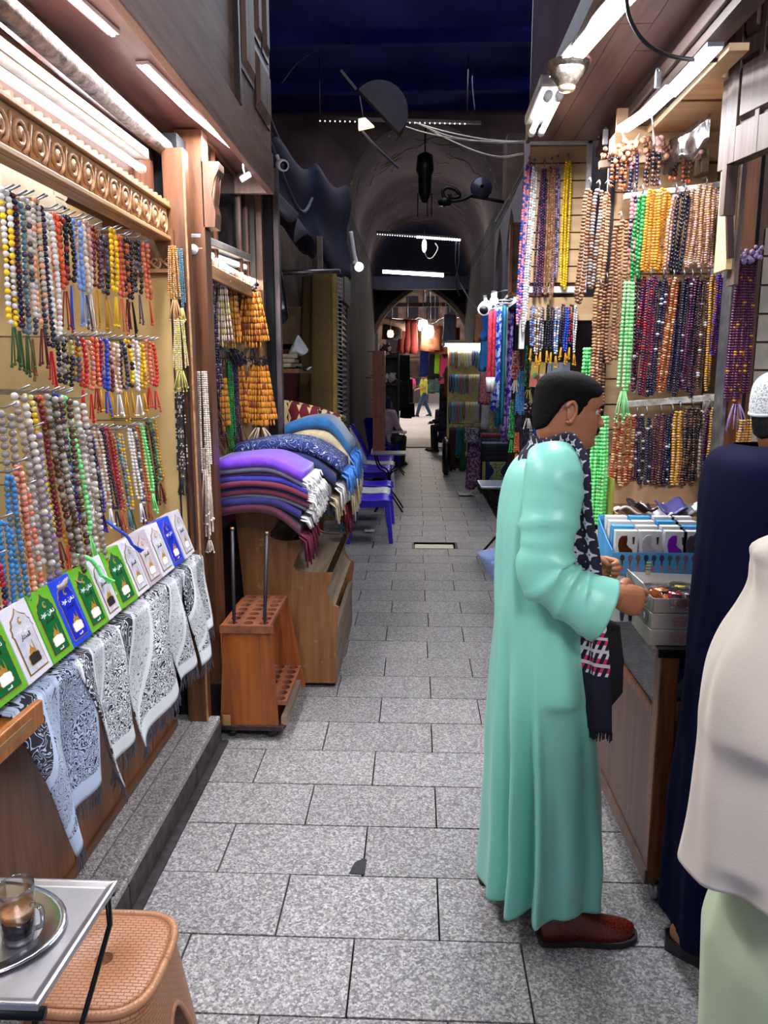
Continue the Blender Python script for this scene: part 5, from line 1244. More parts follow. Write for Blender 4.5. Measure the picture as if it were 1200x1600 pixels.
for k, pf in enumerate(sh_p):
    m = MB(); pf = [(a-.006, b-.004) for a, b in pf]
    m.rings([[(a, yy, b) for a, b in pf] for yy in (4.028, 5.05)], closed=False, cap=False)
    m.rings([[(a-.015, yy, b-.012) for a, b in reversed(pf)] for yy in (4.028, 5.05)], closed=False, cap=False)
    m.build('shelf', GRW, ST)
MB().span((-.45, 4.03, .03), (-.425, 5.05, .33)).build('front_board', GRW, ST)
MB().span((-.93, 4.03, .03), (-.91, 5.05, 1.0)).build('back_board', STW, ST)
MB().span((-.95, 4.0, .985), (-.74, 5.07, 1.012)).build('top_board', STW, ST)
for x, y in ((-.47, 4.04), (-.86, 4.04), (-.47, 5.0), (-.86, 5.0)): MB().tube([(x-.012, y, .018), (x+.012, y, .018)], .018, 10).build('caster', BLACKP, ST)
# rack of round holes for walking sticks
SR = thing('stick_rack', 'orange brown wooden walking stick rack with rows of round holes', 'rack', (-.76, 3.62, 0))
SRW = wood('orange_stain', srgb(172, 96, 40), srgb(104, 54, 30), 'z', .35, .6, .1)
SRT = wood('rack_top', srgb(150, 92, 62), srgb(100, 58, 44), 'y', .45, .8)
def holed(x0, x1, y0, y1, z0, z1, nx, ny, r, mat, name):
    m = MB(); dx, dy = (x1-x0)/nx, (y1-y0)/ny
    for i in range(nx):
        for j in range(ny):
            cx, cy = x0+(i+.5)*dx, y0+(j+.5)*dy; N = 16; sq = []; ci = []
            for k in range(N):
                a = 2*pi*k/N+pi/4; c, s = cos(a), sin(a); q = 1/max(abs(c), abs(s)); sq.append((cx+c*q*dx/2, cy+s*q*dy/2)); ci.append((cx+c*r, cy+s*r))
            vs = [(a, b, z1) for a, b in sq]+[(a, b, z1) for a, b in ci]+[(a, b, z0) for a, b in ci]+[(a, b, z0) for a, b in sq]
            fs = []
            for k in range(N):
                l = (k+1) % N
                fs += [(k, l, N+l, N+k), (N+k, N+l, 2*N+l, 2*N+k), (2*N+k, 2*N+l, 3*N+l, 3*N+k)]
            m.add(vs, fs)
    for a, b in (((x0, y0, z0), (x1, y0, z1)), ((x0, y1, z0), (x1, y1, z1))): m.add([(a[0], a[1], z0), (b[0], a[1], z0), (b[0], a[1], z1), (a[0], a[1], z1)], [(0, 1, 2, 3)])
    for xx in (x0, x1): m.add([(xx, y0, z0), (xx, y1, z0), (xx, y1, z1), (xx, y0, z1)], [(0, 1, 2, 3)])
    return m.build(name, mat, SR)
holed(-.885, -.665, 3.375, 3.86, .552, .572, 3, 7, .024, SRT, 'holed_top')
holed(-.885, -.60, 3.40, 3.86, .17, .19, 4, 7, .024, SRT, 'holed_shelf')
MB().span((-.885, 3.38, .20), (-.665, 3.86, .50)).build('dark_core', DARKW, SR) if False else None
MB().span((-.90, 3.366, .535), (-.65, 3.374, .572)).build('front_moulding', SRT, SR)
fp = MB(); fp.prism([(-.918, .07), (-.64, .07), (-.665, .54), (-.888, .54)], lambda a, b, t: (a, 3.38+t, b), .022); fp.build('front_panel', SRW, SR, bev=.002)
fp = MB(); fp.prism([(-.918, .07), (-.58, .07), (-.665, .56), (-.888, .56)], lambda a, b, t: (a, 3.85+t, b), .022); fp.build('back_panel', SRW, SR)
MB().span((-.93, 3.37, .05), (-.62, 3.88, .075)).build('base', DARKW, SR, bev=.004)
MB().span((-.63, 3.40, .07), (-.60, 3.86, .11)).build('lower_ledge', GRW, SR)
MB().span((-.905, 3.40, .075), (-.885, 3.86, .56)).build('left_panel', SRW, SR)
MB().box((-.885, 3.377, .1), (.035, .004, .05)).build('sticker', plain('kraft_tape', srgb(170, 130, 84), .6), SR)
for x, y in ((-.87, 3.42), (-.68, 3.42), (-.87, 3.82), (-.66, 3.82)): MB().ball((x, y, .026), .026, 12, 8).build('caster', BLACKP, SR)
for k, (u0, v0, u1, v1, x, y) in enumerate(((363, 828, 364, 967, -.848, 3.44), (417, 835, 410, 968, -.702, 3.44))):
    top = P(u0, v0, y=y+.02)
    o = thing('walking_stick', ['thin dark walking stick standing in the rack, the one by the pillar', 'thin dark walking stick standing in the rack, the one by the stand'][k], 'stick', (x, y, .19), 'walking sticks')
    MB().tube([(x, y, .075), (x, y, .6), tuple(top)], .0085, 10).build('shaft', plain('ebony', srgb(40, 32, 40), .35), o)
    MB().tube([tuple(top), tuple(top+Vector((0, 0, .012)))], .0095, 10).build('ferrule', plain('brass', srgb(180, 150, 90), .3, .8), o)
# ================================================================== FOLDED RUGS
def rug(name, label, x0, x1, y0, y1, z, th, mat, fr=None, droop=.05, arch=.02, group=None, cr=None, fl=.10):
    t = thing(name, label, 'rug', ((x0+x1)/2, (y0+y1)/2, z), group)
    N = 18; rs = []; ends = None; hy = (y1-y0)/2; cy = (y0+y1)/2; ph = random.uniform(0, 6)
    for i in range(N+1):
        s = i/N; x = lerp(x0, x1, s); zz = z+arch*sin(pi*min(1, s*1.1))-droop*max(0, (s-.6)/.4)**2+.003*sin(s*9+ph)
        sec = []
        for k in range(12):
            a = -pi/2+pi*k/5 if k < 6 else pi/2+pi*(k-6)/5
            sy = -1 if k < 6 else 1
            yy = cy+sy*(hy-th/2)+(-cos(a) if k < 6 else -cos(a))*th/2*1.0
            sec.append((x, yy, zz+th/2+(sin(a) if True else 0)*th/2*1.02))
        rs.append(sec)
    MB().rings(rs, uv=True).build('pile', mat, t)
    if fr:
        m = MB(); e = rs[-1][0]; n = int((y1-y0)/.012)
        for i in range(n):
            yy = lerp(y0+.01, y1-.01, (i+.5)/n)
            for q in range(2):
                p = Vector((x1-.005, yy, e[2]+th*.35*(1-q))); d = Vector((random.uniform(.03, .06), random.uniform(-.012, .012), -random.uniform(.4, 1)*fl))
                m.tube([p, p+Vector((d.x*.8, d.y*.3, d.z*.25)), p+d], [.004, .0055, .0045], 5)
        m.build('fringe', fr, t, kind='stuff')
    return t
def velvet(name, c, c2=None): return plain(name, c, .85, var=.3, scale=22, bump=.3, bscale=160, Sheen_Weight=.35) if not c2 else None
WFR = plain('white_fringe', srgb(236, 232, 232), .9, var=.1); BFR = plain('blue_fringe', srgb(80, 140, 225), .9); CFR = plain('cream_fringe', srgb(232, 214, 178), .9)
lay = [('maroon', (86, 22, 52), .05), ('navy', (34, 28, 110), .045), ('grey', (92, 92, 116), .022), ('wine', (106, 26, 56), .026), ('midnight', (34, 30, 96), .026), ('claret', (112, 24, 58), .03), ('royal blue', (38, 34, 150), .03), ('plum', (66, 24, 96), .028), ('slate grey', (98, 98, 122), .026), ('bright purple', (112, 50, 205), .055)]
z = 1.014
for k, (nm, c, th) in enumerate(lay):
    sg_ = 'lowest' if k == 0 else 'topmost' if k == len(lay)-1 else ['second', 'third', 'fourth', 'fifth', 'sixth', 'seventh', 'eighth', 'ninth'][k-1]+' from below'
    xr = -.515-.012*abs(k-5)+random.uniform(-.015, .015)
    rug('folded_rug', nm+' folded velvet rug, '+sg_+' in the front stack', -1.0, xr, 3.72+random.uniform(-.012, .012), 4.16, z, th*.97, velvet('velvet_'+nm.replace(' ', '_'), srgb(*c)), WFR if k not in (0,) else plain('maroon_fringe', srgb(110, 30, 60), .9), .05 if k else .10, .02, 'velvet rugs in the front stack', fl=.06 if k else .16)
    z += th*.8
pm = NT('patterned_navy'); n_ = pm.noise(pm.coord('Object', (1, 1, 1)), 16, 2, .5, 1.2); pm.base(pm.mix(pm.math('LESS_THAN', pm.math('PINGPONG', pm.math('MULTIPLY', n_, 6.0), .5), .04), srgb(26, 44, 104), srgb(210, 220, 236))); pm.set(Roughness=.9)
z = 1.014
for k, (nm, c, th, x1, fr, mat, lb) in enumerate((('d', (30, 30, 44), .10, -.48, None, None, 'black folded rug at the bottom of the middle stack'), ('g', (120, 116, 122), .09, -.47, CFR, None, 'grey folded rug with cream fringe in the middle stack'), ('n2', (22, 36, 92), .07, -.44, WFR, None, 'dark blue folded rug with pale fringe in the middle stack'), ('n', 0, .07, -.40, BFR, pm.m, 'navy rug with white scroll pattern and blue fringe'))):
    rug('folded_rug', lb, -1.0, x1, 4.19, 4.565, z, th, mat or velvet('velvet_m%d' % k, srgb(*c)), fr, .10, .03, 'rugs in the middle stack', fl=.13); z += th*.96
z = 1.014
for k, (c, th, x1, fr, lb) in enumerate((((60, 30, 36), .12, -.46, plain('wine_fringe', srgb(130, 30, 50), .9), 'wine red folded rug at the bottom of the back stack'), ((150, 140, 126), .12, -.42, CFR, 'stone grey folded rug with long cream fringe in the back stack'), ((196, 180, 150), .09, -.40, CFR, 'beige folded rug with cream fringe in the back stack'), ((24, 96, 156), .075, -.40, BFR, 'teal blue folded rug on top of the back stack'))):
    rug('folded_rug', lb, -.80, x1, 4.66, 5.12, z, th, velvet('velvet_b%d' % k, srgb(*c)), fr, .12, .05, 'rugs in the back stack', fl=.20); z += th*.97
km = NT('kilim'); sp = km.n('ShaderNodeSeparateXYZ'); km.l(km.coord('UV'), sp.inputs[0])
a_ = km.math('PINGPONG', km.math('MULTIPLY', sp.outputs[0], 9.0), .5); b_ = km.math('PINGPONG', km.math('MULTIPLY', sp.outputs[1], 5.0), .5)
dm_ = km.math('LESS_THAN', km.math('ADD', a_, km.math('MULTIPLY', b_, .5)), .22); st_ = km.math('LESS_THAN', km.math('PINGPONG', km.math('MULTIPLY', sp.outputs[0], 2.5), .5), .10)
km.base(km.mix(st_, km.mix(dm_, srgb(112, 26, 40), srgb(226, 196, 140)), km.mix(dm_, srgb(226, 200, 150), srgb(40, 24, 30)))); km.set(Roughness=.95)
t = thing('kilim_rug', 'dark red kilim with cream bands lying folded behind the blue rugs', 'rug', (-.75, 5.3, 1.0))
MB().sheet(lambda u, v: (lerp(-1.12, -.50, u), 5.14+.42*v, 1.52-.04*v+.03*sin(u*5)-.16*max(0, u-.75)-.10*max(0, .18-v)*3), 24, 10, .02).build('pile', km.m, t)
MB().sheet(lambda u, v: (lerp(-1.12, -.50, u), 5.14, 1.50-.48*v+.03*sin(u*5)-.16*max(0, u-.75)), 24, 10, .02).build('hanging_fold', km.m, t)
# hanging ends of cloth on the alley side of the back stack
for k, (c, u0, v0, u1, v1, lb) in enumerate((((120, 26, 52), 545, 745, 540, 800, 'crimson cloth end hanging from the back stack of rugs'), ((20, 84, 110), 528, 765, 538, 812, 'dark teal cloth end hanging from the back stack of rugs'), ((24, 22, 32), 515, 745, 520, 775, 'black cloth end hanging from the back stack of rugs'))):
    p0, p1 = P(u0, v0, y=5.0), P(u1, v1, y=5.0)
    t = thing('cloth', lb, 'cloth', (p0.x, 5.0, p1.z))
    MB().sheet(lambda u, v: (lerp(p0.x-.12, p1.x, v)+.04*sin(u*9)*v+.03*u, 4.72+.34*u+.02*k+.02*sin(v*4), lerp(p0.z+.05, p1.z, v**1.1)-.03*sin(u*7)*v), 12, 10, .012).build('fabric', velvet('velvet_h%d' % k, srgb(*c)), t)
    m = MB()
    for i in range(24):
        p = Vector((p1.x+.04*sin(i/24*9)+.03*i/24, 4.72+.34*i/24+.02*k, p1.z-.03*sin(i/24*7))); m.tube([p, p+Vector((.005, 0, -.03))], .004, 4)
    m.build('fringe', velvet('velvet_h%d' % k, srgb(*c)), t, kind='stuff')
# ================================================================== PLASTIC CHAIRS
def chair_proto(mat, label):
    t = thing('plastic_chair', label, 'chair', (0, 0, 0), None, local=True)
    # faces +x; width along y
    def seat(u, v):
        return (lerp(-.20, .22, v), lerp(-.21, .21, u)*lerp(.94, 1.04, v), .44+.012*cos(pi*(u-.5)*2)*-1-.02*sin(pi*v)-.03*max(0, v-.85)/.15*1.0)
    MB().sheet(seat, 10, 10, .012).build('seat', mat, t)
    def back(u, v):
        w = .40*(1-.10*v*v)
        return (-.195-.17*v-.05*v*v+.035*(1-(2*u-1)**2)*-1+.02, (u-.5)*w, .43+.52*v-.05*(2*u-1)**4*v)
    MB().sheet(back, 10, 12, .012).build('backrest', mat, t)
    for sx, sy in ((1, 1), (1, -1), (-1, 1), (-1, -1)):
        m = MB(); x0 = .20*sx; x1 = .235 if sx > 0 else -.25
        for q in (0, 1):
            m.rings([[(x0+(-.0 if q else -.05*sx), sy*(.20-.00), .44), (x0+(-.05*sx if q else 0), sy*(.16 if q else .2), .44), (x1+(-.03*sx if q else 0), sy*(.205 if q else .235), 0), (x1+(0 if q else -.035*sx), sy*.235, 0)]] * 1 + [[(x0+(-.0 if q else -.05*sx)-.008*sx, sy*(.192), .44), (x0+(-.05*sx if q else 0)-.008*sx, sy*(.155 if q else .192), .44), (x1+(-.03*sx if q else 0)-.006*sx, sy*(.2 if q else .228), 0), (x1+(0 if q else -.035*sx)-.006*sx, sy*.228, 0)]], closed=True, cap=True, smooth=False)
        m.build('leg', mat, t)
    MB().span((-.19, -.20, .37), (.2, -.19, .43)).build('apron', mat, t); MB().span((-.19, .19, .37), (.2, .20, .43)).build('apron', mat, t)
    for sy in (-1, 1): MB().bar((-.2, sy*.19, .44), (-.36, sy*.165, .80), .03, .02).build('back_rib', mat, t)
    return t
BLUEP = plain('blue_plastic', srgb(48, 26, 214), .3, var=.12); WHP = plain('white_plastic', srgb(216, 218, 226), .35)
cb0 = chair_proto(BLUEP, 'glossy blue plastic chair, the nearest in the row along the left wall'); cb0.location = (-.47, 7.9, 0); cb0.rotation_euler = (0, 0, .06); cb0['group'] = 'blue plastic chairs along the left wall'
cw0 = chair_proto(WHP, 'white plastic chair standing between the two nearest blue chairs'); cw0.location = (-.50, 8.42, 0); cw0['group'] = 'white plastic chairs along the left wall'
for k, (x, y, rz, wh, lb) in enumerate(((-.48, 8.95, .05, 0, 'blue plastic chair behind the nearest white chair'), (-.55, 10.15, .02, 0, 'blue plastic chair just beyond the first small folding table'), (-.55, 10.6, .04, 0, 'blue plastic chair in front of the second white chair'), (-.52, 11.05, .03, 1, 'white plastic chair between blue chairs beyond the first folding table'), (-.55, 11.48, .0, 0, 'blue plastic chair right behind the second white chair'), (-.55, 11.92, .03, 0, 'blue plastic chair beside the second small folding table'), (-.58, 13.95, 1.1, 0, 'blue plastic chair with a seated person in a navy headscarf'))):
    copy_tree(cw0 if wh else cb0, location=(x, y, 0), rotation_euler=(0, 0, rz), label=lb, group=('white' if wh else 'blue')+' plastic chairs along the left wall')
def fold_table(label, x, y, w, d, h, top, mat):
    t = thing('folding_table', label, 'table', (x, y, 0))
    MB().span((x-w/2, y-d/2, h-.02), (x+w/2, y+d/2, h)).build('top', top, t, bev=.006)
    for sy in (-1, 1):
        yy = y+sy*d*.4
        MB().tube(spline([(x-w*.42, yy, h-.02), (x-w*.3, yy, h-.18), (x-.02, yy, h-.26), (x+.02, yy, h-.5), (x+.06, yy, h-.56), (x+w*.42, yy, 0)], 16), .011, 6).build('leg', BLACKM, t)
        MB().tube(spline([(x+w*.42, yy, h-.02), (x+w*.3, yy, h-.18), (x+.02, yy, h-.26), (x-.02, yy, h-.5), (x-.06, yy, h-.56), (x-w*.42, yy, 0)], 16), .011, 6).build('leg', BLACKM, t)
    MB().tube([(x, y-d*.4, h-.4), (x, y+d*.4, h-.4)], .009, 6).build('stretcher', BLACKM, t)
    return t
GT = plain('grey_tin', srgb(128, 130, 140), .3, .6)
fold_table('small grey folding table between the two groups of blue chairs', -.33, 9.65, .42, .4, .74, GT, 0)
fold_table('small grey folding table beyond the last blue chairs', -.38, 13.15, .46, .4, .74, GT, 0)
fold_table('grey topped folding table with curved black legs behind the mint robe', .82, 7.05, .46, .45, .72, plain('pale_tin', srgb(150, 156, 176), .3, .5), 0)
# litter
for nm, lb, u, v_, s, c in (('paper_scrap', 'white paper scrap on the pavement under the nearest blue chair', 577, 831, .05, (226, 226, 230)), ('paper_scrap', 'small yellow scrap on the pavement beside the nearest chair leg', 615, 811, .03, (200, 190, 130)), ('plastic_wrap', 'crumpled clear plastic wrap on the pavement by the folded rugs', 728, 774, .10, (190, 190, 200))):
    p = P(u, v_, z=0); rnd = random.Random(lb)
    m = MB().sheet(lambda a, b: (p.x+(a-.5)*s*2.2, p.y+(b-.5)*s*2.5, .012+.35*s*abs(noise.noise(Vector((a*3+s*50, b*3, 1.3))))), 8, 8, .001)
    o = m.build(nm, plain('litter_%d' % u, srgb(*c), .5), org=p); tag(o, lb, 'litter')
# ================================================================== GOODS ON THE CABINET
GREYC = plain('grey_carton', srgb(168, 158, 150), .6, var=.08); WC = plain('white_carton', srgb(222, 220, 220), .55, var=.06)
KRAFT = plain('kraft_board', srgb(190, 150, 112), .75, var=.12, scale=6); SKYC = plain('sky_blue_print', srgb(84, 166, 224), .4)
REDPR = plain('red_print', srgb(214, 96, 100), .5)
zc = .886
q0 = P(1015, 1003, y=2.31); bx0, bx1 = q0.x, q0.x+.20
def obox(name, label, x0, x1, y0, y1, z0, z1, mat, group=None, rz=0.0, open_=False, th=.003, flap=None):
    c = ((x0+x1)/2, (y0+y1)/2, z0); t = thing(name, label, 'box', c, group, local=True); t.rotation_euler = (0, 0, rz)
    w, d, h = x1-x0, y1-y0, z1-z0
    if not open_: MB().box((0, 0, h/2), (w, d, h)).build('carton', mat, t, bev=.0015)
    else:
        m = MB(); m.box((0, 0, th/2), (w, d, th)); m.box((0, -d/2+th/2, h/2), (w, th, h)); m.box((0, d/2-th/2, h/2), (w, th, h)); m.box((-w/2+th/2, 0, h/2), (th, d, h)); m.box((w/2-th/2, 0, h/2), (th, d, h)); m.build('carton', mat, t)
    return t
hh = [0, .052, .102, .150]
for k, lb in enumerate(('lowest of the three grey cartons with red lettering on the cabinet', 'middle of the three grey cartons with red lettering, ajar at its side', 'top grey carton with red lettering, open and full of toy cars')):
    t = obox('carton_box', lb, bx0+.002*k, bx1, 2.31+.004*k, 2.52, zc+hh[k], zc+hh[k+1]-.001, GREYC, 'grey cartons on the cabinet', -.02+.015*k, k == 2)
    w = (bx1-bx0)
    for q, (tx, zz) in enumerate((('LACOINYZ', .036), ('MAN UOP', .025), ('ON CES', .014))):
        m_ = text_mesh(tx, .0125, .0003) if ('t', tx) not in PMK else PMK[('t', tx)]; PMK[('t', tx)] = m_
        if not m_.materials: m_.materials.append(REDPR)
        o = attach(m_, 'lettering', t, (-.012, -.105-.0006, zz)); o.rotation_euler = (pi/2, 0, 0); o.scale = (.85, 1, 1)
    if k == 1:
        MB().box((-w/2-.0008, .0, .024), (.001, .15, .034)).build('dark_label', plain('grey_label', srgb(110, 112, 116), .4), t)
        MB().tube([(-w/2-.0016, -.04, .016), (-w/2-.0016, -.04, .034)], .006, 8, flat=.2).build('barcode', WHITEPR, t)
    if k == 2:
        MB().box((0, .105, .085), (w+.05, .003, .085), Matrix.Rotation(-.25, 3, 'X')).build('lid_flap', WC, t)
        MB().box((-w/2-.012, .02, .066), (.003, .19, .05), Matrix.Rotation(-.45, 3, 'Y')).build('side_flap', WC, t)
        m = MB()
        for q in range(5): m.box((-.055+.0*q, .1025-.003, .112-.010*q), (.016, .001, .0045), Matrix.Rotation(-.25, 3, 'X'))
        m.build('yellow_dashes', plain('yellow_print', srgb(220, 220, 120), .5), t)
# toy cars in clear bags in the top carton
def toy_car(label, c, rz, body, s=1.0):
    t = thing('toy_car', label, 'toy', c, 'toy cars in the open carton', local=True); t.rotation_euler = (0, 0, rz)
    pr = [(-.03, .006), (.03, .006), (.031, .016), (.022, .019), (.012, .030), (-.012, .031), (-.024, .021), (-.031, .018)]
    m = MB(); m.prism([(a*s, b*s) for a, b in pr], lambda a, b, q: (a, (q-.5)*.030*s, b), 1.0); m.build('body', body, t, bev=.003)
    m = MB(); m.prism([(a*s, b*s) for a, b in [(.011, .0195), (.0125, .0285), (.019, .0215)]], lambda a, b, q: (a+.001, (q-.5)*.026*s, b+.0005), 1.0); m.build('windscreen', BLACKP, t)
    for x in (-.019, .019):
        for y in (-.015, .015): MB().tube([(x*s, y*s-.003, .0065*s), (x*s, y*s+.003, .0065*s)], .0065*s, 10).build('wheel', BLACKP, t)
    MB().lathe((0, 0, .002), [(.040*s, 0), (.043*s, .012*s), (.040*s, .028*s), (.026*s, .038*s), (.0, .040*s)], 14).build('clear_wrap', glass('clear_wrap', (.96, .96, .97, 1), .05, thin=True), t)
zt = zc+hh[2]+.005
for k, (u, v_, y, rz, c, lb, s) in enumerate(((1032, 930, 2.40, 1.9, (240, 120, 20), 'orange toy car in a clear wrap at the carton edge', 1.25), (1054, 936, 2.36, 1.3, (190, 24, 60), 'crimson toy car in a clear wrap in the carton', 1.25), (1075, 934, 2.36, 1.5, (150, 154, 160), 'silver toy car in a clear wrap beside the crimson one', 1.2), (1088, 932, 2.37, 1.4, (40, 40, 170), 'blue toy car in the carton by the navy robe', 1.15), (1062, 915, 2.45, .9, (214, 206, 50), 'yellow toy car at the back of the open carton', 1.1))):
    p = P(u, v_, y=y); toy_car(lb, (p.x, y, zt+.012), rz-pi/2-1.4, plain('toy_paint_%d' % k, srgb(*c), .2), s)
# blue display tray of hair brush cards
p0, p1 = P(957, 895, y=2.50), P(1085, 870, y=2.50)
TX0, TX1, TZ0 = p0.x, p0.x+.30, P(960, 896, y=2.52).z
t = obox('carton_box', 'long white carton under the blue brush tray', TX0+.0, TX1, 2.54, 2.74, zc, TZ0-.002, WC, None, 0)
for k in range(3):
    m = MB().lathe((-.10+.028*k, -.1012, .05), [(0, 0), (.006, .0), (.008, -.02), (.005, -.045), (0, -.046)], 8, axis='z'); m.build('brush_print', plain('print_dark_%d' % k, [srgb(70, 40, 100), srgb(44, 26, 36), srgb(90, 30, 60)][k], .5), t)
t = thing('brush_tray', 'sky blue cardboard counter tray printed with a row of hair brushes', 'tray', ((TX0+TX1)/2, 2.61, TZ0), None)
TH = .072
MB().span((TX0, 2.52, TZ0), (TX1, 2.523, TZ0+TH)).build('front', SKYC, t)
MB().span((TX0, 2.73, TZ0), (TX1, 2.733, TZ0+.16)).build('back', SKYC, t)
MB().span((TX0, 2.523, TZ0), (TX1, 2.73, TZ0+.003)).build('bottom', SKYC, t)
for x in (TX0, TX1-.003):
    m = MB(); m.prism([(2.523, TZ0), (2.73, TZ0), (2.73, TZ0+.15), (2.60, TZ0+.10), (2.523, TZ0+.08)], lambda a, b, q: (x+q, a, b), .003); m.build('side', SKYC, t)
for k in range(10):
    x = TX0+.035+.026*k; c = [srgb(60, 40, 40), srgb(120, 96, 86), srgb(130, 90, 80), srgb(30, 40, 90), srgb(40, 70, 120), srgb(44, 60, 130), srgb(50, 110, 100), srgb(90, 100, 120), srgb(140, 90, 140), srgb(130, 70, 170)][k]
    m = MB(); m.prism([(x+.008*cos(a), TZ0+.054+.011*sin(a)) for a in [2*pi*j/12 for j in range(12)]], lambda a, b, q: (a, 2.5197-q, b), .0006); m.prism([(x-.003, TZ0+.046), (x+.003, TZ0+.046), (x+.002, TZ0+.028), (x-.002, TZ0+.028)], lambda a, b, q: (a, 2.5197-q, b), .0006)
    o = m.build('brush_print', plain('brush_print_%d' % k, c, .5), t)
    m = MB(); m.prism([(x-.002, TZ0+.028), (x+.002, TZ0+.028), (x+.004, TZ0+.010), (x-.004, TZ0+.010)], lambda a, b, q: (a, 2.5197-q, b), .0006); m.build('red_tassel', REDPR, o)
for k, (dx, c, lb) in enumerate(((.0, (90, 44, 24), 'boxed hair brush, brown'), (.079, (190, 188, 200), 'boxed hair brush, silver'), (.162, (140, 40, 190), 'boxed hair brush, purple'), (.222, (84, 74, 80), 'boxed hair brush, grey'))):
    x = TX0+.012+dx; b = thing('boxed_brush', lb+' in the front of the blue tray', 'box', (x+.037, 2.545, TZ0+.003), 'boxed hair brushes', local=True)
    MB().box((0, .0, .07), (.073, .028, .14)).build('carton', WC, b, bev=.001)
    pf = [(-.018, .065), (-.024, .09), (-.022, .112), (-.012, .125), (.004, .127), (.006, .11), (.004, .095), (.012, .085), (.022, .078), (.026, .065)]
    MB().prism(pf, lambda a, q, d: (a-.004, -.0141-d, q), .004).build('brush_window', plain('brush_col_%d' % k, srgb(*c), .15), b, bev=.001)
    MB().prism([(.018, .12), (.027, .12), (.025, .095), (.0205, .095)], lambda a, q, d: (a, -.0141-d, q), .001).build('brush_picture', plain('dark_print', srgb(60, 30, 40), .5), b)
    for r in range(3):
        rr = thing('boxed_brush', 'white brush carton, %s behind the %s one in the blue tray' % (ORD[r], lb.split(', ')[1]), 'box', (x+.037, 2.59+.045*r, TZ0+.003), 'boxed hair brushes', local=True)
        MB().box((0, 0, .074+.004*r), (.071, .030, .148+.008*r)).build('carton', WC if (k+r) % 3 else SKYC, rr, bev=.001)
# cardboard box of loose goods at the back of the cabinet
kb = thing('cardboard_box', 'open brown cardboard box behind the blue brush tray', 'box', (.98, 2.88, zc))
k0 = P(958, 850, y=2.76); KX0, KX1 = k0.x+.01, k0.x+.45
for nm, a, b in (('front', (KX0, 2.76, zc), (KX1, 2.765, 1.21)), ('back', (KX0, 3.0, zc), (KX1, 3.005, 1.22)), ('side', (KX0, 2.765, zc), (KX0+.005, 3.0, 1.22)), ('side', (KX1-.005, 2.765, zc), (KX1, 3.0, 1.22)), ('bottom', (KX0, 2.765, zc), (KX1, 3.0, zc+.005))): MB().span(a, b).build(nm, KRAFT, kb)
MB().bar((KX0, 3.003, 1.29), (KX1, 3.003, 1.29), .005, .14).build('raised_flap', KRAFT, kb)
MB().span((KX0+.02, 2.992, 1.215), (KX1-.02, 2.9955, 1.218)).build('crease', plain('kraft_dark', srgb(150, 112, 80), .8), kb)
MB().span((KX0-.012, 2.80, 1.18), (KX0-.006, 2.95, 1.34)).build('green_flap', plain('olive_card', srgb(150, 150, 60), .6), kb)
rnd = random.Random(4)
for k in range(7):
    x = KX0+.06+.055*k; c = [srgb(226, 222, 220), srgb(40, 34, 44), srgb(236, 232, 230), srgb(70, 66, 120), srgb(90, 90, 96), srgb(232, 230, 232), srgb(120, 124, 130)][k]
    nm = ['cream paper packet', 'black packet', 'white paper packet', 'violet blue packet', 'grey packet', 'white card packet', 'smoky clear packet'][k]
    pk = MB().sheet(lambda u, v: (x+(u-.5)*.085, 2.87+(v-.5)*.11, 1.215+.02*(k % 2)+.014*sin(u*5+k)+.012*cos(v*4+k)), 6, 6, .008)
    o = pk.build('packet', plain('packet_%d' % k, c, .35), org=(x, 2.87, 1.2)); tag(o, nm+' lying loose in the cardboard box', 'packet', 'loose packets in the cardboard box')
    MB().span((x-.03, 2.83, zc+.006), (x+.02, 2.92, 1.19)).build('filler', KRAFT, kb) if k in (1, 3, 5) else None
# ================================================================== TABLE, TRAY AND COFFEE GLASS
TZ = .70
MT = NT('brushed_tin'); n_ = MT.noise(MT.coord(scale=(1, 1, 1)), 7, 5, .6); MT.base(MT.mix(n_, srgb(140, 138, 144), srgb(216, 214, 220))); MT.set(Metallic=.85, Roughness=.3); MT.bump(MT.noise(MT.coord(), 18, 3), .12, .004)
tb = thing('tin_table', 'square tin topped folding table with black bent legs', 'table', (-.86, 1.22, 0))
TA, TB_, TCn, TD = (-.612, 1.07), (-.600, 1.385), (-1.05, 1.385), (-1.05, 1.07)
def inner(p, e): cx, cy = -.83, 1.23; return (p[0]+(e if p[0] < cx else -e), p[1]+(e if p[1] < cy else -e))
C4 = [TA, TB_, TCn, TD]
rs = [[(x, y, TZ-.012) for x, y in C4], [(x, y, TZ+.002) for x, y in C4], [inner(p, .006)+(TZ+.003,) for p in C4], [inner(p, .018)+(TZ-.004,) for p in C4]]
MB().rings([[Vector(q) for q in r] for r in rs], smooth=False).build('top', MT.m, tb, bev=.002)
def leg(pts, nm='leg'): MB().tube([Vector(q) for q in pts], .010, 8, flat=.5).build(nm, BLACKM, tb)
leg([(-.615, 1.365, TZ-.01), (-.612, 1.36, TZ-.08), (-.625, 1.30, TZ-.16), (-.72, 1.02, TZ-.62), (-.73, .98, 0)])
leg([(-.62, 1.09, TZ-.01), (-.63, 1.08, TZ-.07), (-.66, 1.14, TZ-.16), (-.72, 1.36, .10), (-.73, 1.40, 0)])
leg([(-1.02, 1.365, TZ-.01), (-1.02, 1.30, TZ-.16), (-1.0, 1.02, TZ-.62), (-1.0, .98, 0)])
leg([(-1.02, 1.09, TZ-.01), (-1.02, 1.14, TZ-.16), (-1.0, 1.36, .10), (-1.0, 1.40, 0)])
MB().tube([(-.606, 1.078, TZ-.022), (-1.03, 1.078, TZ-.022)], .011, 10).build('frame_tube', BLACKM, tb)
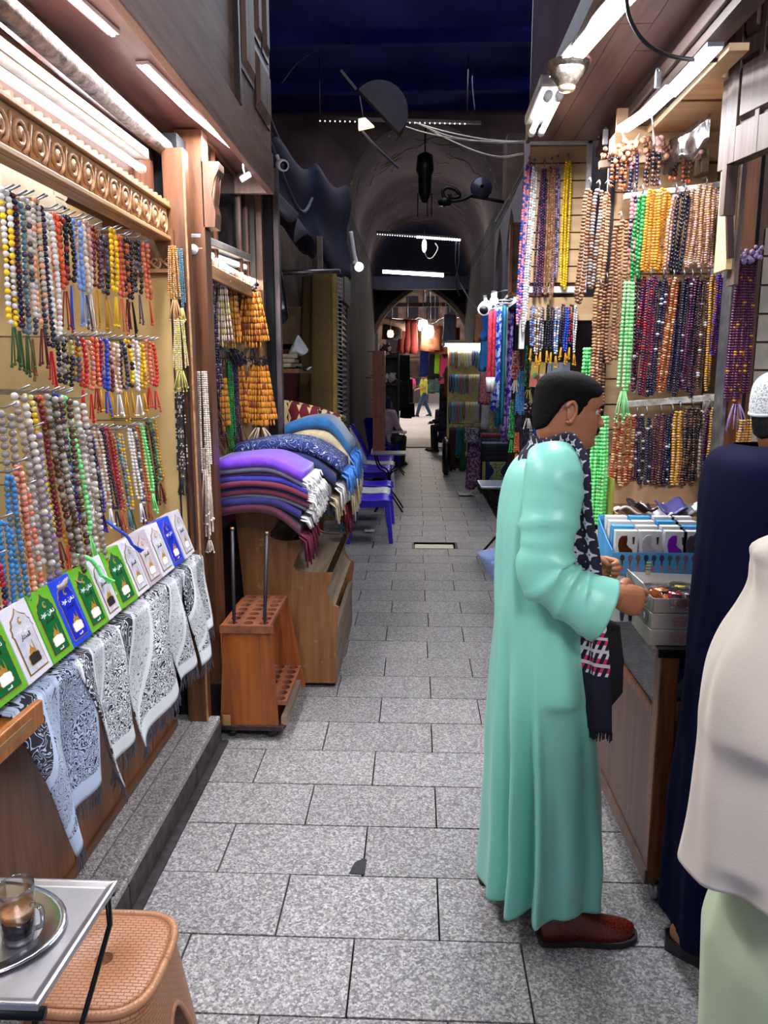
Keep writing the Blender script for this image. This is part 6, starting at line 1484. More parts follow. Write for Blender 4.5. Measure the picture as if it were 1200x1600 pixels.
MB().tube([(-.606, 1.38, TZ-.022), (-1.03, 1.38, TZ-.022)], .008, 8).build('frame_tube', BLACKM, tb)
cy_ = P(20, 1452, z=TZ); TC = (P(127, 1412, z=TZ).x-.185, P(60, 1452, z=TZ).y-.01)
ty = thing('serving_tray', 'oval stainless steel tray under the coffee glass', 'tray', (TC[0], TC[1], TZ-.009))
steel = plain('stainless', srgb(196, 196, 204), .16, .95, .1); rs = []
for (k, h) in ((.0, .002), (.70, .002), (.74, .004), (.93, .013), (1.0, .015), (1.005, .0125), (.93, .010), (.73, 0), (.0, 0)):
    rs.append([Vector((TC[0]+max(k, .001)*.185*cos(a), TC[1]+max(k, .001)*.135*sin(a), TZ-.009+h)) for a in [2*pi*j/40 for j in range(40)]])
MB().rings(rs, cap=False).build('dish', steel, ty)
gp = P(26, 1470, z=TZ); GX, GY, GZ = gp.x, gp.y+.01, TZ-.0065
gl = thing('coffee_glass', 'glass mug half full of dark coffee with a tan crema', 'glass', (GX, GY, GZ))
def fac(r, h, n=10, tw=0): return [Vector((GX+r*cos(2*pi*j/40)*(1-.035*abs(sin(2*pi*j/40*n/2))*(1 if h < .06 else .2)), GY+r*sin(2*pi*j/40)*(1-.035*abs(sin(2*pi*j/40*n/2))*(1 if h < .06 else .2)), GZ+h)) for j in range(40)]
gr = [(.001, .002), (.026, .0), (.030, .004), (.0285, .018), (.029, .03), (.031, .062), (.032, .085), (.033, .110), (.0328, .1125), (.0318, .1115), (.0315, .10)]
CLG = glass('clear_glass', (.93, .95, .96, 1), .03, thin=True)
MB().rings([fac(r, h) for r, h in gr], cap=False).build('bowl', CLG, gl)
MB().rings([fac(r, h) for r, h in ((.001, .003), (.0255, .003), (.0265, .013), (.001, .014))], cap=False).build('thick_base', plain('glass_base', srgb(190, 184, 184), .05, .2), gl)
hp = spline([(GX+.030, GY-.006, GZ+.078), (GX+.050, GY-.012, GZ+.080), (GX+.055, GY-.014, GZ+.064), (GX+.050, GY-.012, GZ+.042), (GX+.028, GY-.006, GZ+.028)], 18)
MB().tube(hp, .0045, 10).build('handle', CLG, gl)
cf_ = [(.001, .0155), (.0245, .0165), (.0265, .03), (.0275, .048), (.001, .048)]
MB().rings([fac(r, h) for r, h in cf_], cap=False).build('coffee', plain('black_coffee', srgb(46, 16, 12), .1), gl)
cr = [(.0275, .048), (.0287, .056), (.0292, .063), (.027, .0645), (.001, .064)]
MB().rings([fac(r, h) for r, h in cr], cap=False).build('crema', plain('crema', srgb(178, 118, 60), .35, var=.5, scale=60), gl)
# ================================================================== RATTAN PATTERN PLASTIC STOOL
wm = NT('rattan_plastic'); v_ = wm.coord('UV', (1, 1, 1))
bk = wm.n('ShaderNodeTexBrick'); bk.inputs['Scale'].default_value = 1.0; bk.inputs['Mortar Size'].default_value = .10; bk.inputs['Mortar Smooth'].default_value = .8; bk.inputs['Brick Width'].default_value = 2.2; bk.inputs['Row Height'].default_value = 1.0; bk.offset = .5
wm.l(wm.coord('UV', (90, 48, 1)), bk.inputs['Vector'])
wm.base(wm.mix(bk.outputs['Fac'], srgb(178, 124, 88), srgb(136, 88, 62))); wm.set(Roughness=.42)
inv = wm.math('SUBTRACT', 1.0, bk.outputs['Fac']); wm.bump(inv, .7, .004)
SX, SY, SZ = -.695, 1.50, .42
st = thing('plastic_stool', 'brown plastic stool with a woven rattan pattern', 'stool', (SX, SY, 0))
def sq(r, h, n=48, e=3.6, k=1.0):
    o = []
    for j in range(n):
        a = 2*pi*j/n; c, s = cos(a), sin(a); q = (abs(c)**e+abs(s)**e)**(-1/e)
        o.append(Vector((SX+r*q*c, SY+r*q*s*1.08, h)))
    return o
hx, hy_ = -.03, .0
rs = [sq(.012, SZ-.010, e=2), sq(.016, SZ-.010, e=2), sq(.021, SZ, e=2), sq(.09, SZ+.002, e=2.6), sq(.122, SZ+.001), sq(.137, SZ-.002)]
se = MB().rings(rs, uv=True, cap=True)
for fi in range(len(se.f)): se.uv[fi] = [((se.v[j][0]-SX)*1.3, (se.v[j][1]-SY)*2.4) for j in se.f[fi]]
se.build('seat', wm.m, st)
rim = MB(); ring = sq(.140, SZ-.006)
rim.tube(ring+[ring[0], ring[1]], .010, 8); rim.build('braided_rim', plain('rattan_rim', srgb(184, 130, 92), .4), st)
tk = MB()
for j in range(96):
    a = 2*pi*j/96; c, s = cos(a), sin(a); q = (abs(c)**3.6+abs(s)**3.6)**(-1/3.6)
    tk.ball((SX+.140*q*c, SY+.140*q*s*1.08, SZ-.006), .0105, 6, 4, sc=(.9, .9, 1.05))
tk.build('braid', plain('rattan_rim', srgb(184, 130, 92), .4), st, kind='stuff')
# skirt with an arched opening on each side
n = 96; rows = 14; sk = MB(); vs = []; uvs = []
def sp_(j, h):
    a = 2*pi*j/n; c, s = cos(a), sin(a); t_ = 1-h/(SZ-.01); r = .139+.058*t_; q = (abs(c)**3.6+abs(s)**3.6)**(-1/3.6)
    return Vector((SX+r*q*c, SY+r*q*s*1.08, h))
def open_h(j):
    a = (j/n*4) % 1; d = abs(a-.0) if a < .5 else abs(a-1); d = d/.29
    return .30*sqrt(max(0, 1-d**2.2)) if d < 1 else 0
for i in range(rows+1):
    for j in range(n):
        h0 = open_h(j); h = lerp(h0, SZ-.012, i/rows); vs.append(sp_(j, h)); uvs.append((j/n*1.3, h*2.4))
fs = [(i*n+j, i*n+(j+1) % n, (i+1)*n+(j+1) % n, (i+1)*n+j) for i in range(rows) for j in range(n)]
sk.add(vs, fs, smooth=True, uvs=uvs); sk_o = sk.build('skirt', wm.m, st)
so = sk_o.modifiers.new('thick', 'SOLIDIFY'); so.thickness = .004
for q in range(4):
    m = MB(); js = [q*n/4+k for k in range(-7, 8)]
    pts = [sp_(int(j) % n, open_h(int(j) % n)) for j in js]; m.tube(pts, .006, 6); m.build('opening_rim', plain('rattan_rim', srgb(184, 130, 92), .4), st)
# ================================================================== PEOPLE
def skin(name, c):
    t = NT(name); f = t.noise(t.coord(), 30, 4)
    t.base(t.mix(f, mul(c, .82), mul(c, 1.12))); t.set(Roughness=.48, Subsurface_Weight=.12, Subsurface_Scale=.01); t.b.inputs['Subsurface Radius'].default_value = (.6, .25, .15); return t.m
SKIN_A = skin('skin_tan', srgb(176, 118, 84)); SKIN_B = skin('skin_brown', srgb(150, 98, 70))
HEADT = [(-.14, .035, -.082, .064), (-.10, .040, -.076, .058), (-.06, .046, -.072, .055), (-.03, .052, -.071, .056), (-.014, .066, -.073, .058), (-.004, .086, -.076, .055), (.006, .097, -.079, .057), (.018, .099, -.083, .063), (.032, .096, -.088, .067), (.046, .100, -.092, .069), (.06, .099, -.096, .071), (.075, .098, -.099, .073), (.095, .095, -.102, .075), (.112, .092, -.104, .076), (.126, .099, -.105, .0765), (.145, .099, -.105, .077), (.170, .092, -.102, .075), (.192, .075, -.091, .067), (.208, .052, -.071, .053), (.219, .022, -.040, .031), (.2225, .002, -.016, .008)]
def g(x, s): return exp(-(x/s)**2)
def head_pt(z, ph, off=0.0, face=1.0):
    f, b, w = interp(HEADT, z); cx, rx = (f+b)/2, (f-b)/2
    c, s = cos(ph), sin(ph); e = 2.25; q = (abs(c)**e+abs(s)**e)**(-1/e)
    x, y = cx+(rx+off)*q*c, (w+off)*q*s
    if c > 0 and face:
        d = 0
        nb = (.0235 if z < .078 else .0235-(z-.078)/.04*.019) if .06 < z < .13 else 0
        if z < .070: nb *= max(0, (z-.060)/.010)
        d += nb*g(y, .0105+.006*g(z-.074, .008)); d += .008*g(y-.013, .007)*g(z-.072, .007)+.008*g(y+.013, .007)*g(z-.072, .007)
        for sy in (1, -1):
            d -= .011*g(y-sy*.033, .017)*g(z-.111, .011); d += .004*g(y-sy*.05, .018)*g(z-.085, .014); d += .0035*g(y-sy*.028, .022)*g(z-.128, .006)
        d += .006*g(y, .018)*g(z-.052, .0045)+.0055*g(y, .016)*g(z-.040, .005)-.003*g(y, .022)*g(z-.0455, .0022)-.003*g(y, .02)*g(z-.028, .006)+.004*g(y, .02)*g(z-.01, .01)
        x += d*c
    return Vector((x, y, z))
def head_rings(M, off=lambda z, ph: 0.0, z0=-.14, z1=.2225, nz=74, n=64, face=1.0):
    return [[M @ head_pt(lerp(z0, z1, i/nz), 2*pi*j/n, off(lerp(z0, z1, i/nz), 2*pi*j/n), face) for j in range(n)] for i in range(nz+1)]
def ear(mb, M, sy):
    m = Matrix.Translation((-.012, sy*.076, .098))
    pts = [(-.006+.016*cos(a)*1.0+.004, sy*(.006+.006*sin(a*.5)), .031*sin(a)) for a in [-1.9+4.6*k/14 for k in range(15)]]
    mb.tube([M @ (m @ Vector(p)) for p in pts], [.004]+[.0055]*12+[.006, .006], 8)
    mb.ball(M @ (m @ Vector((.004, sy*.002, 0))), 1, 10, 8, sc=(.015, .006, .026), rot=M.to_3x3().normalized())
    mb.ball(M @ (m @ Vector((.006, sy*.005, -.027))), .0075, 8, 6)
def tubes(segs):
    m = MB()
    for pts, r in segs: m.tube([Vector(p) for p in pts], r, 12); m.ball(pts[0], r[0] if isinstance(r, list) else r, 10, 8); m.ball(pts[-1], r[-1] if isinstance(r, list) else r, 10, 8)
    return m
def add_mesh(mb, me):
    mb.add([v.co.copy() for v in me.vertices], [list(p.vertices) for p in me.polygons], smooth=True)
def hand(Mx, mirror=1, curl=1.0):
    # x runs out from the wrist, z towards the thumb side, +y towards the palm; five separate fingers
    m = MB(); T = lambda p: Mx @ Vector((p[0], p[1]*mirror, p[2]))
    m.tube([T((-.05, 0, 0)), T((-.02, 0, 0)), T((0, 0, 0))], [.028, .0275, .027], 12, flat=.8)
    rs = []
    for x, w, d in ((-.01, .028, .020), (.02, .034, .020), (.05, .042, .019), (.08, .043, .017), (.092, .040, .014)):
        rs.append([T((x, d*sin(a)+.004*cos(2*a), w*cos(a))) for a in [2*pi*k/16 for k in range(16)]])
    m.rings(rs)
    for z, L, r in ((.031, .95, .0098), (.0105, 1.05, .0102), (-.0105, 1.0, .0098), (-.030, .82, .0086)):
        a = [0.35, 1.15, 2.2] if curl > .8 else [.2, .55, .9]
        p = [Vector((.084, 0, z))]
        for ang, l in zip(a, (.040*L, .027*L, .022*L)): p.append(p[-1]+Vector((cos(ang*curl)*l, sin(ang*curl)*l, -z*.06)))
        m.tube([T(q) for q in spline(p, 10)], [r*1.08, r*1.1, r*1.02, r, r, r*.98, r*.98, r*.95, r*.9, r*.85, r*.7], 10)
        m.ball(T(p[0]), r*1.12, 10, 8); m.ball(T(p[1]), r*1.04, 10, 8); m.ball(T(p[-1]), r*.72, 8, 6)
    p = [Vector((.018, .008, .026)), Vector((.045, .026, .042)), Vector((.072, .034, .036)), Vector((.094, .036, .022))]
    m.tube([T(q) for q in spline(p, 9)], [.014, .0145, .014, .0125, .012, .0118, .0115, .011, .010, .008], 10); m.ball(T(p[-1]), .0085, 8, 6)
    return voxel(m.mesh('hand'), .0022, 2)
def body_mesh(J, M, rr=1.0, hands=()):
    # one continuous skin: torso, limbs and neck melted together, head and hands sewn on at neck and wrist
    s = []
    s.append(([J['pelvis'], J['waist'], J['chest'], J['neck']], [.135*rr, .12*rr, .135*rr, .06]))
    for k in 'lr':
        s.append(([J['neck'], J['sh'+k]], [.055, .055]))
        s.append(([J['sh'+k], J['el'+k], J['wr'+k]], [.055*rr, .042*rr, .028]))
        s.append(([J['pelvis'], J['hi'+k]], [.11*rr, .09*rr])); s.append(([J['hi'+k], J['kn'+k], J['an'+k]], [.085*rr, .055*rr, .038]))
        s.append(([J['an'+k], J['to'+k]], [.036, .026]))
    mb = MB(); add_mesh(mb, voxel(tubes(s).mesh('limbs'), .016, 3))
    mb.rings(head_rings(M))
    for sy in (1, -1): ear(mb, M, sy)
    for h in hands: add_mesh(mb, h)
    return mb
def face_parts(root, M, hair_c, moustache=True, brow=True, zl=None, lip=True):
    hm = plain('hair_'+root.name, hair_c, .75, var=.6, scale=120, bump=.9, bscale=300, spec=.12)
    def zline(ph):
        d = abs((ph+pi) % (2*pi)-pi)
        tab = [(0, .170), (.5, .166), (.85, .150), (1.15, .140), (1.32, .098), (1.45, .088), (1.55, .10), (1.75, .128), (2.05, .085), (2.4, .04), (pi, .022)]
        return interp(tab, d)[0]
    zf = zl or zline
    off = lambda z, ph: lerp(-.008, .0075+.0016*noise.noise(Vector((z*90, ph*14, 0))), smooth((z-zf(ph))/.016+.25)) if z > -.02 else -.01
    MB().rings(head_rings(M, off, -.02, .2225, 84, 96, 0)).build('hair', hm, root)
    for sy in (1, -1):
        ec = Vector((.0795, sy*.0325, .110)); e = M @ ec
        eo = MB().ball(e, .0112, 14, 10).build('eye', plain('eye_white', srgb(200, 188, 180), .2), root)
        MB().ball(M @ (ec+Vector((.0072, 0, -.0025))), .0052, 10, 8).build('iris', plain('dark_iris', srgb(30, 18, 14), .1), eo)
        for nm, lo, hi in (('upper_lid', -.02, 1.3), ('lower_lid', -1.2, -.50)):
            MB().sheet(lambda u, v: M @ (ec+Vector((cos(lerp(lo, hi, v))*cos(lerp(-1.45, 1.45, u)), cos(lerp(lo, hi, v))*sin(lerp(-1.45, 1.45, u)), sin(lerp(lo, hi, v))))*.0126), 12, 6, .001).build(nm, bpy.data.materials[root['_skin']], root)
        q = [M @ (ec+Vector((cos(a), sin(a), -.03))*.0130) for a in (-1.3, -.6, 0, .6, 1.3)]
        MB().tube(spline(q, 10), .0011, 5).build('lashes', hm, root)
        if brow:
            q = [M @ (head_pt(.1255+dz, ph)+Vector((.0005, 0, 0))) for ph, dz in ((sy*.14, .0), (sy*.28, .004), (sy*.45, .0055), (sy*.66, .0005))]
            MB().tube(spline(q, 12), [.0022]+[.0042]*10+[.003, .0015], 6).build('eyebrow', hm, root)
    if moustache:
        q = [M @ (head_pt(z, ph)+Vector((.002, 0, 0))) for ph, z in ((-.44, .047), (-.28, .056), (-.1, .0605), (0, .0595), (.1, .0605), (.28, .056), (.44, .047))]
        MB().tube(spline(q, 20), [.0015]+[.0052]*19+[.0015], 7).build('moustache', hm, root)
    if lip:
        q = [M @ (head_pt(.0415, ph)+Vector((.0006, 0, 0))) for ph in (-.26, -.13, 0, .13, .26)]
        MB().tube(spline(q, 12), [.001]+[.0036]*11+[.001], 6).build('lip', plain('lip', srgb(150, 84, 76), .45), root)
def cloth(name, c, rough=.5, sheen=.2, weave=400):
    t = NT(name); f = t.noise(t.coord(), weave, 1); h = t.noise(t.coord(scale=(1, 1, .35)), 9, 3)
    t.base(t.mix(t.math('MULTIPLY', h, .3), c, mul(c, .88))); t.set(Roughness=rough, Sheen_Weight=sheen); t.bump(t.math('ADD', t.math('MULTIPLY', f, .25), h), .12, .01); return t.m
def robe(name, rows, folds, mat, parent, n=120, nz=80, cap=False, rough=0.0, thick=.004, seed=1, bumps=(), lift=None):
    # rows: (z, cx, cy, ax, ay); folds: (angle, width, depth, z where it starts)
    rows = sorted(rows); z0, z1 = rows[0][0], rows[-1][0]; rs = []
    for i in range(nz+1):
        z = lerp(z0, z1, i/nz); cx, cy, ax, ay = interp(rows, z); r = []
        for j in range(n):
            a = 2*pi*j/n; c, s = cos(a), sin(a); e = 2.2; q = (abs(c)**e+abs(s)**e)**(-1/e); d = 0
            for fa, fw, fd, fz in folds:
                da = (a-fa+pi) % (2*pi)-pi; k = smooth((fz-z)/max(.05, fz-z0)*1.15) if z < fz else 0
                d += fd*k*exp(-(da/fw)**2)
            for ba, bz, wa, up, dn, bd in bumps:
                da = (a-ba+pi) % (2*pi)-pi; d += bd*exp(-(da/wa)**2)*(exp(-((z-bz)/up)**2) if z > bz else exp(-((z-bz)/dn)**2))
            d += rough*noise.noise(Vector((c*3, s*3, z*5+seed)))
            lf_ = 0 if not lift else lift[1]*exp(-(((a-lift[0]+pi) % (2*pi)-pi)/lift[2])**2)*smooth((z0+.3-z)/.3)
            r.append(Vector((cx+(ax*q+d)*c, cy+(ay*q+d)*s, lf_+z+(.005*sin(3*a+seed)*smooth((z0+.15-z)/.15) if z < z0+.15 else 0))))
        rs.append(r)
    o = MB().rings(rs, cap=cap, uv=True).build(name, mat, parent)
    s = o.modifiers.new('thick', 'SOLIDIFY'); s.thickness = thick; s.offset = -1
    return o
def sleeve(name, cps, mat, parent, n=28, m=40, wr=.006, flat=1.0, seed=3, depth=.06):
    # cps: (point, radius); hollow at the cuff
    pts = spline([p for p, r in cps], m); rad = [interp([(i, r) for i, (p, r) in enumerate(cps)], k*(len(cps)-1)/m)[0] for k in range(m+1)]
    pts = list(pts); e = (pts[-1]-pts[-2]).normalized()
    P2 = pts+[pts[-1]-e*.002, pts[-1]-e*depth]; R2 = rad+[rad[-1]*.95, rad[-1]*.8]
    mb = MB(); mb.tube(P2, R2, n, cap=False, flat=flat)
    k0 = len(P2); nv_ = []
    for q, v in enumerate(mb.v):
        i_, c_ = q//n, P2[min(q//n, k0-1)]; v = Vector(v); d = (v-c_); d = d.normalized() if d.length > 1e-6 else d
        s_ = i_/m; bend = exp(-((s_-.55)/.22)**2)
        rip = (1-abs(noise.noise(Vector((s_*9+seed, v.x*5, v.z*5)))*2.2))**2
        nv_.append(tuple(v+d*(wr*1.6*noise.noise(v*7+Vector((seed, 0, 0)))+wr*2.2*(rip-.5)*(.35+bend)*min(1, s_*4)*min(1, (1.02-s_)*6))))
    mb.v = nv_
    return mb.build(name, mat, parent)
def shoe(name, root, heel, toe, mat, sole, w=.092, h=.075):
    heel, toe = Vector(heel), Vector(toe); d = toe-heel; L = d.length; d.normalize(); s = Vector((-d.y, d.x, 0))
    prof = [(0, .55, .35), (.02, .75, .8), (.15, .80, 1.0), (.35, .78, 1.0), (.5, .88, .85), (.65, 1.0, .68), (.8, .98, .58), (.92, .74, .48), (.985, .4, .36), (1.0, .1, .22)]
    for nm, mt, z0, k in (('upper', mat, .016, 1.0), ('sole', sole, 0.0, 1.06)):
        rs = []
        for t_, ww, hh in prof:
            c = heel+d*(L*(t_*k-.5*(k-1))); W = w/2*ww*k; H = h*hh if nm == 'upper' else .020
            if nm == 'upper': rs.append([c+s*(W*cos(a)*(1 if sin(a) < .2 else .86))+Vector((0, 0, z0+(H*max(0, sin(a))**.75 if sin(a) > 0 else 0))) for a in [2*pi*j/20 for j in range(20)]])
            else: rs.append([c+s*x+Vector((0, 0, z)) for x, z in ((-W, 0), (W, 0), (W*1.02, H), (-W*1.02, H))])
        if nm == 'upper': up = MB().rings(rs).build(name, mt, root)
        else: MB().rings(rs, smooth=False).build('sole', mt, up)
    MB().bar(heel+d*.004, heel+d*L*.26, w*.72, .028).build('heel', sole, up)
# ------------------------------------------------------------------ the man in the mint robe
YM = 2.27
pm_ = lambda u, v, y=YM: P(u, v, y=y)
man = thing('person', 'man in a long mint robe and patterned scarf, looking down at the cabinet', 'person', (.44, 2.27, 0))
man['_skin'] = 'skin_tan'
cn = pm_(925, 697); HS = .93
Rm = Matrix.Rotation(radians(4), 4, 'Z') @ Matrix.Rotation(radians(9), 4, 'Y')
Mh = Matrix.Translation(cn-(Rm.to_3x3() @ Vector((.097*HS, 0, .004)))) @ Rm @ Matrix.Scale(HS, 4)
wr_ = pm_(962, 930, 2.05); hr = hand(Matrix.Translation(wr_) @ Matrix.Rotation(radians(28), 4, 'Z') @ Matrix.Rotation(radians(20), 4, 'Y') @ Matrix.Scale(1.02, 4), 1, 1.15)
wl_ = Vector((wr_.x-.0, (YM+.2), wr_.z-.02)); hl = hand(Matrix.Translation(wl_) @ Matrix.Rotation(radians(-22), 4, 'Z') @ Matrix.Scale(.86, 4), -1, 1.0)
el_r = pm_(850, 893, 2.080); el_l = Vector((el_r.x+.04, (YM+.2), el_r.z-.02)); shr = pm_(866, 728, 2.110)
J = dict(pelvis=(.37, YM, .92), waist=(.37, YM, 1.10), chest=(.37, YM, 1.28), neck=(.40, YM, 1.455), shr=(.40, YM-.13, 1.40), shl=(.40, YM+.13, 1.40), elr=tuple(el_r), ell=tuple(el_l), wrr=tuple(wr_-Vector((.05, 0, 0))), wrl=tuple(wl_-Vector((.05, 0, 0))),
    hir=(.38, YM-.08, .88), hil=(.36, YM+.08, .88), knr=(.40, YM-.09, .48), knl=(.35, YM+.08, .48), anr=(.42, 2.15, .09), anl=(.32, 2.40, .09), tor=(.54, 2.15, .045), tol=(.44, 2.41, .045))
body_mesh(J, Mh, .8, (hr, hl)).build('body', SKIN_A, man)
face_parts(man, Mh, srgb(17, 13, 15))
MINT = cloth('mint_cloth', srgb(134, 212, 194), .36, .15)
sil = [(699, 846, 888), (708, 822, 897), (722, 805, 903), (750, 791, 905), (800, 779, 906), (850, 775, 908), (900, 775, 911), (1000, 772, 916), (1100, 769, 924), (1200, 767, 933), (1300, 764, 939), (1400, 763, 943), (1452, 765, 946)]
rows = []
AY = {699: .07, 708: .13, 722: .175, 750: .19, 800: .19, 850: .18, 900: .175, 1000: .18, 1100: .19, 1200: .20, 1300: .205, 1400: .215, 1452: .215}
for v_, a, b in sil:
    pa, pb = pm_(a, v_), pm_(b, v_); rows.append((pa.z, (pa.x+pb.x)/2, YM, (pb.x-pa.x)/2, AY[v_]))
last = [r for r in rows if r[0] > .07][-1]; rows = [r for r in rows if r[0] > .14]+[(.085, last[1]-.002, YM, last[3]+.004, .20)]
FO = [(-2.75, .10, .020, 1.2), (-2.5, .10, -.040, 1.15), (-2.25, .09, .034, 1.25), (-2.02, .085, -.060, 1.0), (-1.84, .08, .036, 1.0), (-1.55, .10, -.012, .7), (-1.35, .22, .012, .7), (-.95, .14, -.016, .8), (-.7, .12, .014, .7), (2.9, .2, .03, 1.2), (2.5, .16, -.03, 1.0), (2.0, .2, .03, .9), (1.4, .2, -.025, .9), (.9, .2, .025, .8), (.3, .15, -.02, .8)]
pz = pm_(868, 1062).z
rb_ = robe('robe', rows, FO, MINT, man, 170, 130, rough=.008, seed=2, lift=(-1.25, .030, .35), bumps=[(-1.30, pz, .34, .13, .020, .030), (-1.75, 1.33, .10, .10, .12, .012), (-2.3, 1.2, .12, .3, .2, .008)])
sleeve('sleeve', [(pm_(862, 706, 2.160), .066), (pm_(866, 735, 2.120), .080), (pm_(864, 790, 2.090), .083), (pm_(856, 850, 2.070), .083), (pm_(854, 893, 2.060), .079), (pm_(882, 922, 2.050), .076), (pm_(915, 940, 2.045), .082), (pm_(944, 953, 2.045), .088)], MINT, man, 36, 60, .007, .82)
mir = lambda v: Vector((v.x, 2*YM-v.y, v.z))
sleeve('sleeve', [(mir(pm_(872, 722, 2.160)), .06), (mir(pm_(872, 750, 2.120)), .074), (mir(pm_(868, 805, 2.090)), .080), (mir(pm_(860, 880, 2.080)), .080), (Vector((el_l.x+.08, (YM+.2), el_l.z-.02)), .078), (wl_-Vector((.03, 0, -.0)), .082)], MINT, man, 28, 44, .007, .82, 9)
# pocket bag bulging at the hip and the long side seam
def seam(us): MB().tube([pm_(u, v_, y) for u, v_, y in us], .0022, 5).build('seam', cloth('mint_seam', srgb(96, 176, 160), .6), man)
# patterned scarf
fm = NT('star_scarf'); uv = fm.coord('UV', (2.0, 32, 1)); fx = fm.n('ShaderNodeVectorMath', operation='FRACTION'); fm.l(uv, fx.inputs[0]); sb = fm.n('ShaderNodeVectorMath', operation='SUBTRACT'); sb.inputs[1].default_value = (.5, .5, 0); fm.l(fx.outputs[0], sb.inputs[0])
sx_ = fm.n('ShaderNodeSeparateXYZ'); fm.l(sb.outputs[0], sx_.inputs[0]); ax_ = fm.math('ABSOLUTE', sx_.outputs[0]); ay_ = fm.math('ABSOLUTE', sx_.outputs[1])
d1 = fm.math('ADD', ax_, ay_); d2 = fm.math('MULTIPLY', ax_, ay_); star = fm.math('MULTIPLY', fm.math('LESS_THAN', d1, .40), fm.math('LESS_THAN', d2, .018)); hole = fm.math('GREATER_THAN', d1, .07)
star = fm.math('MAXIMUM', fm.math('MULTIPLY', star, hole), fm.math('GREATER_THAN', d1, .93))
sv = fm.n('ShaderNodeSeparateXYZ'); fm.l(fm.coord('UV'), sv.inputs[0]); V_ = sv.outputs[1]
band = fm.math('MULTIPLY', fm.math('GREATER_THAN', V_, .70), fm.math('LESS_THAN', V_, .875)); low = fm.math('GREATER_THAN', V_, .875)
stp_ = fm.math('PINGPONG', fm.math('MULTIPLY', V_, 42.0), .5); lines = fm.math('LESS_THAN', stp_, .12); zig = fm.math('LESS_THAN', fm.math('PINGPONG', fm.math('ADD', fm.math('MULTIPLY', sv.outputs[0], 6.0), fm.math('MULTIPLY', V_, 42.0)), .5), .22)
pk_c = fm.mix(zig, srgb(20, 18, 36), srgb(210, 40, 96)); alt = fm.math('GREATER_THAN', fm.math('PINGPONG', fm.math('MULTIPLY', V_, 21.0), .5), .25); bc = fm.mix(alt, pk_c, fm.mix(zig, srgb(20, 18, 36), srgb(216, 210, 220))); bc = fm.mix(lines, bc, srgb(206, 200, 212))
c = fm.mix(star, srgb(24, 24, 44), srgb(190, 190, 206)); c = fm.mix(band, c, bc); c = fm.mix(low, c, srgb(16, 16, 40)); fm.base(c); fm.set(Roughness=.9)
sc = thing('scarf', 'black scarf with grey star pattern and pink bands, worn by the mint robed man', 'scarf', tuple(pm_(900, 760, 2.140)))
bc_ = Mh @ Vector((-.10, 0, -.055))
path = [(Mh @ Vector((.02, .085, -.09)), Vector((.008, -.02, .045))), (Mh @ Vector((-.055, .088, -.06)), Vector((.012, -.02, .05))), (Mh @ Vector((-.112, 0, -.045)), Vector((.022, 0, .055))), (Mh @ Vector((-.07, -.090, -.052)), Vector((.012, .02, .055))), (pm_(878, 694, 2.165), Vector((.028, -.034, .034))), (pm_(899, 728, 2.120), Vector((.034, -.03, .018))), (pm_(905, 790, 2.095), Vector((.03, -.034, 0))), (pm_(912, 860, 2.090), Vector((.036, -.03, 0))), (pm_(918, 930, 2.100), Vector((.034, -.03, 0))), (pm_(925, 1000, 2.120), Vector((.034, -.028, 0))), (pm_(929, 1080, 2.120), Vector((.036, -.026, 0))), (pm_(931, 1140, 2.120), Vector((.038, -.024, 0)))]
tabp = [(i,)+tuple(p)+tuple(w) for i, (p, w) in enumerate(path)]
def scf(u, v):
    q = interp(tabp, v*(len(path)-1)); p, w_ = Vector(q[:3]), Vector(q[3:]); k = (u-.5)*2
    return p+w_*k+Vector((.006*sin(u*9+v*6), -.008*(1-k*k)-.004*sin(v*30), 0))
MB().sheet(scf, 10, 90, .006).build('cloth', fm.m, sc)
m = MB()
for i in range(34):
    p = Vector(scf((i+.5)/34, 1)); m.tube([p, p+Vector((random.uniform(-.004, .004), random.uniform(-.004, .004), -random.uniform(.018, .032)))], .0018, 4)
m.build('fringe', plain('black_fringe', srgb(18, 18, 34), .9), sc, kind='stuff')
bgp = [(940, 962), (968, 975), (974, 1030), (972, 1082), (944, 1116), (930, 1100), (930, 1000)]
bg = thing('shoulder_bag', 'limp black cloth bag hanging in front of the mint robe', 'bag', tuple(pm_(950, 1040, 2.19)))
rs = []
for dy, k in ((-.022, .72), (-.014, .95), (0, 1.0), (.014, .95), (.022, .72)):
    cc = pm_(950, 1035, 2.20); rs.append([cc+(pm_(u, v_, 2.20)-cc)*k+Vector((0, dy, 0)) for u, v_ in bgp])
MB().rings(rs).build('pouch', plain('black_cloth', srgb(14, 13, 18), .9), bg)
MB().tube(spline([pm_(945, 965, 2.20), pm_(935, 900, 2.26), pm_(920, 820, 2.36)], 10), .006, 6).build('strap', plain('black_cloth', srgb(14, 13, 18), .9), bg)
CROC = NT('croc_leather'); vo = CROC.n('ShaderNodeTexVoronoi'); vo.inputs['Scale'].default_value = 130; vo.feature = 'DISTANCE_TO_EDGE'; CROC.l(CROC.coord(), vo.inputs[0]); CROC.base(CROC.ramp(vo.outputs['Distance'], [(.0, srgb(52, 18, 14)), (.12, srgb(112, 38, 26))])); CROC.set(Roughness=.22); CROC.bump(vo.outputs['Distance'], .4, .003)
SOLE = plain('dark_sole', srgb(34, 26, 30), .6)
ha, tb2 = P(838, 1450, z=0), P(990, 1464, z=0)
shoe('shoe', man, (ha.x+.005, 2.12, 0), (tb2.x, 2.14, 0), CROC.m, SOLE, .10, .085)
shoe('shoe', man, (.235, 2.40, 0), (.51, 2.43, 0), CROC.m, SOLE, .10, .085)
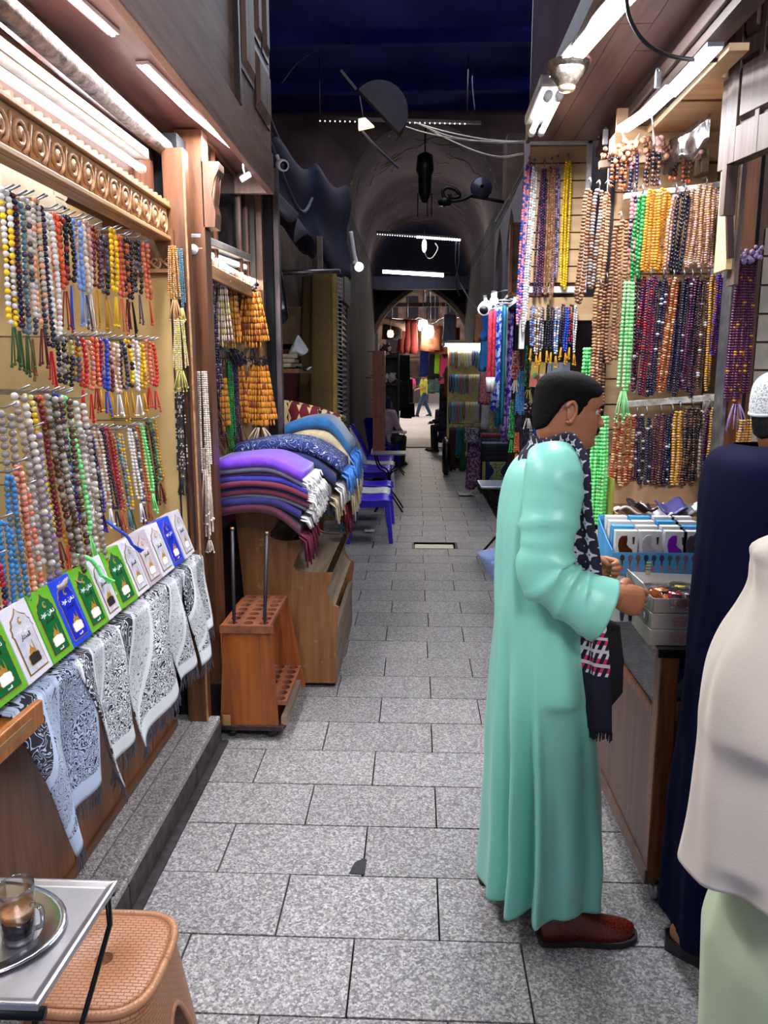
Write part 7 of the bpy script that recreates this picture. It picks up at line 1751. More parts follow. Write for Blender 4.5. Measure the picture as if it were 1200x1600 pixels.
# ------------------------------------------------------------------ the man in the navy robe and white cap
nv = thing('person', 'man in a dark navy robe and white knitted cap standing at the cabinet', 'person', (.95, 2.0, 0))
YN = 2.08; pn = lambda u, v, y=YN: P(u, v, y=y)
hc = pn(1180, 612, 2.0); HN = .95
Rn = Matrix.Rotation(radians(14), 4, 'Z') @ Matrix.Rotation(radians(4), 4, 'Y')
Mn = Matrix.Translation(Vector((pn(1178, 612).x+.105*HN, YN, pn(1190, 580).z-.218*HN))) @ Rn @ Matrix.Scale(HN, 4)
hx0 = Mn.translation.x
J = dict(pelvis=(hx0-.03, YN, .92), waist=(hx0-.03, YN, 1.10), chest=(hx0-.02, YN, 1.30), neck=(hx0-.01, YN, 1.46), shr=(hx0-.03, YN-.15, 1.39), shl=(hx0-.03, YN+.15, 1.39), elr=(hx0-.02, YN-.2, 1.14), ell=(hx0-.12, YN+.1, 1.14), wrr=(hx0+.16, 1.80, 1.05), wrl=(hx0+.10, 2.16, 1.06),
    hir=(hx0-.03, YN-.09, .88), hil=(hx0-.03, YN+.09, .88), knr=(hx0-.03, YN-.09, .48), knl=(hx0-.05, YN+.08, .48), anr=(hx0-.06, 1.92, .09), anl=(.80, 2.05, .09), tor=(hx0+.09, 1.88, .05), tol=(.92, 1.99, .045))
hn = hand(Matrix.Translation((hx0+.19, 1.80, 1.04)) @ Matrix.Scale(.88, 4), 1, .9); hn2 = hand(Matrix.Translation((hx0+.13, 2.16, 1.05)) @ Matrix.Scale(.88, 4), -1, .9)
nv['_skin'] = 'skin_brown'
body_mesh(J, Mn, .8, (hn, hn2)).build('body', SKIN_B, nv)
face_parts(nv, Mn, srgb(40, 36, 38), True)
capm = NT('knit_cap'); vo = capm.n('ShaderNodeTexVoronoi'); vo.inputs['Scale'].default_value = 170; capm.l(capm.coord(), vo.inputs[0]); capm.base(capm.ramp(vo.outputs['Distance'], [(.2, srgb(150, 152, 158)), (.5, srgb(232, 236, 240))])); capm.set(Roughness=.9); capm.bump(vo.outputs['Distance'], .5, .004)
cz = lambda ph: .118+.028*cos(ph)
off = lambda z, ph: lerp(-.01, .014, smooth((z-cz(ph))/.010+.4))
MB().rings(head_rings(Mn, off, .06, .2225, 60, 96, 0)).build('cap', capm.m, nv)
cr_ = [Mn @ head_pt(cz(2*pi*j/48)+.001, 2*pi*j/48, .012, 0) for j in range(49)]
MB().tube(cr_, .005, 6).build('cap_band', plain('cap_band', srgb(226, 230, 236), .9), nv)
NAVY = cloth('navy_cloth', srgb(13, 15, 44), .8, .0)
NAVY.node_tree.nodes['Principled BSDF'].inputs['Specular IOR Level'].default_value = .08
nsil = [(694, 1152), (703, 1132), (720, 1117), (760, 1106), (800, 1100), (850, 1097), (900, 1093), (1000, 1085), (1100, 1076), (1200, 1066), (1300, 1057), (1400, 1050), (1440, 1047)]
rows = []
for k, (v_, a) in enumerate(nsil):
    pa = pn(a, v_); ax = [.075, .11, .13, .145, .15, .15, .15, .165, .18, .19, .20, .21, .22][k]; ay = [.08, .14, .18, .19, .19, .19, .19, .19, .20, .21, .22, .23, .235][k]
    rows.append((pa.z, pa.x+ax, YN, ax, ay))
robe('robe', rows, [(-2.7, .12, .02, 1.2), (-2.4, .12, -.025, 1.1), (-2.05, .14, .022, 1.1), (-1.7, .13, -.025, 1.0), (-1.3, .16, .02, .9), (-.8, .2, -.02, .8), (2.8, .2, .02, 1.0), (2.3, .2, -.02, 1.0), (1.6, .2, .02, .9)], NAVY, nv, 130, 90, rough=.007, seed=5)
sleeve('sleeve', [(pn(1172, 712, 2.16), .06), (pn(1160, 745, 2.20), .074), (pn(1147, 790, 2.22), .078), (pn(1127, 838, 2.20), .072), (pn(1145, 870, 2.20), .066), (Vector((hx0+.10, 2.16, 1.06)), .075)], NAVY, nv, 28, 46, .007, .85, 11)
sleeve('sleeve', [(Vector((hx0-.03, 1.86, 1.41)), .075), (Vector((hx0-.03, 1.80, 1.36)), .085), (Vector((hx0-.035, 1.77, 1.25)), .085), (Vector((hx0-.02, 1.765, 1.13)), .08), (Vector((hx0+.05, 1.78, 1.07)), .076), (Vector((hx0+.15, 1.80, 1.05)), .078)], NAVY, nv, 28, 46, .007, .85, 13)
SLP = plain('black_sandal', srgb(26, 26, 34), .35)
def sandal(root, heel, toe):
    heel, toe = Vector(heel), Vector(toe); d = (toe-heel).normalized(); s = Vector((-d.y, d.x, 0)); L = (toe-heel).length
    ol = [(-.01, -.030), (.05, -.036), (.14, -.034), (.21, -.045), (.27, -.036), (.295, 0), (.27, .036), (.21, .045), (.14, .034), (.05, .036), (-.01, .030), (-.025, 0)]
    up = MB().prism(ol, lambda a, b, t: tuple(heel+d*(a*L/.28)+s*b+Vector((0, 0, t*(1.35-a*2.2)+.0))), .034).build('sandal', SLP, root)
    MB().sheet(lambda u, v: tuple(heel+d*(L*lerp(.52, .76, v))+s*(.048*cos(pi*u))+Vector((0, 0, .028+.055*sin(pi*u)**.7))), 14, 4, .004).build('strap', SLP, up)
    for q in (.35, .5): MB().ball(heel+d*(L*.6)+s*(.048*cos(pi*(1-q)))*(-1)+Vector((0, 0, .030+.056*sin(pi*q)**.7)), .005, 8, 6).build('rivet', METAL, up)
hl_ = P(1044, 1478, z=.0)
sandal(nv, (hl_.x+.01, hl_.y-.0, 0), (hl_.x+.20, hl_.y-.16, 0)); sandal(nv, (hx0-.1, 1.84, 0), (hx0+.15, 1.74, 0))
# bare heel and ankle above the sandal
m = MB(); m.tube([(hl_.x+.045, hl_.y-.02, .17), (hl_.x+.042, hl_.y-.022, .09), (hl_.x+.05, hl_.y-.03, .06)], [.036, .034, .034], 12); m.tube([(hl_.x+.035, hl_.y-.018, .062), (hl_.x+.10, hl_.y-.07, .06), (hl_.x+.18, hl_.y-.135, .045)], [.033, .036, .034], 12, flat=.75); m.ball((hl_.x+.03, hl_.y-.014, .055), .034, 12, 8)
fo = link(voxel(m.mesh('foot'), .006, 3), 'foot', SKIN_B, nv)
# ------------------------------------------------------------------ the person in cream, cut by the frame edge
cr = thing('person', 'person in a loose cream shirt and pale green trousers at the right edge', 'person', (.74, 1.12, 0))
YC = 1.12; pc_ = lambda u, v, y=YC: P(u, v, y=y)
cxc = .76
Mc = Matrix.Translation((cxc+.02, YC, 1.50)) @ Matrix.Rotation(radians(60), 4, 'Z')
J = dict(pelvis=(cxc, YC, .90), waist=(cxc, YC, 1.08), chest=(cxc, YC, 1.28), neck=(cxc, YC, 1.43), shr=(cxc+.16, YC-.08, 1.37), shl=(cxc-.15, YC+.06, 1.37), elr=(cxc+.2, YC-.08, 1.10), ell=(cxc-.17, YC+.02, 1.12), wrr=(cxc+.2, YC+.14, 1.05), wrl=(cxc-.02, YC+.2, 1.04),
    hir=(cxc+.09, YC-.04, .86), hil=(cxc-.08, YC+.04, .86), knr=(cxc+.09, YC-.03, .47), knl=(cxc-.08, YC+.05, .47), anr=(cxc+.09, YC-.04, .09), anl=(cxc-.08, YC+.03, .09), tor=(cxc+.16, YC+.1, .045), tol=(cxc, YC+.16, .045))
hcn = hand(Matrix.Translation((cxc+.2, YC+.17, 1.04)) @ Matrix.Rotation(pi/2, 4, 'Z') @ Matrix.Scale(.88, 4), 1, .9); hcn2 = hand(Matrix.Translation((cxc+.0, YC+.23, 1.03)) @ Matrix.Rotation(1.2, 4, 'Z') @ Matrix.Scale(.88, 4), -1, .9)
cr['_skin'] = 'skin_tan'
body_mesh(J, Mc, .85, (hcn, hcn2)).build('body', SKIN_A, cr)
face_parts(cr, Mc, srgb(30, 26, 28), False)
CREAM = cloth('cream_linen', srgb(214, 202, 186), .8, .2); PGREEN = cloth('pale_green_cloth', srgb(176, 190, 152), .7, .2)
csil = [(852, 1196), (885, 1184), (920, 1179), (955, 1161), (1000, 1132), (1045, 1114), (1100, 1106), (1150, 1103), (1200, 1099), (1260, 1093), (1310, 1084), (1352, 1074)]
rows = [(1.545, cxc, YC, .06, .06), (1.52, cxc, YC, .10, .09)]
for k, (v_, a) in enumerate(csil):
    pa = pc_(a, v_); rows.append((pa.z, cxc, YC, cxc-pa.x, min(.16, .11+.012*k)))
robe('shirt', rows, [(3.3, .2, .02, .95), (-2.6, .16, -.02, 1.0), (-2.2, .16, .02, 1.0), (-1.8, .16, -.018, .95), (-1.2, .2, .018, .9), (2.6, .2, -.02, .9), (1.6, .3, .02, .9)], CREAM, cr, 120, 90, rough=.016, seed=8, bumps=[(-2.35, 1.20, .55, .12, .03, .030), (-2.9, 1.05, .25, .2, .2, .015), (-1.8, 1.0, .2, .25, .25, -.015), (-2.3, .92, .25, .2, .2, .012)])
sleeve('sleeve', [(Vector((cxc-.10, YC+.06, 1.36)), .06), (Vector((cxc-.12, YC+.07, 1.30)), .075), (Vector((cxc-.14, YC+.06, 1.20)), .08), (Vector((cxc-.13, YC+.08, 1.12)), .078), (Vector((cxc-.06, YC+.16, 1.06)), .072), (Vector((cxc-.02, YC+.21, 1.04)), .07)], CREAM, cr, 28, 50, .006, .85, 21)
sleeve('sleeve', [(Vector((cxc+.11, YC-.06, 1.375)), .07), (Vector((cxc+.17, YC-.08, 1.33)), .08), (Vector((cxc+.19, YC-.085, 1.2)), .082), (Vector((cxc+.2, YC-.07, 1.09)), .08), (Vector((cxc+.2, YC+.03, 1.06)), .075), (Vector((cxc+.2, YC+.13, 1.05)), .072)], CREAM, cr, 26, 44, .008, .85, 22)
tr_ = []
for k in 'lr':
    sx = -1 if k == 'l' else 1
    tr_.append(([(cxc+.0+.06*sx, YC-.02*sx, .95), (cxc-.01+.10*sx, YC-.03*sx, .78), (cxc-.01+.10*sx, YC-.03*sx, .48), (cxc+.0+.11*sx, YC-.03*sx, .12)], [.17, .165, .15, .125]))
me = voxel(tubes(tr_).mesh('trousers'), .014, 4); link(me, 'trousers', PGREEN, cr)
shoe('shoe', cr, (cxc+.07, YC-.12, 0), (cxc+.17, YC+.14, 0), SLP, SOLE); shoe('shoe', cr, (cxc-.11, YC-.06, 0), (cxc+.0, YC+.2, 0), SLP, SOLE)
# ------------------------------------------------------------------ smaller figures down the alley
def figure(label, J, face, skin_c, shirt, trouser, hair, sleeves='short', shoes=(30, 28, 32), s=1.0, scarf=None, vox=.016):
    root = thing('person', label, 'person', (J['pelvis'][0], J['pelvis'][1], min(J['anl'][2], J['anr'][2])-.06))
    V = {k: Vector(v) for k, v in J.items()}; f = Vector((cos(face), sin(face), 0)); sd = Vector((-f.y, f.x, 0)); hd = V['head']
    sg = [([V['pelvis'], V['chest'], V['neck'], hd-Vector((0, 0, .06))], [.12*s, .125*s, .052*s, .05*s])]
    for k in 'lr':
        sg += [([V['neck'], V['sh'+k]], [.05*s, .05*s]), ([V['sh'+k], V['el'+k], V['wr'+k]], [.048*s, .038*s, .026*s]), ([V['pelvis'], V['hi'+k], V['kn'+k], V['an'+k]], [.1*s, .085*s, .055*s, .04*s])]
        w = V['wr'+k]; dr_ = (w-V['el'+k]).normalized(); sg.append(([w, w+dr_*.09*s], [.024*s, .03*s]))
        for q in range(4): sg.append(([w+dr_*.08*s+sd*(.014*(q-1.5))*s, w+dr_*(.16+.02*(q in (1, 2)))*s+sd*(.016*(q-1.5))*s-Vector((0, 0, .02))*s], [.009*s, .007*s]))
        sg.append(([w+dr_*.03*s, w+dr_*.09*s+f*.03*s+sd*.03*s], [.011*s, .008*s]))
    m = tubes(sg); M = Matrix.Translation(hd-Vector((0, 0, .11*s))) @ Matrix.Rotation(face, 4, 'Z') @ Matrix.Scale(s, 4)
    mb = MB(); add_mesh(mb, voxel(m.mesh('b'), vox*.75, 2)); mb.rings(head_rings(M, nz=44, n=36))
    for sy in (1, -1): ear(mb, M, sy)
    mb.build('body', skin_c, root)
    hm = plain('hairfar_%d_%d_%d' % hair, srgb(*hair), .6)
    o2 = lambda z, ph: lerp(-.006, .010, smooth((z-(.15-.05*(1-cos(ph))))/.02+.4))
    if scarf: MB().rings(head_rings(M, lambda z, ph: .016 if abs((ph+pi) % (2*pi)-pi) > .75 or z > .17 else -.012, -.14, .2225, 40, 48, 0)).build('headscarf', plain('headscarf', srgb(*scarf), .8), root)
    else: MB().rings(head_rings(M, o2, -.0, .2225, 44, 48, 0)).build('hair', hm, root)
    t = [([V['pelvis']+Vector((0, 0, -.04)), V['pelvis'], V['chest'], V['neck']-Vector((0, 0, .04))], [.155*s, .145*s, .155*s, .075*s]), ([V['shl'], V['shr']], [.07*s, .07*s])]
    for k in 'lr': t.append(([V['sh'+k], V['sh'+k].lerp(V['el'+k], .75)] if sleeves == 'short' else [V['sh'+k], V['el'+k], V['wr'+k]], [.068*s, .066*s] if sleeves == 'short' else [.066*s, .056*s, .045*s]))
    link(voxel(tubes(t).mesh('shirt'), vox, 3), 'shirt', shirt, root)
    t = []
    for k in 'lr': t.append(([V['pelvis']-Vector((0, 0, .02)), V['hi'+k], V['kn'+k], V['an'+k]+Vector((0, 0, .02))], [.135*s, .115*s, .082*s, .066*s]))
    link(voxel(tubes(t).mesh('trousers'), vox, 3), 'trousers', trouser, root)
    for k in 'lr':
        a = V['an'+k]; d = (V['to'+k]-a); d.z = 0; d.normalize(); b = Vector((a.x, a.y, a.z-.07*s)); shoe('shoe', root, b-d*.07*s, b+d*.19*s, plain('shoe_%d' % shoes[0], srgb(*shoes), .5), SOLE, .09*s, .07*s)
    return root
def stand(x, y, face, h=1.72, step=.0, arms=(.1, .1)):
    f = Vector((cos(face), sin(face), 0)); s = Vector((-f.y, f.x, 0)); o = Vector((x, y, 0)); k = h/1.72; Z = lambda z: Vector((0, 0, z*k))
    J = dict(pelvis=o+Z(.93), chest=o+Z(1.28), neck=o+Z(1.46), head=o+Z(1.60)+f*.02)
    for n_, sg in (('l', 1), ('r', -1)):
        st_ = step*sg; J['sh'+n_] = o+s*.17*k*sg+Z(1.40); J['hi'+n_] = o+s*.09*k*sg+Z(.87); J['kn'+n_] = o+s*.10*k*sg+f*(.55*st_+.04)+Z(.48); J['an'+n_] = o+s*.10*k*sg+f*st_+Z(.09); J['to'+n_] = J['an'+n_]+f*.12
        b = arms[0 if sg > 0 else 1]; J['el'+n_] = o+s*.22*k*sg+f*(-.04+.1*b)+Z(1.13); J['wr'+n_] = o+s*(.22-.12*b)*k*sg+f*(.02+.28*b)+Z(.90+.18*b)
    return J
YEL = cloth('yellow_tee', srgb(196, 192, 44), .8); JEAN = cloth('blue_denim', srgb(48, 66, 92), .9); DKC = cloth('black_wear', srgb(26, 26, 32), .9); PINK = cloth('pink_top', srgb(206, 60, 110), .8); NVB = cloth('navy_shirt', srgb(24, 26, 66), .8); PALE = cloth('pale_jeans', srgb(128, 150, 200), .9)
p = P(662, 651, z=0)
figure('man in a yellow T shirt and jeans striding far down the alley', stand(p.x, p.y, 3.6, 1.74, .34, (1.0, .9)), 3.6, SKIN_A, YEL, JEAN, (26, 22, 24), vox=.02)
p = P(645, 615, z=0)
figure('person in a pink top and black trousers walking at the end of the alley', stand(p.x, 41, 1.6, 1.68, .06, (.1, .1)), 1.6, SKIN_A, PINK, DKC, (24, 20, 24), vox=.02)
figure('person in dark clothes beside the pink top at the end of the alley', stand(p.x+.75, 41.5, 1.4, 1.70, .05, (.2, .1)), 1.4, SKIN_B, DKC, DKC, (24, 20, 24), vox=.02)
def sit(x, y, face, seat=.46, lean=.0, reach=.3, ank=.44):
    f = Vector((cos(face), sin(face), 0)); s = Vector((-f.y, f.x, 0)); o = Vector((x, y, 0)); Z = lambda z: Vector((0, 0, z))
    J = dict(pelvis=o+Z(seat+.10), chest=o+f*lean*.6+Z(seat+.44), neck=o+f*lean+Z(seat+.60), head=o+f*(lean+.04)+Z(seat+.74))
    for n_, sg in (('l', 1), ('r', -1)):
        J['sh'+n_] = o+f*lean*.9+s*.17*sg+Z(seat+.55); J['el'+n_] = o+f*(lean*.8+.10)+s*.22*sg+Z(seat+.28); J['wr'+n_] = o+f*(.15+reach)+s*.12*sg+Z(seat+.20)
        J['hi'+n_] = o+f*.05+s*.10*sg+Z(seat+.08); J['kn'+n_] = o+f*.46+s*.13*sg+Z(seat+.07); J['an'+n_] = o+f*ank+s*.12*sg+Z(.085); J['to'+n_] = J['an'+n_]+f*.12
    return J
p = P(690, 672, z=.46)
figure('seated person in black with one leg out, beside the lit necklace stall', sit(.86, 17.2, 3.3, .46, .0, .3), 3.3, SKIN_B, DKC, DKC, (20, 18, 22), 'long', vox=.02)
figure('seated person in a navy headscarf and pale top on the last blue chair', sit(-.56, 13.97, 1.1, .46, .0, .25), 1.1, SKIN_A, cloth('pale_pink_top', srgb(206, 180, 190), .8), DKC, (20, 18, 40), 'long', scarf=(22, 24, 60), vox=.018)
# seated man behind the mint robe: knee, dark sleeve and forearm show past the robe
ST2 = thing('plastic_stool', 'low dark stool under the man seated behind the mint robe', 'stool', (.95, 4.95, 0))
MB().span((.79, 4.78, .40), (1.11, 5.12, .44)).build('seat', BLACKP, ST2, bev=.01)
for x in (.82, 1.08):
    for y in (4.81, 5.09): MB().bar((x, y, .41), (x, y, 0), .03, .03).build('leg', BLACKP, ST2)
kn = P(770, 895, y=5.0)
figure('man in a dark blue shirt and pale jeans seated behind the mint robe', sit(.96, 4.96, 3.40, .46, .12, .12, .20), 3.55, SKIN_B, NVB, PALE, (24, 20, 22), 'short', vox=.016)
# ================================================================== STALLS FARTHER DOWN THE ALLEY
def hanging(name, label, cat, u0, v0, u1, v1, y, mat, fold=3, taper=1.0, group=None, d=.03, th=.012, mat2=None):
    a, b = P(u0, v0, y=y), P(u1, v1, y=y); w = b.x-a.x; cx = (a.x+b.x)/2
    t = thing(name, label, cat, (cx, y, a.z), group)
    MB().sheet(lambda u, v: (cx+(u-.5)*w*lerp(taper, 1, v), y+d*sin(u*pi*fold*2+v*1.5), lerp(a.z, b.z, v)-.02*sin(u*pi*fold)*v), 4*fold+4, 8, th).build('fabric', mat, t)
    MB().tube([(cx-w*.4*taper, y, a.z+.012), (cx+w*.4*taper, y, a.z+.012)], .008, 6).tube([(cx, y, a.z+.012), (cx, y, a.z+.06), (cx+.02, y, a.z+.075)], .005, 5).build('hanger', METAL, t)
    zt = a.z+.072
    if y < 11.6: br = [(cx+.02, y, zt), (1.34, y, zt)]
    elif y < 19: br = [(cx+.02, y, zt), (VC+VR+.02 if cx > 0 else VC-VR-.02, y, zt)]
    else: br = [(cx+.02, y, zt), (cx+.02, y, 4.46)]
    MB().tube(br, .008, 5).build('bracket', METAL, t)
    if mat2: MB().sheet(lambda u, v: (cx+(u-.5)*w, y-.02+d*sin(u*pi*fold*2+.8*1.5), lerp(a.z, b.z, .82+.18*v)), 8, 2, .01).build('border', mat2, t)
    return t
def fab(n_, c, c2=None, sc=14):
    if n_ in MATS: return MATS[n_]
    if not c2: return plain(n_, srgb(*c), .85, var=.2)
    t = NT(n_); f = t.noise(t.coord(), sc, 2); t.base(t.ramp(f, [(.47, srgb(*c)), (.5, srgb(*c2))], 'CONSTANT')); t.set(Roughness=.85); MATS[n_] = t.m; return t.m
gsc = 'scarves hanging in a row on the right'
for k, (u0, v0, u1, v1, c, c2, lb) in enumerate(((763, 485, 772, 612, (150, 24, 50), (196, 40, 70), 'crimson scarf with a white border hanging on the right'), (771, 480, 780, 640, (28, 54, 200), (180, 200, 240), 'royal blue scarf with white flecks hanging beside the crimson one'), (779, 478, 786, 665, (24, 120, 150), None, 'teal scarf hanging between the blue and the white one'), (785, 480, 790, 600, (226, 228, 236), None, 'narrow white scarf hanging between teal and purple'), (789, 482, 797, 688, (60, 34, 150), (180, 160, 220), 'purple scarf with lilac lace edge hanging on the right'), (796, 484, 803, 680, (22, 20, 34), None, 'black scarf hanging last in the row'))):
    hanging('scarf', lb, 'scarf', u0, v0, u1, v1, 8.4+.10*k, fab('scarf_%d' % k, c, c2, 22), 2, .9, gsc, .03, .01, fab('white_border', (226, 222, 226)) if k == 0 else None)
gga = 'folded garments hanging on the right'
for k, (u0, v0, u1, v1, c, lb) in enumerate(((744, 492, 751, 533, (120, 76, 50), 'brown garment hung high by the dark wall'), (752, 488, 763, 530, (24, 90, 170), 'bright blue garment in the upper row'), (763, 488, 772, 528, (26, 130, 70), 'green garment in the upper row'), (752, 534, 761, 578, (24, 96, 160), 'bright blue garment in the lower row'), (762, 532, 771, 574, (24, 120, 66), 'green garment in the lower row'))):
    hanging('garment', lb, 'garment', u0, v0, u1, v1, 9.2, fab('garm_%d' % k, c), 2, .7, gga, .03, .03)
hanging('sequin_bag', 'dark maroon sequinned bag hanging under the green garments', 'bag', 753, 583, 768, 630, 9.0, fab('maroon_sequin', (84, 36, 44), (140, 80, 84), 60), 1, .6, None, .04, .08)
hanging('cloth', 'long pale flowered cloth hanging below the sequinned bag', 'cloth', 766, 600, 778, 672, 9.1, fab('pale_floral', (176, 170, 130), (140, 130, 90), 30), 2, 1, None, .02, .02)
hanging('cloth', 'pale blue cloth hanging behind the folded rugs', 'cloth', 781, 622, 792, 672, 9.4, fab('paleblue', (150, 170, 214)), 2, 1, None, .02, .02)
hanging('cloth', 'grey cloth bundle hanging beside the pale flowered cloth', 'cloth', 757, 630, 768, 668, 9.6, fab('greybundle', (150, 146, 150)), 2, 1, None, .03, .06)
struct('trim_scarf_rail', MB().span((.95, 8.3, 2.50), (.98, 9.8, 2.53)).span((.95, 9.75, 2.50), (1.32, 9.78, 2.53)).span((.95, 8.3, 2.50), (1.32, 8.33, 2.53)), MATS['dark_rail'])
# stack of folded rugs with a hanging prayer rug in front
RY = 11.0; r0, r1 = P(748, 768, y=RY), P(796, 768, y=RY)
t = thing('rug_table', 'low dark table under the stack of folded rugs on the right', 'table', ((r0.x+r1.x)/2, RY+.3, 0))
MB().span((r0.x+.02, RY+.05, .42), (r1.x+.05, RY+.47, .47)).build('top', DARKW, t)
for x in (r0.x+.05, r1.x+.02):
    for y in (RY+.1, RY+.43): MB().span((x-.025, y-.025, 0), (x+.025, y+.025, .42)).build('leg', DARKW, t)
z = .475; 
for k, (c, th, nm) in enumerate((((44, 22, 60), .07, 'dark violet'), ((26, 22, 34), .06, 'black'), ((34, 34, 44), .05, 'charcoal'), ((24, 60, 70), .06, 'dark teal'), ((196, 200, 206), .04, 'white'), ((40, 90, 120), .05, 'petrol blue'), ((150, 20, 50), .05, 'crimson'))):
    o = MB().box(((r0.x+r1.x)/2+.03*random.uniform(-1, 1), RY+.26, z+th/2), (r1.x-r0.x+.02, .40, th*.96)).build('folded_rug', velvet('farrug_%d' % k, srgb(*c)), org=((r0.x+r1.x)/2, RY+.26, z), bev=.018); tag(o, nm+' folded rug in the stack on the low table at the right', 'rug', 'folded rugs on the low table'); z += th
kt = NT('keyhole_rug'); s_ = kt.n('ShaderNodeSeparateXYZ'); kt.l(kt.coord('UV'), s_.inputs[0]); U = kt.math('ABSOLUTE', kt.math('SUBTRACT', s_.outputs[0], .5)); V_ = s_.outputs[1]
wv_ = kt.math('MULTIPLY_ADD', kt.math('COSINE', kt.math('MULTIPLY', V_, 9.0)), .07, .17); ins = kt.math('LESS_THAN', U, wv_); rim_ = kt.math('MULTIPLY', ins, kt.math('GREATER_THAN', U, kt.math('SUBTRACT', wv_, .03)))
vo = kt.n('ShaderNodeTexVoronoi'); vo.inputs['Scale'].default_value = 14; kt.l(kt.coord('UV'), vo.inputs[0]); dots = kt.math('GREATER_THAN', vo.outputs['Distance'], .35)
c = kt.mix(ins, srgb(34, 44, 84), kt.mix(dots, srgb(60, 70, 74), srgb(150, 160, 110))); c = kt.mix(rim_, c, srgb(170, 176, 120)); bd_ = kt.math('GREATER_THAN', U, .36); c = kt.mix(kt.math('MULTIPLY', bd_, kt.math('LESS_THAN', U, .45)), c, srgb(170, 164, 100)); c = kt.mix(kt.math('GREATER_THAN', V_, .88), c, srgb(150, 156, 96)); kt.base(c); kt.set(Roughness=.9)
o = MB().sheet(lambda u, v: (lerp(r0.x+.02, r1.x+.06, u), RY+.03-.01*sin(v*5), lerp(.47, .08, v)), 6, 8, .015).build('prayer_rug', kt.m, org=((r0.x+r1.x)/2, RY, .47)); tag(o, 'prayer rug with a keyhole shaped motif hanging from the low table', 'rug')
hanging('cloth', 'purple patterned cloth hanging at the left end of the folded rugs', 'cloth', 733, 676, 746, 762, 10.9, fab('purple_pattern', (70, 30, 70), (130, 110, 130), 30), 2, 1, None, .04, .05)
hanging('cloth', 'grey tufted cloth hanging over the end of the folded rugs', 'cloth', 731, 668, 742, 690, 10.8, fab('tufted', (150, 146, 160), (60, 56, 70), 40), 3, 1, None, .05, .06)
# lit necklace board
NY = 14.0; n0, n1 = P(700, 542, y=NY), P(754, 716, y=NY)
t = thing('necklace_board', 'brightly lit yellow board with three rows of necklaces', 'board', ((n0.x+n1.x)/2, NY, n1.z))
MB().span((n0.x, NY+.02, n1.z), (n1.x, NY+.06, n0.z+.12)).build('board', plain('yellow_board', srgb(232, 214, 130), .6), t)
MB().span((n0.x-.05, NY+.06, 0), (min(n1.x+.2, 1.14), NY+.5, n1.z+.2)).build('counter', DARKW, t)
ncol = [(226, 120, 140), (230, 226, 190), (120, 190, 190), (210, 220, 230), (90, 60, 150), (110, 190, 200), (236, 236, 240), (120, 160, 210), (240, 220, 120), (70, 110, 180), (190, 110, 60), (230, 230, 220)]
for r, (va, vb, pal) in enumerate(((546, 574, 0), (585, 616, 3), (628, 660, 7))):
    za, zb_ = P(720, va, y=NY).z, P(720, vb, y=NY).z
    for k in range(12):
        x = n0.x+.05+(n1.x-n0.x-.1)*k/11; c = ncol[(k*5+pal+r) % 12]; L = (za-zb_)*random.uniform(.8, 1.05)
        m = MB(); pts = [(x-.014, NY, za), (x-.016, NY+.012, za-L*.6), (x-.006, NY+.012, za-L), (x+.006, NY+.012, za-L), (x+.016, NY+.012, za-L*.6), (x+.014, NY+.008, za)]
        m.tube(spline([Vector(q) for q in pts], 12), .011, 5); o = m.build('necklace', plain('neck_%d_%d_%d' % c, srgb(*c), .3), org=(x, NY, za)); tag(o, '%s necklace from the left of the %s row on the lit board' % (ORD[k], ['top', 'middle', 'bottom'][r]), 'necklace', 'necklaces on the lit yellow board')
tube_lamp('tube_light', 'bright tube light along the top of the yellow necklace board', (P(692, 539, y=NY+.01).x, NY+.01, P(692, 539, y=NY).z), (P(756, 539, y=NY+.01).x, NY+.01, P(756, 539, y=NY).z), 1, 9, .03, .06, tcol=(1, .98, .9))
for k, (c, u) in enumerate((((70, 44, 30), 706), ((30, 110, 120), 716), ((28, 90, 60), 724), ((200, 190, 170), 731), ((150, 120, 60), 738), ((44, 90, 70), 745))):
    hanging('bead_bundle', '%s hanging bead bundle below the lit board, counted from its left end' % ORD[k], 'beads', u-4, 668, u+4, 712 if k % 2 else 735, 13.7, fab('bund_%d' % k, c), 2, .8, 'bead bundles below the lit board', .02, .03)
for k, (u, v_, w, h, c, nm, lb) in enumerate(((697, 690, 9, 46, (26, 28, 40), 'wheel', 'dark tyre standing at the left end of the necklace stall'), )):
    p = P(u, 700, y=13.2); t = thing(nm, lb, 'wheel', (p.x, 13.2, 0)); MB().lathe((p.x, 13.2, .32), [(.18, -.05), (.28, -.06), (.32, -.03), (.32, .03), (.28, .06), (.18, .05)], 24, axis='x').build('tyre', BLACKP, t); MB().lathe((p.x, 13.2, .32), [(.0, -.02), (.18, -.03), (.18, .03), (0, .02)], 16, axis='x').build('hub', METAL, t)
for k, (u0, v0, u1, v1, y, c, c2, lb) in enumerate(((688, 600, 700, 690, 16.2, (24, 24, 40), (60, 60, 76), 'dark clothes hanging beside the lit necklace board'), (697, 575, 706, 620, 15.8, (150, 76, 56), None, 'rust brown leather bag hanging beside the lit board'), (680, 640, 694, 672, 18.5, (40, 40, 56), (120, 116, 130), 'dark folded goods hanging past the seated person'))):
    hanging('garment', lb, 'garment', u0, v0, u1, v1, y, fab('darkg_%d' % k, c, c2, 12), 2, .8, None, .04, .06)
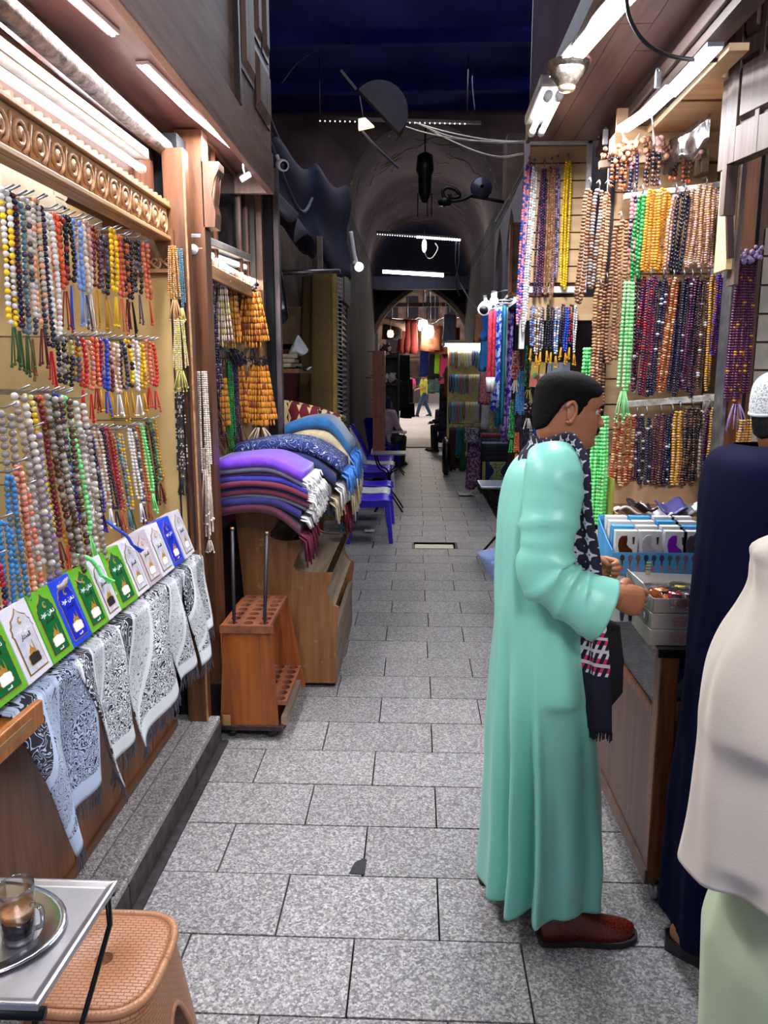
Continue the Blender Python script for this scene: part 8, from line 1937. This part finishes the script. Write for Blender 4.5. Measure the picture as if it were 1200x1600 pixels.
# beyond the pointed arch
far_goods = ((622, 500, 650, 552, 22, (124, 40, 34), None, 'large dark red leather hide hanging beyond the pointed arch', 'hide', 'hide'), (664, 513, 679, 548, 22.5, (150, 92, 66), None, 'left round brown leather bag hanging beyond the arch', 'leather_bag', 'bag'), (679, 510, 696, 552, 23.0, (164, 100, 72), None, 'right round brown leather bag with tooled pattern beyond the arch', 'leather_bag', 'bag'),
    (694, 492, 709, 540, 20.5, (150, 170, 214), None, 'pale blue garment hanging under the arch', 'garment', 'garment'), (709, 512, 714, 540, 20.6, (130, 50, 34), None, 'rust tassel hanging beside the pale blue garment', 'tassel', 'tassel'), (658, 540, 667, 588, 24, (30, 50, 140), None, 'royal blue garment hanging beyond the arch', 'garment', 'garment'), (667, 548, 674, 582, 24.2, (130, 24, 44), None, 'crimson garment hanging beyond the arch', 'garment', 'garment'),
    (672, 545, 683, 592, 23.6, (20, 22, 44), None, 'black garment hanging beside the neon green one', 'garment', 'garment'), (682, 552, 687, 583, 23.5, (150, 220, 40), None, 'neon green garment hanging beyond the arch', 'garment', 'garment'), (688, 552, 700, 600, 23.4, (30, 60, 66), (200, 60, 120), 'dark teal and pink garment hanging beyond the arch', 'garment', 'garment'),
    (671, 587, 685, 614, 27, (60, 70, 76), (40, 110, 90), 'grey patterned cloth hanging behind the man in yellow', 'cloth', 'cloth'), (606, 500, 618, 530, 21.5, (84, 60, 44), (40, 30, 30), 'dark brown patterned bag hanging on the left beyond the arch', 'leather_bag', 'bag'))
for k, (u0, v0, u1, v1, y, c, c2, lb, nm, ct) in enumerate(far_goods): hanging(nm, lb, ct, u0, v0, u1, v1, y, fab('farg_%d' % k, c, c2, 6), 2 if u1-u0 < 16 else 3, .8, None, .06, .08 if 'leather' not in nm else .2)
struct('trim_market_beam', MB().span((-1.8, 20.9, 4.0), (1.9, 21.05, 4.12)).span((-1.8, 24, 3.7), (1.9, 24.12, 3.82)), DARKW)
# hanging lamps, lit
for k, (u, v_, y, w) in enumerate(((661, 509, 22.6, .30), (669, 519, 22, .34), (610, 522, 20.5, .18))):
    p = P(u, v_, y=y); t = thing('pendant_lamp', ['upper round white lamp hanging beyond the arch', 'lower square white lamp hanging beyond the arch', 'small cream lantern hanging left beyond the arch'][k], 'lamp', p)
    MB().lathe(p, [(.02, w*.6), (w*.4, w*.5), (w*.5, 0), (w*.4, -w*.45), (.02, -w*.5)], 12).build('globe', emit('lamp_glow_%d' % (k == 2), (1, .95, .85, 1), 3.5 if k < 2 else 1.0), t)
    MB().tube([p+Vector((0, 0, w*.6)), Vector((p.x, p.y, 4.46))], .012, 5).build('cord', CABLE, t)
    if k < 2:
        l = bpy.data.lights.new('lamp', 'POINT'); l.energy = 60; l.color = (1, .9, .75); l.shadow_soft_size = .2; o = bpy.data.objects.new('lamp', l); COL.objects.link(o); o.location = p-Vector((0, .4, .3))
# corrugated awning and plaster beyond the arch
aw = MB(); aw.sheet(lambda u, v: (lerp(-1.55, -.3, u), 20.5+1.2*v, 3.3-.28*u+.03*sin(v*50)-.12*v), 4, 40, .02)
o = aw.build('corrugated_awning', plain('corrugated', srgb(190, 160, 140), .6, var=.3), org=(-1.0, 21, 3.2)); tag(o, 'rusty corrugated awning on the left beyond the pointed arch', 'awning')
o = MB().sheet(lambda u, v: (lerp(-.1, 1.0, u), 25+.6*v, 3.35+.1*sin(u*9)-.1*v), 8, 4, .02).tube([(-1.76, 25, 3.5), (-.1, 25, 3.36)], .012, 5).tube([(1.0, 25, 3.4), (1.92, 25, 3.5)], .012, 5).build('tarpaulin', fab('pale_tarp', (190, 180, 170)), org=(.4, 25, 3.3)); tag(o, 'pale sagging tarpaulin strung across the lane beyond the arch', 'tarpaulin')
# left shelves of cushions and shoes beyond the shutters
cb_ = thing('cupboard', 'tall brown cupboard beside the steel shutters on the left', 'cupboard', (-.95, 12.4, 0))
c0, c1 = P(582, 548, y=12.2), P(601, 640, y=12.2)
MB().span((c0.x, 12.2, 0), (c1.x, 12.6, c0.z)).build('body', wood('cupboard_wood', srgb(176, 104, 78), srgb(136, 78, 60), 'z'), cb_)
for za, zb in ((.05, c0.z*.5-.02), (c0.z*.5+.02, c0.z-.04)): MB().span((c0.x+.02, 12.185, za), (c1.x-.02, 12.2, zb)).build('door', MATS['cupboard_wood'], cb_)
sf_ = thing('shelf_unit', 'dark shelf unit with cushions and leather goods on the left', 'shelf', (-.72, 14.5, 0))
s0, s1 = P(600, 560, y=14.4), P(622, 560, y=14.4)
for zz in (.1, .55, 1.0, 1.5, 2.0): MB().span((s0.x-.1, 14.4, zz), (s1.x, 14.8, zz+.03)).build('board', DARKW, sf_)
MB().span((s0.x-.12, 14.78, 0), (s1.x, 14.82, 2.1)).build('back', DARKW, sf_); MB().span((s1.x-.01, 14.4, 0), (s1.x+.02, 14.8, 2.1)).build('side', DARKW, sf_)
for k, (x, zz, w, h, c, c2, nm, lb) in enumerate(((.10, 2.03, .22, .24, (90, 40, 30), (226, 220, 210), 'cushion', 'brown and white cowhide cushion at the top of the shelf unit'), (.06, 1.53, .2, .2, (150, 80, 70), (226, 216, 206), 'cushion', 'rust and white cushion, left on the upper shelf'), (.24, 1.53, .18, .2, (226, 220, 214), (90, 50, 40), 'cushion', 'white and brown cushion, right on the upper shelf'), (.12, 1.03, .22, .2, (206, 196, 170), None, 'cushion', 'beige cushion on the middle shelf'), (.14, .58, .3, .22, (110, 50, 40), None, 'leather_pouf', 'dark red leather pouf on the lower shelf'), (.1, .13, .2, .14, (190, 160, 140), (60, 40, 40), 'slipper_pair', 'pale slippers on the bottom shelf'))):
    xx = s0.x-.08+x; rs = []
    for q in range(7):
        f = q/6; r_ = (1-abs(2*f-1)**2.6)**.5; rs.append([Vector((xx+w/2*max(.03, r_)*c_*(abs(c_)**4+abs(s__)**4)**-.25, 14.45+.14*f, zz+h/2+h/2*max(.03, r_)*s__*(abs(c_)**4+abs(s__)**4)**-.25)) for c_, s__ in [(cos(2*pi*j/16), sin(2*pi*j/16)) for j in range(16)]])
    o = MB().rings(rs).build(nm, fab('cush_%d' % k, c, c2, 8), org=(xx, 14.5, zz)); tag(o, lb, 'cushion' if nm == 'cushion' else 'pouf' if 'pouf' in nm else 'slippers')
for k, (u0, v0, u1, v1, y, c, lb) in enumerate(((622, 555, 632, 600, 16, (24, 24, 40), 'dark garment hanging at the end of the shelf unit'), (618, 596, 630, 640, 15.5, (20, 20, 30), 'black leather jacket hanging below the dark garment'), (628, 592, 637, 630, 17, (90, 60, 64), 'mauve cloth hanging beside the black jacket'), (632, 630, 640, 652, 17.2, (18, 18, 30), 'black bag hanging low beside the lane'))):
    hanging('garment', lb, 'garment', u0, v0, u1, v1, y, fab('lg_%d' % k, c), 2, .8, None, .05, .12)
# far end stalls: counters with many coloured goods against the end wall
rnd = random.Random(12)
for k in range(7):
    x = -3.4+1.15*k; t = thing('market_stall', '%s of the stalls along the sunlit end wall, counted from its left end' % ORD[k], 'stall', (x, 45.5, 0), 'stalls along the end wall')
    MB().span((x-.5, 45.2, 0), (x+.5, 45.9, .9)).build('counter', plain('stall_%d' % (k % 3), [srgb(90, 70, 60), srgb(150, 130, 120), srgb(60, 50, 60)][k % 3], .8), t)
    for q in range(5):
        c = [(226, 206, 160), (40, 60, 110), (200, 70, 90), (240, 236, 230), (60, 120, 110), (210, 170, 60), (30, 26, 40)][(k*3+q*2) % 7]
        MB().box((x-.4+.2*q, 45.3, .9+rnd.uniform(.15, .45)), (.17, .2, rnd.uniform(.3, .8))).build('goods', plain('goods_%d_%d_%d' % c, srgb(*c), .7), t, bev=.03)
    MB().span((x-.55, 45.0, 2.5+.1*(k % 2)), (x+.55, 46.6, 2.56+.1*(k % 2))).build('canopy', plain('canopy_%d' % (k % 3), [srgb(110, 70, 60), srgb(170, 150, 130), srgb(70, 70, 90)][k % 3], .8), t)
    for xx in (x-.52, x+.52): MB().span((xx-.03, 45.1, 0), (xx+.03, 45.16, 2.5)).build('post', DARKW, t)
wf = bpy.data.objects['wall_end']
for r in range(3):
    for k in range(8): MB().span((-4.2+1.2*k, 46.95, 3.0+1.9*r), (-3.5+1.2*k, 47.0, 4.3+1.9*r)).build('window', plain('far_window', srgb(60, 44, 40), .6), wf)
# ================================================================== OVERHEAD LAMPS, WIRES AND BRACKETS
def pt(u, v_, y): return P(u, v_, y=y)
# thin light bar spanning the alley, mostly dark with a few lit diodes
t = thing('light_bar', 'thin dark light bar across the alley in front of the vault', 'light', pt(475, 184, 9.6))
MB().bar(pt(475, 184, 9.6), pt(752, 192, 9.6), .05, .03).build('channel', BLACKM, t)
for u in (500, 730): q = pt(u, 187, 9.6); MB().tube([q, (q.x, q.y, 5.3)], .006, 5).build('wire_hanger', CABLE, t)
m = MB()
for k in range(30):
    u = 500+7.8*k
    if 558 < u < 620: continue
    m.ball(pt(u, 187+(u-500)*.02+2, 9.57), .009, 5, 4)
m.build('diodes', emit('dim_diode', (1, .95, .85, 1), 2.0), t, kind='stuff')
# half round hood with a small lit shade
d0 = pt(592, 170, 8.6); t = thing('hood', 'dark half round metal hood hanging under the roof', 'hood', d0)
m = MB(); pr = [(.30*cos(a), .30*sin(a)) for a in [pi*k/18 for k in range(19)]]
R_ = Matrix.Rotation(radians(45), 3, 'Y')
m.prism(pr, lambda a, b, q: d0+(R_ @ Vector((a, q*.0, b)))*-1*(-1)+Vector((.0, q, -.02)), .16)
m.build('shell', plain('hood_metal', srgb(20, 17, 34), .8, .0), t)
MB().bar(pt(532, 110, 8.55), pt(556, 140, 8.6), .03, .03).build('arm', BLACKM, t)
p = pt(568, 195, 8.5); t = thing('lamp_shade', 'small amber lit lamp shade beside the dark hood', 'lamp', p)
m = MB(); m.prism([(-.05, -.05), (.11, -.02), (.02, .06), (-.05, .05)], lambda a, b, q: p+Vector((a, q-.03, b)), .06); m.build('shade', emit('amber_shade', (1, .62, .2, 1), 1.6), t)
MB().tube([p+Vector((0, 0, .05)), pt(562, 150, 8.6)], .008, 5).build('cord', CABLE, t)
l = bpy.data.lights.new('lamp', 'POINT'); l.energy = 5; l.color = (1, .7, .35); l.shadow_soft_size = .05; o = bpy.data.objects.new('amber_lamp', l); COL.objects.link(o); o.location = p-Vector((0, .15, .1))
cable('strut', 'straight grey strut slanting under the hood', [pt(566, 205, 8.7), pt(590, 232, 8.9), pt(622, 262, 9.3)], .014, MATS['grey_cable'], cat='strut')
for k, pts in enumerate((((617, 192), (660, 206), (720, 218), (790, 222), (822, 221)), ((650, 192), (690, 204), (740, 215), (780, 220), (818, 222)), ((668, 200), (695, 215), (740, 235), (780, 245), (818, 240)), ((655, 194), (700, 212), (760, 222), (815, 222)))):
    cable('wire', ['uppermost of the pale wires running from the light bar to the white framed board', 'pale wire just below the uppermost one', 'lowest twisted pale wire sagging to the white framed board', 'short pale wire joining the bundle before the white framed board'][k], [pt(u, v_, lerp(9.5, 4.0, (u-617)/205)) for u, v_ in pts], .006, WCABLE, cat='wire')
for k, pts in enumerate((((885, 40, 3.0), (862, 110, 3.4), (840, 200, 3.9), (812, 275, 5.2), (775, 345, 8.2)), ((880, 60, 3.0), (850, 160, 3.6), (825, 240, 4.6), (790, 330, 6.8), (740, 420, 10.5)), ((868, 95, 3.3), (846, 190, 3.9), (818, 270, 5.0), (796, 310, 6.0)))):
    cable('cable', ['outermost dark cable running down from the right bay edge', 'middle dark cable running from the right bay edge towards the vault', 'short dark cable along the right bay edge'][k], [pt(*q) for q in pts], .009, CABLE)
for k, (ya, pts) in enumerate(((9.0, ((440, 28), (560, 33), (720, 30), (862, 36))), (9.4, ((440, 130), (475, 90), (560, 40), (600, -10))), (9.8, ((742, -5), (745, 60), (738, 120), (742, 172))))):
    cable('wire', ['thin pale wire running straight across the blue roof', 'thin wire looping up across the blue roof beside the left bay', 'thin wire hanging from the blue roof above the light bar'][k], [pt(u, v_, ya) for u, v_ in pts], .006, MATS['grey_cable'], cat='wire')
# lamps inside the vault
def vlamp(name, label, u0, v0, u1, v1, y, r, watts, glow, part):
    a, b = pt(u0, v0, y), pt(u1, v1, y); t = thing(name, label, 'light', a)
    MB().tube([a, b], r, 8).build(part, glow, t); MB().bar(a+Vector((-.15, 0, .05)), b+Vector((.15, 0, .05)), .05, .03).build('batten', BLACKM, t)
    for q in (.25, .75):
        l = bpy.data.lights.new('lamp', 'POINT'); l.energy = watts/2; l.shadow_soft_size = .1; l.color = (.95, .97, 1); o = bpy.data.objects.new('vault_lamp', l); COL.objects.link(o); o.location = a.lerp(b, q)+Vector((0, -.25, -.05))
    return t
t = thing('light_bar', 'row of bright diodes strung across the vault above the single bulb', 'light', pt(590, 366, 14))
MB().bar(pt(588, 365, 14)+Vector((0, 0, .03)), pt(719, 375, 14)+Vector((0, 0, .03)), .04, .03).build('channel', BLACKM, t)
m = MB()
for k in range(34):
    f = k/33; m.ball(pt(590+f*128, 366+f*9, 13.97), .022 if f > .48 else .009, 6, 4)
m.build('diodes', emit('vault_diode', (.95, .97, 1, 1), 5), t, kind='stuff')
l = bpy.data.lights.new('lamp', 'POINT'); l.energy = 6; l.shadow_soft_size = .2; o = bpy.data.objects.new('vault_lamp', l); COL.objects.link(o); o.location = pt(690, 376, 13.7)
p = pt(663, 384, 14.0); t = thing('light_bulb', 'single bright spiral bulb hanging under the row of diodes', 'bulb', p)
MB().tube([p+Vector((0, 0, .1)), p+Vector((0, 0, .30))], .006, 5).build('flex', CABLE, t)
MB().ball(p, .05, 10, 8, sc=(.8, .8, 2.2)).build('bulb', emit('bulb_glow', (1, 1, 1, 1), 14), t)
MB().tube(spline([p+Vector((0, 0, -.1)), pt(668, 403, 14.2), pt(676, 402, 14.2), pt(684, 388, 14.2), pt(680, 380, 14.2)], 14), .008, 5).build('cord', WCABLE, t)
l = bpy.data.lights.new('lamp', 'POINT'); l.energy = 6; l.shadow_soft_size = .1; o = bpy.data.objects.new('bulb_lamp', l); COL.objects.link(o); o.location = p-Vector((0, .2, 0))
vlamp('tube_light', 'long tube light on the dark lintel at the far end of the vault', 598, 424, 693, 430, 17.3,   .04, 9, emit('tube_glow_far', (.96, .98, 1, 1), 8), 'tube')
# hanging dark lantern on its chain
p = pt(664, 268, 11.8); t = thing('hanging_lantern', 'dark metal lantern hanging on a chain in the mouth of the vault', 'lantern', p)
MB().tube([p+Vector((0, 0, .25)), p+Vector((0, 0, .58))], .012, 6).build('chain', BLACKM, t)
MB().lathe(p-Vector((0, 0, .2)), [(.04, -.22), (.09, -.1), (.10, .15), (.13, .22), (.11, .42), (.03, .46)], 8).build('body', BLACKM, t)
for x in (-.10, .04, .1): MB().tube([p+Vector((x, 0, -.3)), p+Vector((x, 0, -.62))], .008, 5).build('drop', BLACKM, t)
# scrolled wall bracket with a round lamp
p = pt(752, 300, 9.6); t = thing('wall_lamp', 'black scrolled wall bracket with a round lamp on the right', 'lamp', p)
sc_ = []
for (u, v_) in ((752, 296), (735, 306), (722, 312), (705, 314), (694, 308), (692, 298), (700, 293), (712, 297), (718, 306), (706, 309), (702, 303)): sc_.append(pt(u, v_, 9.6))
MB().tube(spline(sc_, 40), .022, 7).build('scroll', BLACKM, t)
MB().tube([pt(735, 306, 9.6), pt(800, 318, 9.6)], .02, 7).build('arm', BLACKM, t); MB().lathe(pt(695, 314, 9.6), [(.02, .04), (.09, .0), (.07, -.05), (.02, -.06)], 10).build('cup', BLACKM, t)
MB().lathe(pt(752, 294, 9.6), [(.02, -.10), (.11, -.06), (.13, .0), (.11, .07), (.02, .11)], 14, axis='y').build('round_head', plain('dark_lamp_head', srgb(50, 50, 70), .3), t)
struct('trim_bracket_wall', MB().span((1.02, 9.4, 3.55), (1.35, 9.8, 4.4)), MATS['sooty_wall'])
for k, pts in enumerate((((713, 378, 14), (712, 410, 14.5), (716, 430, 15), (722, 450, 16)), ((718, 380, 14), (717, 412, 14.5), (712, 440, 15.5), (718, 462, 16)), ((718, 440, 15.5), (735, 470, 12), (752, 486, 9.5), (760, 482, 8.8)))):
    cable('wire', ['pale wire hanging from the right end of the vault diodes', 'second pale wire hanging from the right end of the vault diodes', 'dark drooping wire running to the white dome camera'][k], [pt(*q) for q in pts], .012, MATS['grey_cable'], cat='wire')
cable('pipe', 'white pipe standing on the left wall above the sign board', [pt(548, 362, 8.6), pt(553, 395, 8.6), pt(558, 416, 8.6)], .025, WHITEP, cat='pipe')
p = pt(561, 417, 8.6); t = thing('spot_lamp', 'small white lit spot lamp at the foot of the white pipe', 'lamp', p); MB().ball(p, .05, 8, 6).build('lens', emit('spot_glow', (1, 1, 1, 1), 3), t); MB().tube([p+Vector((-.06, 0, .05)), p], .03, 8).build('housing', WHITEP, t)
p = pt(772, 470, 8.3); t = thing('spot_lamp', 'small bright spot lamp beside the white dome camera', 'lamp', p); MB().ball(p, .045, 8, 6).build('lens', emit('spot_glow', (1, 1, 1, 1), 3), t); MB().tube([p+Vector((.0, .0, .1)), p], .03, 8).build('housing', WHITEP, t); MB().tube([p+Vector((0, 0, .1)), (1.34, p.y, p.z+.1)], .012, 6).build('arm', BLACKM, t)
area('scarf_lamp', (.72, 8.0, 2.52), (0, radians(-15), 0), .5, 1.2, 26, (.95, .97, 1))  # added fill over the scarves for a brighter mid alley, without a fixture
for o in bpy.data.objects:
    if '_abs' in o: del o['_abs']
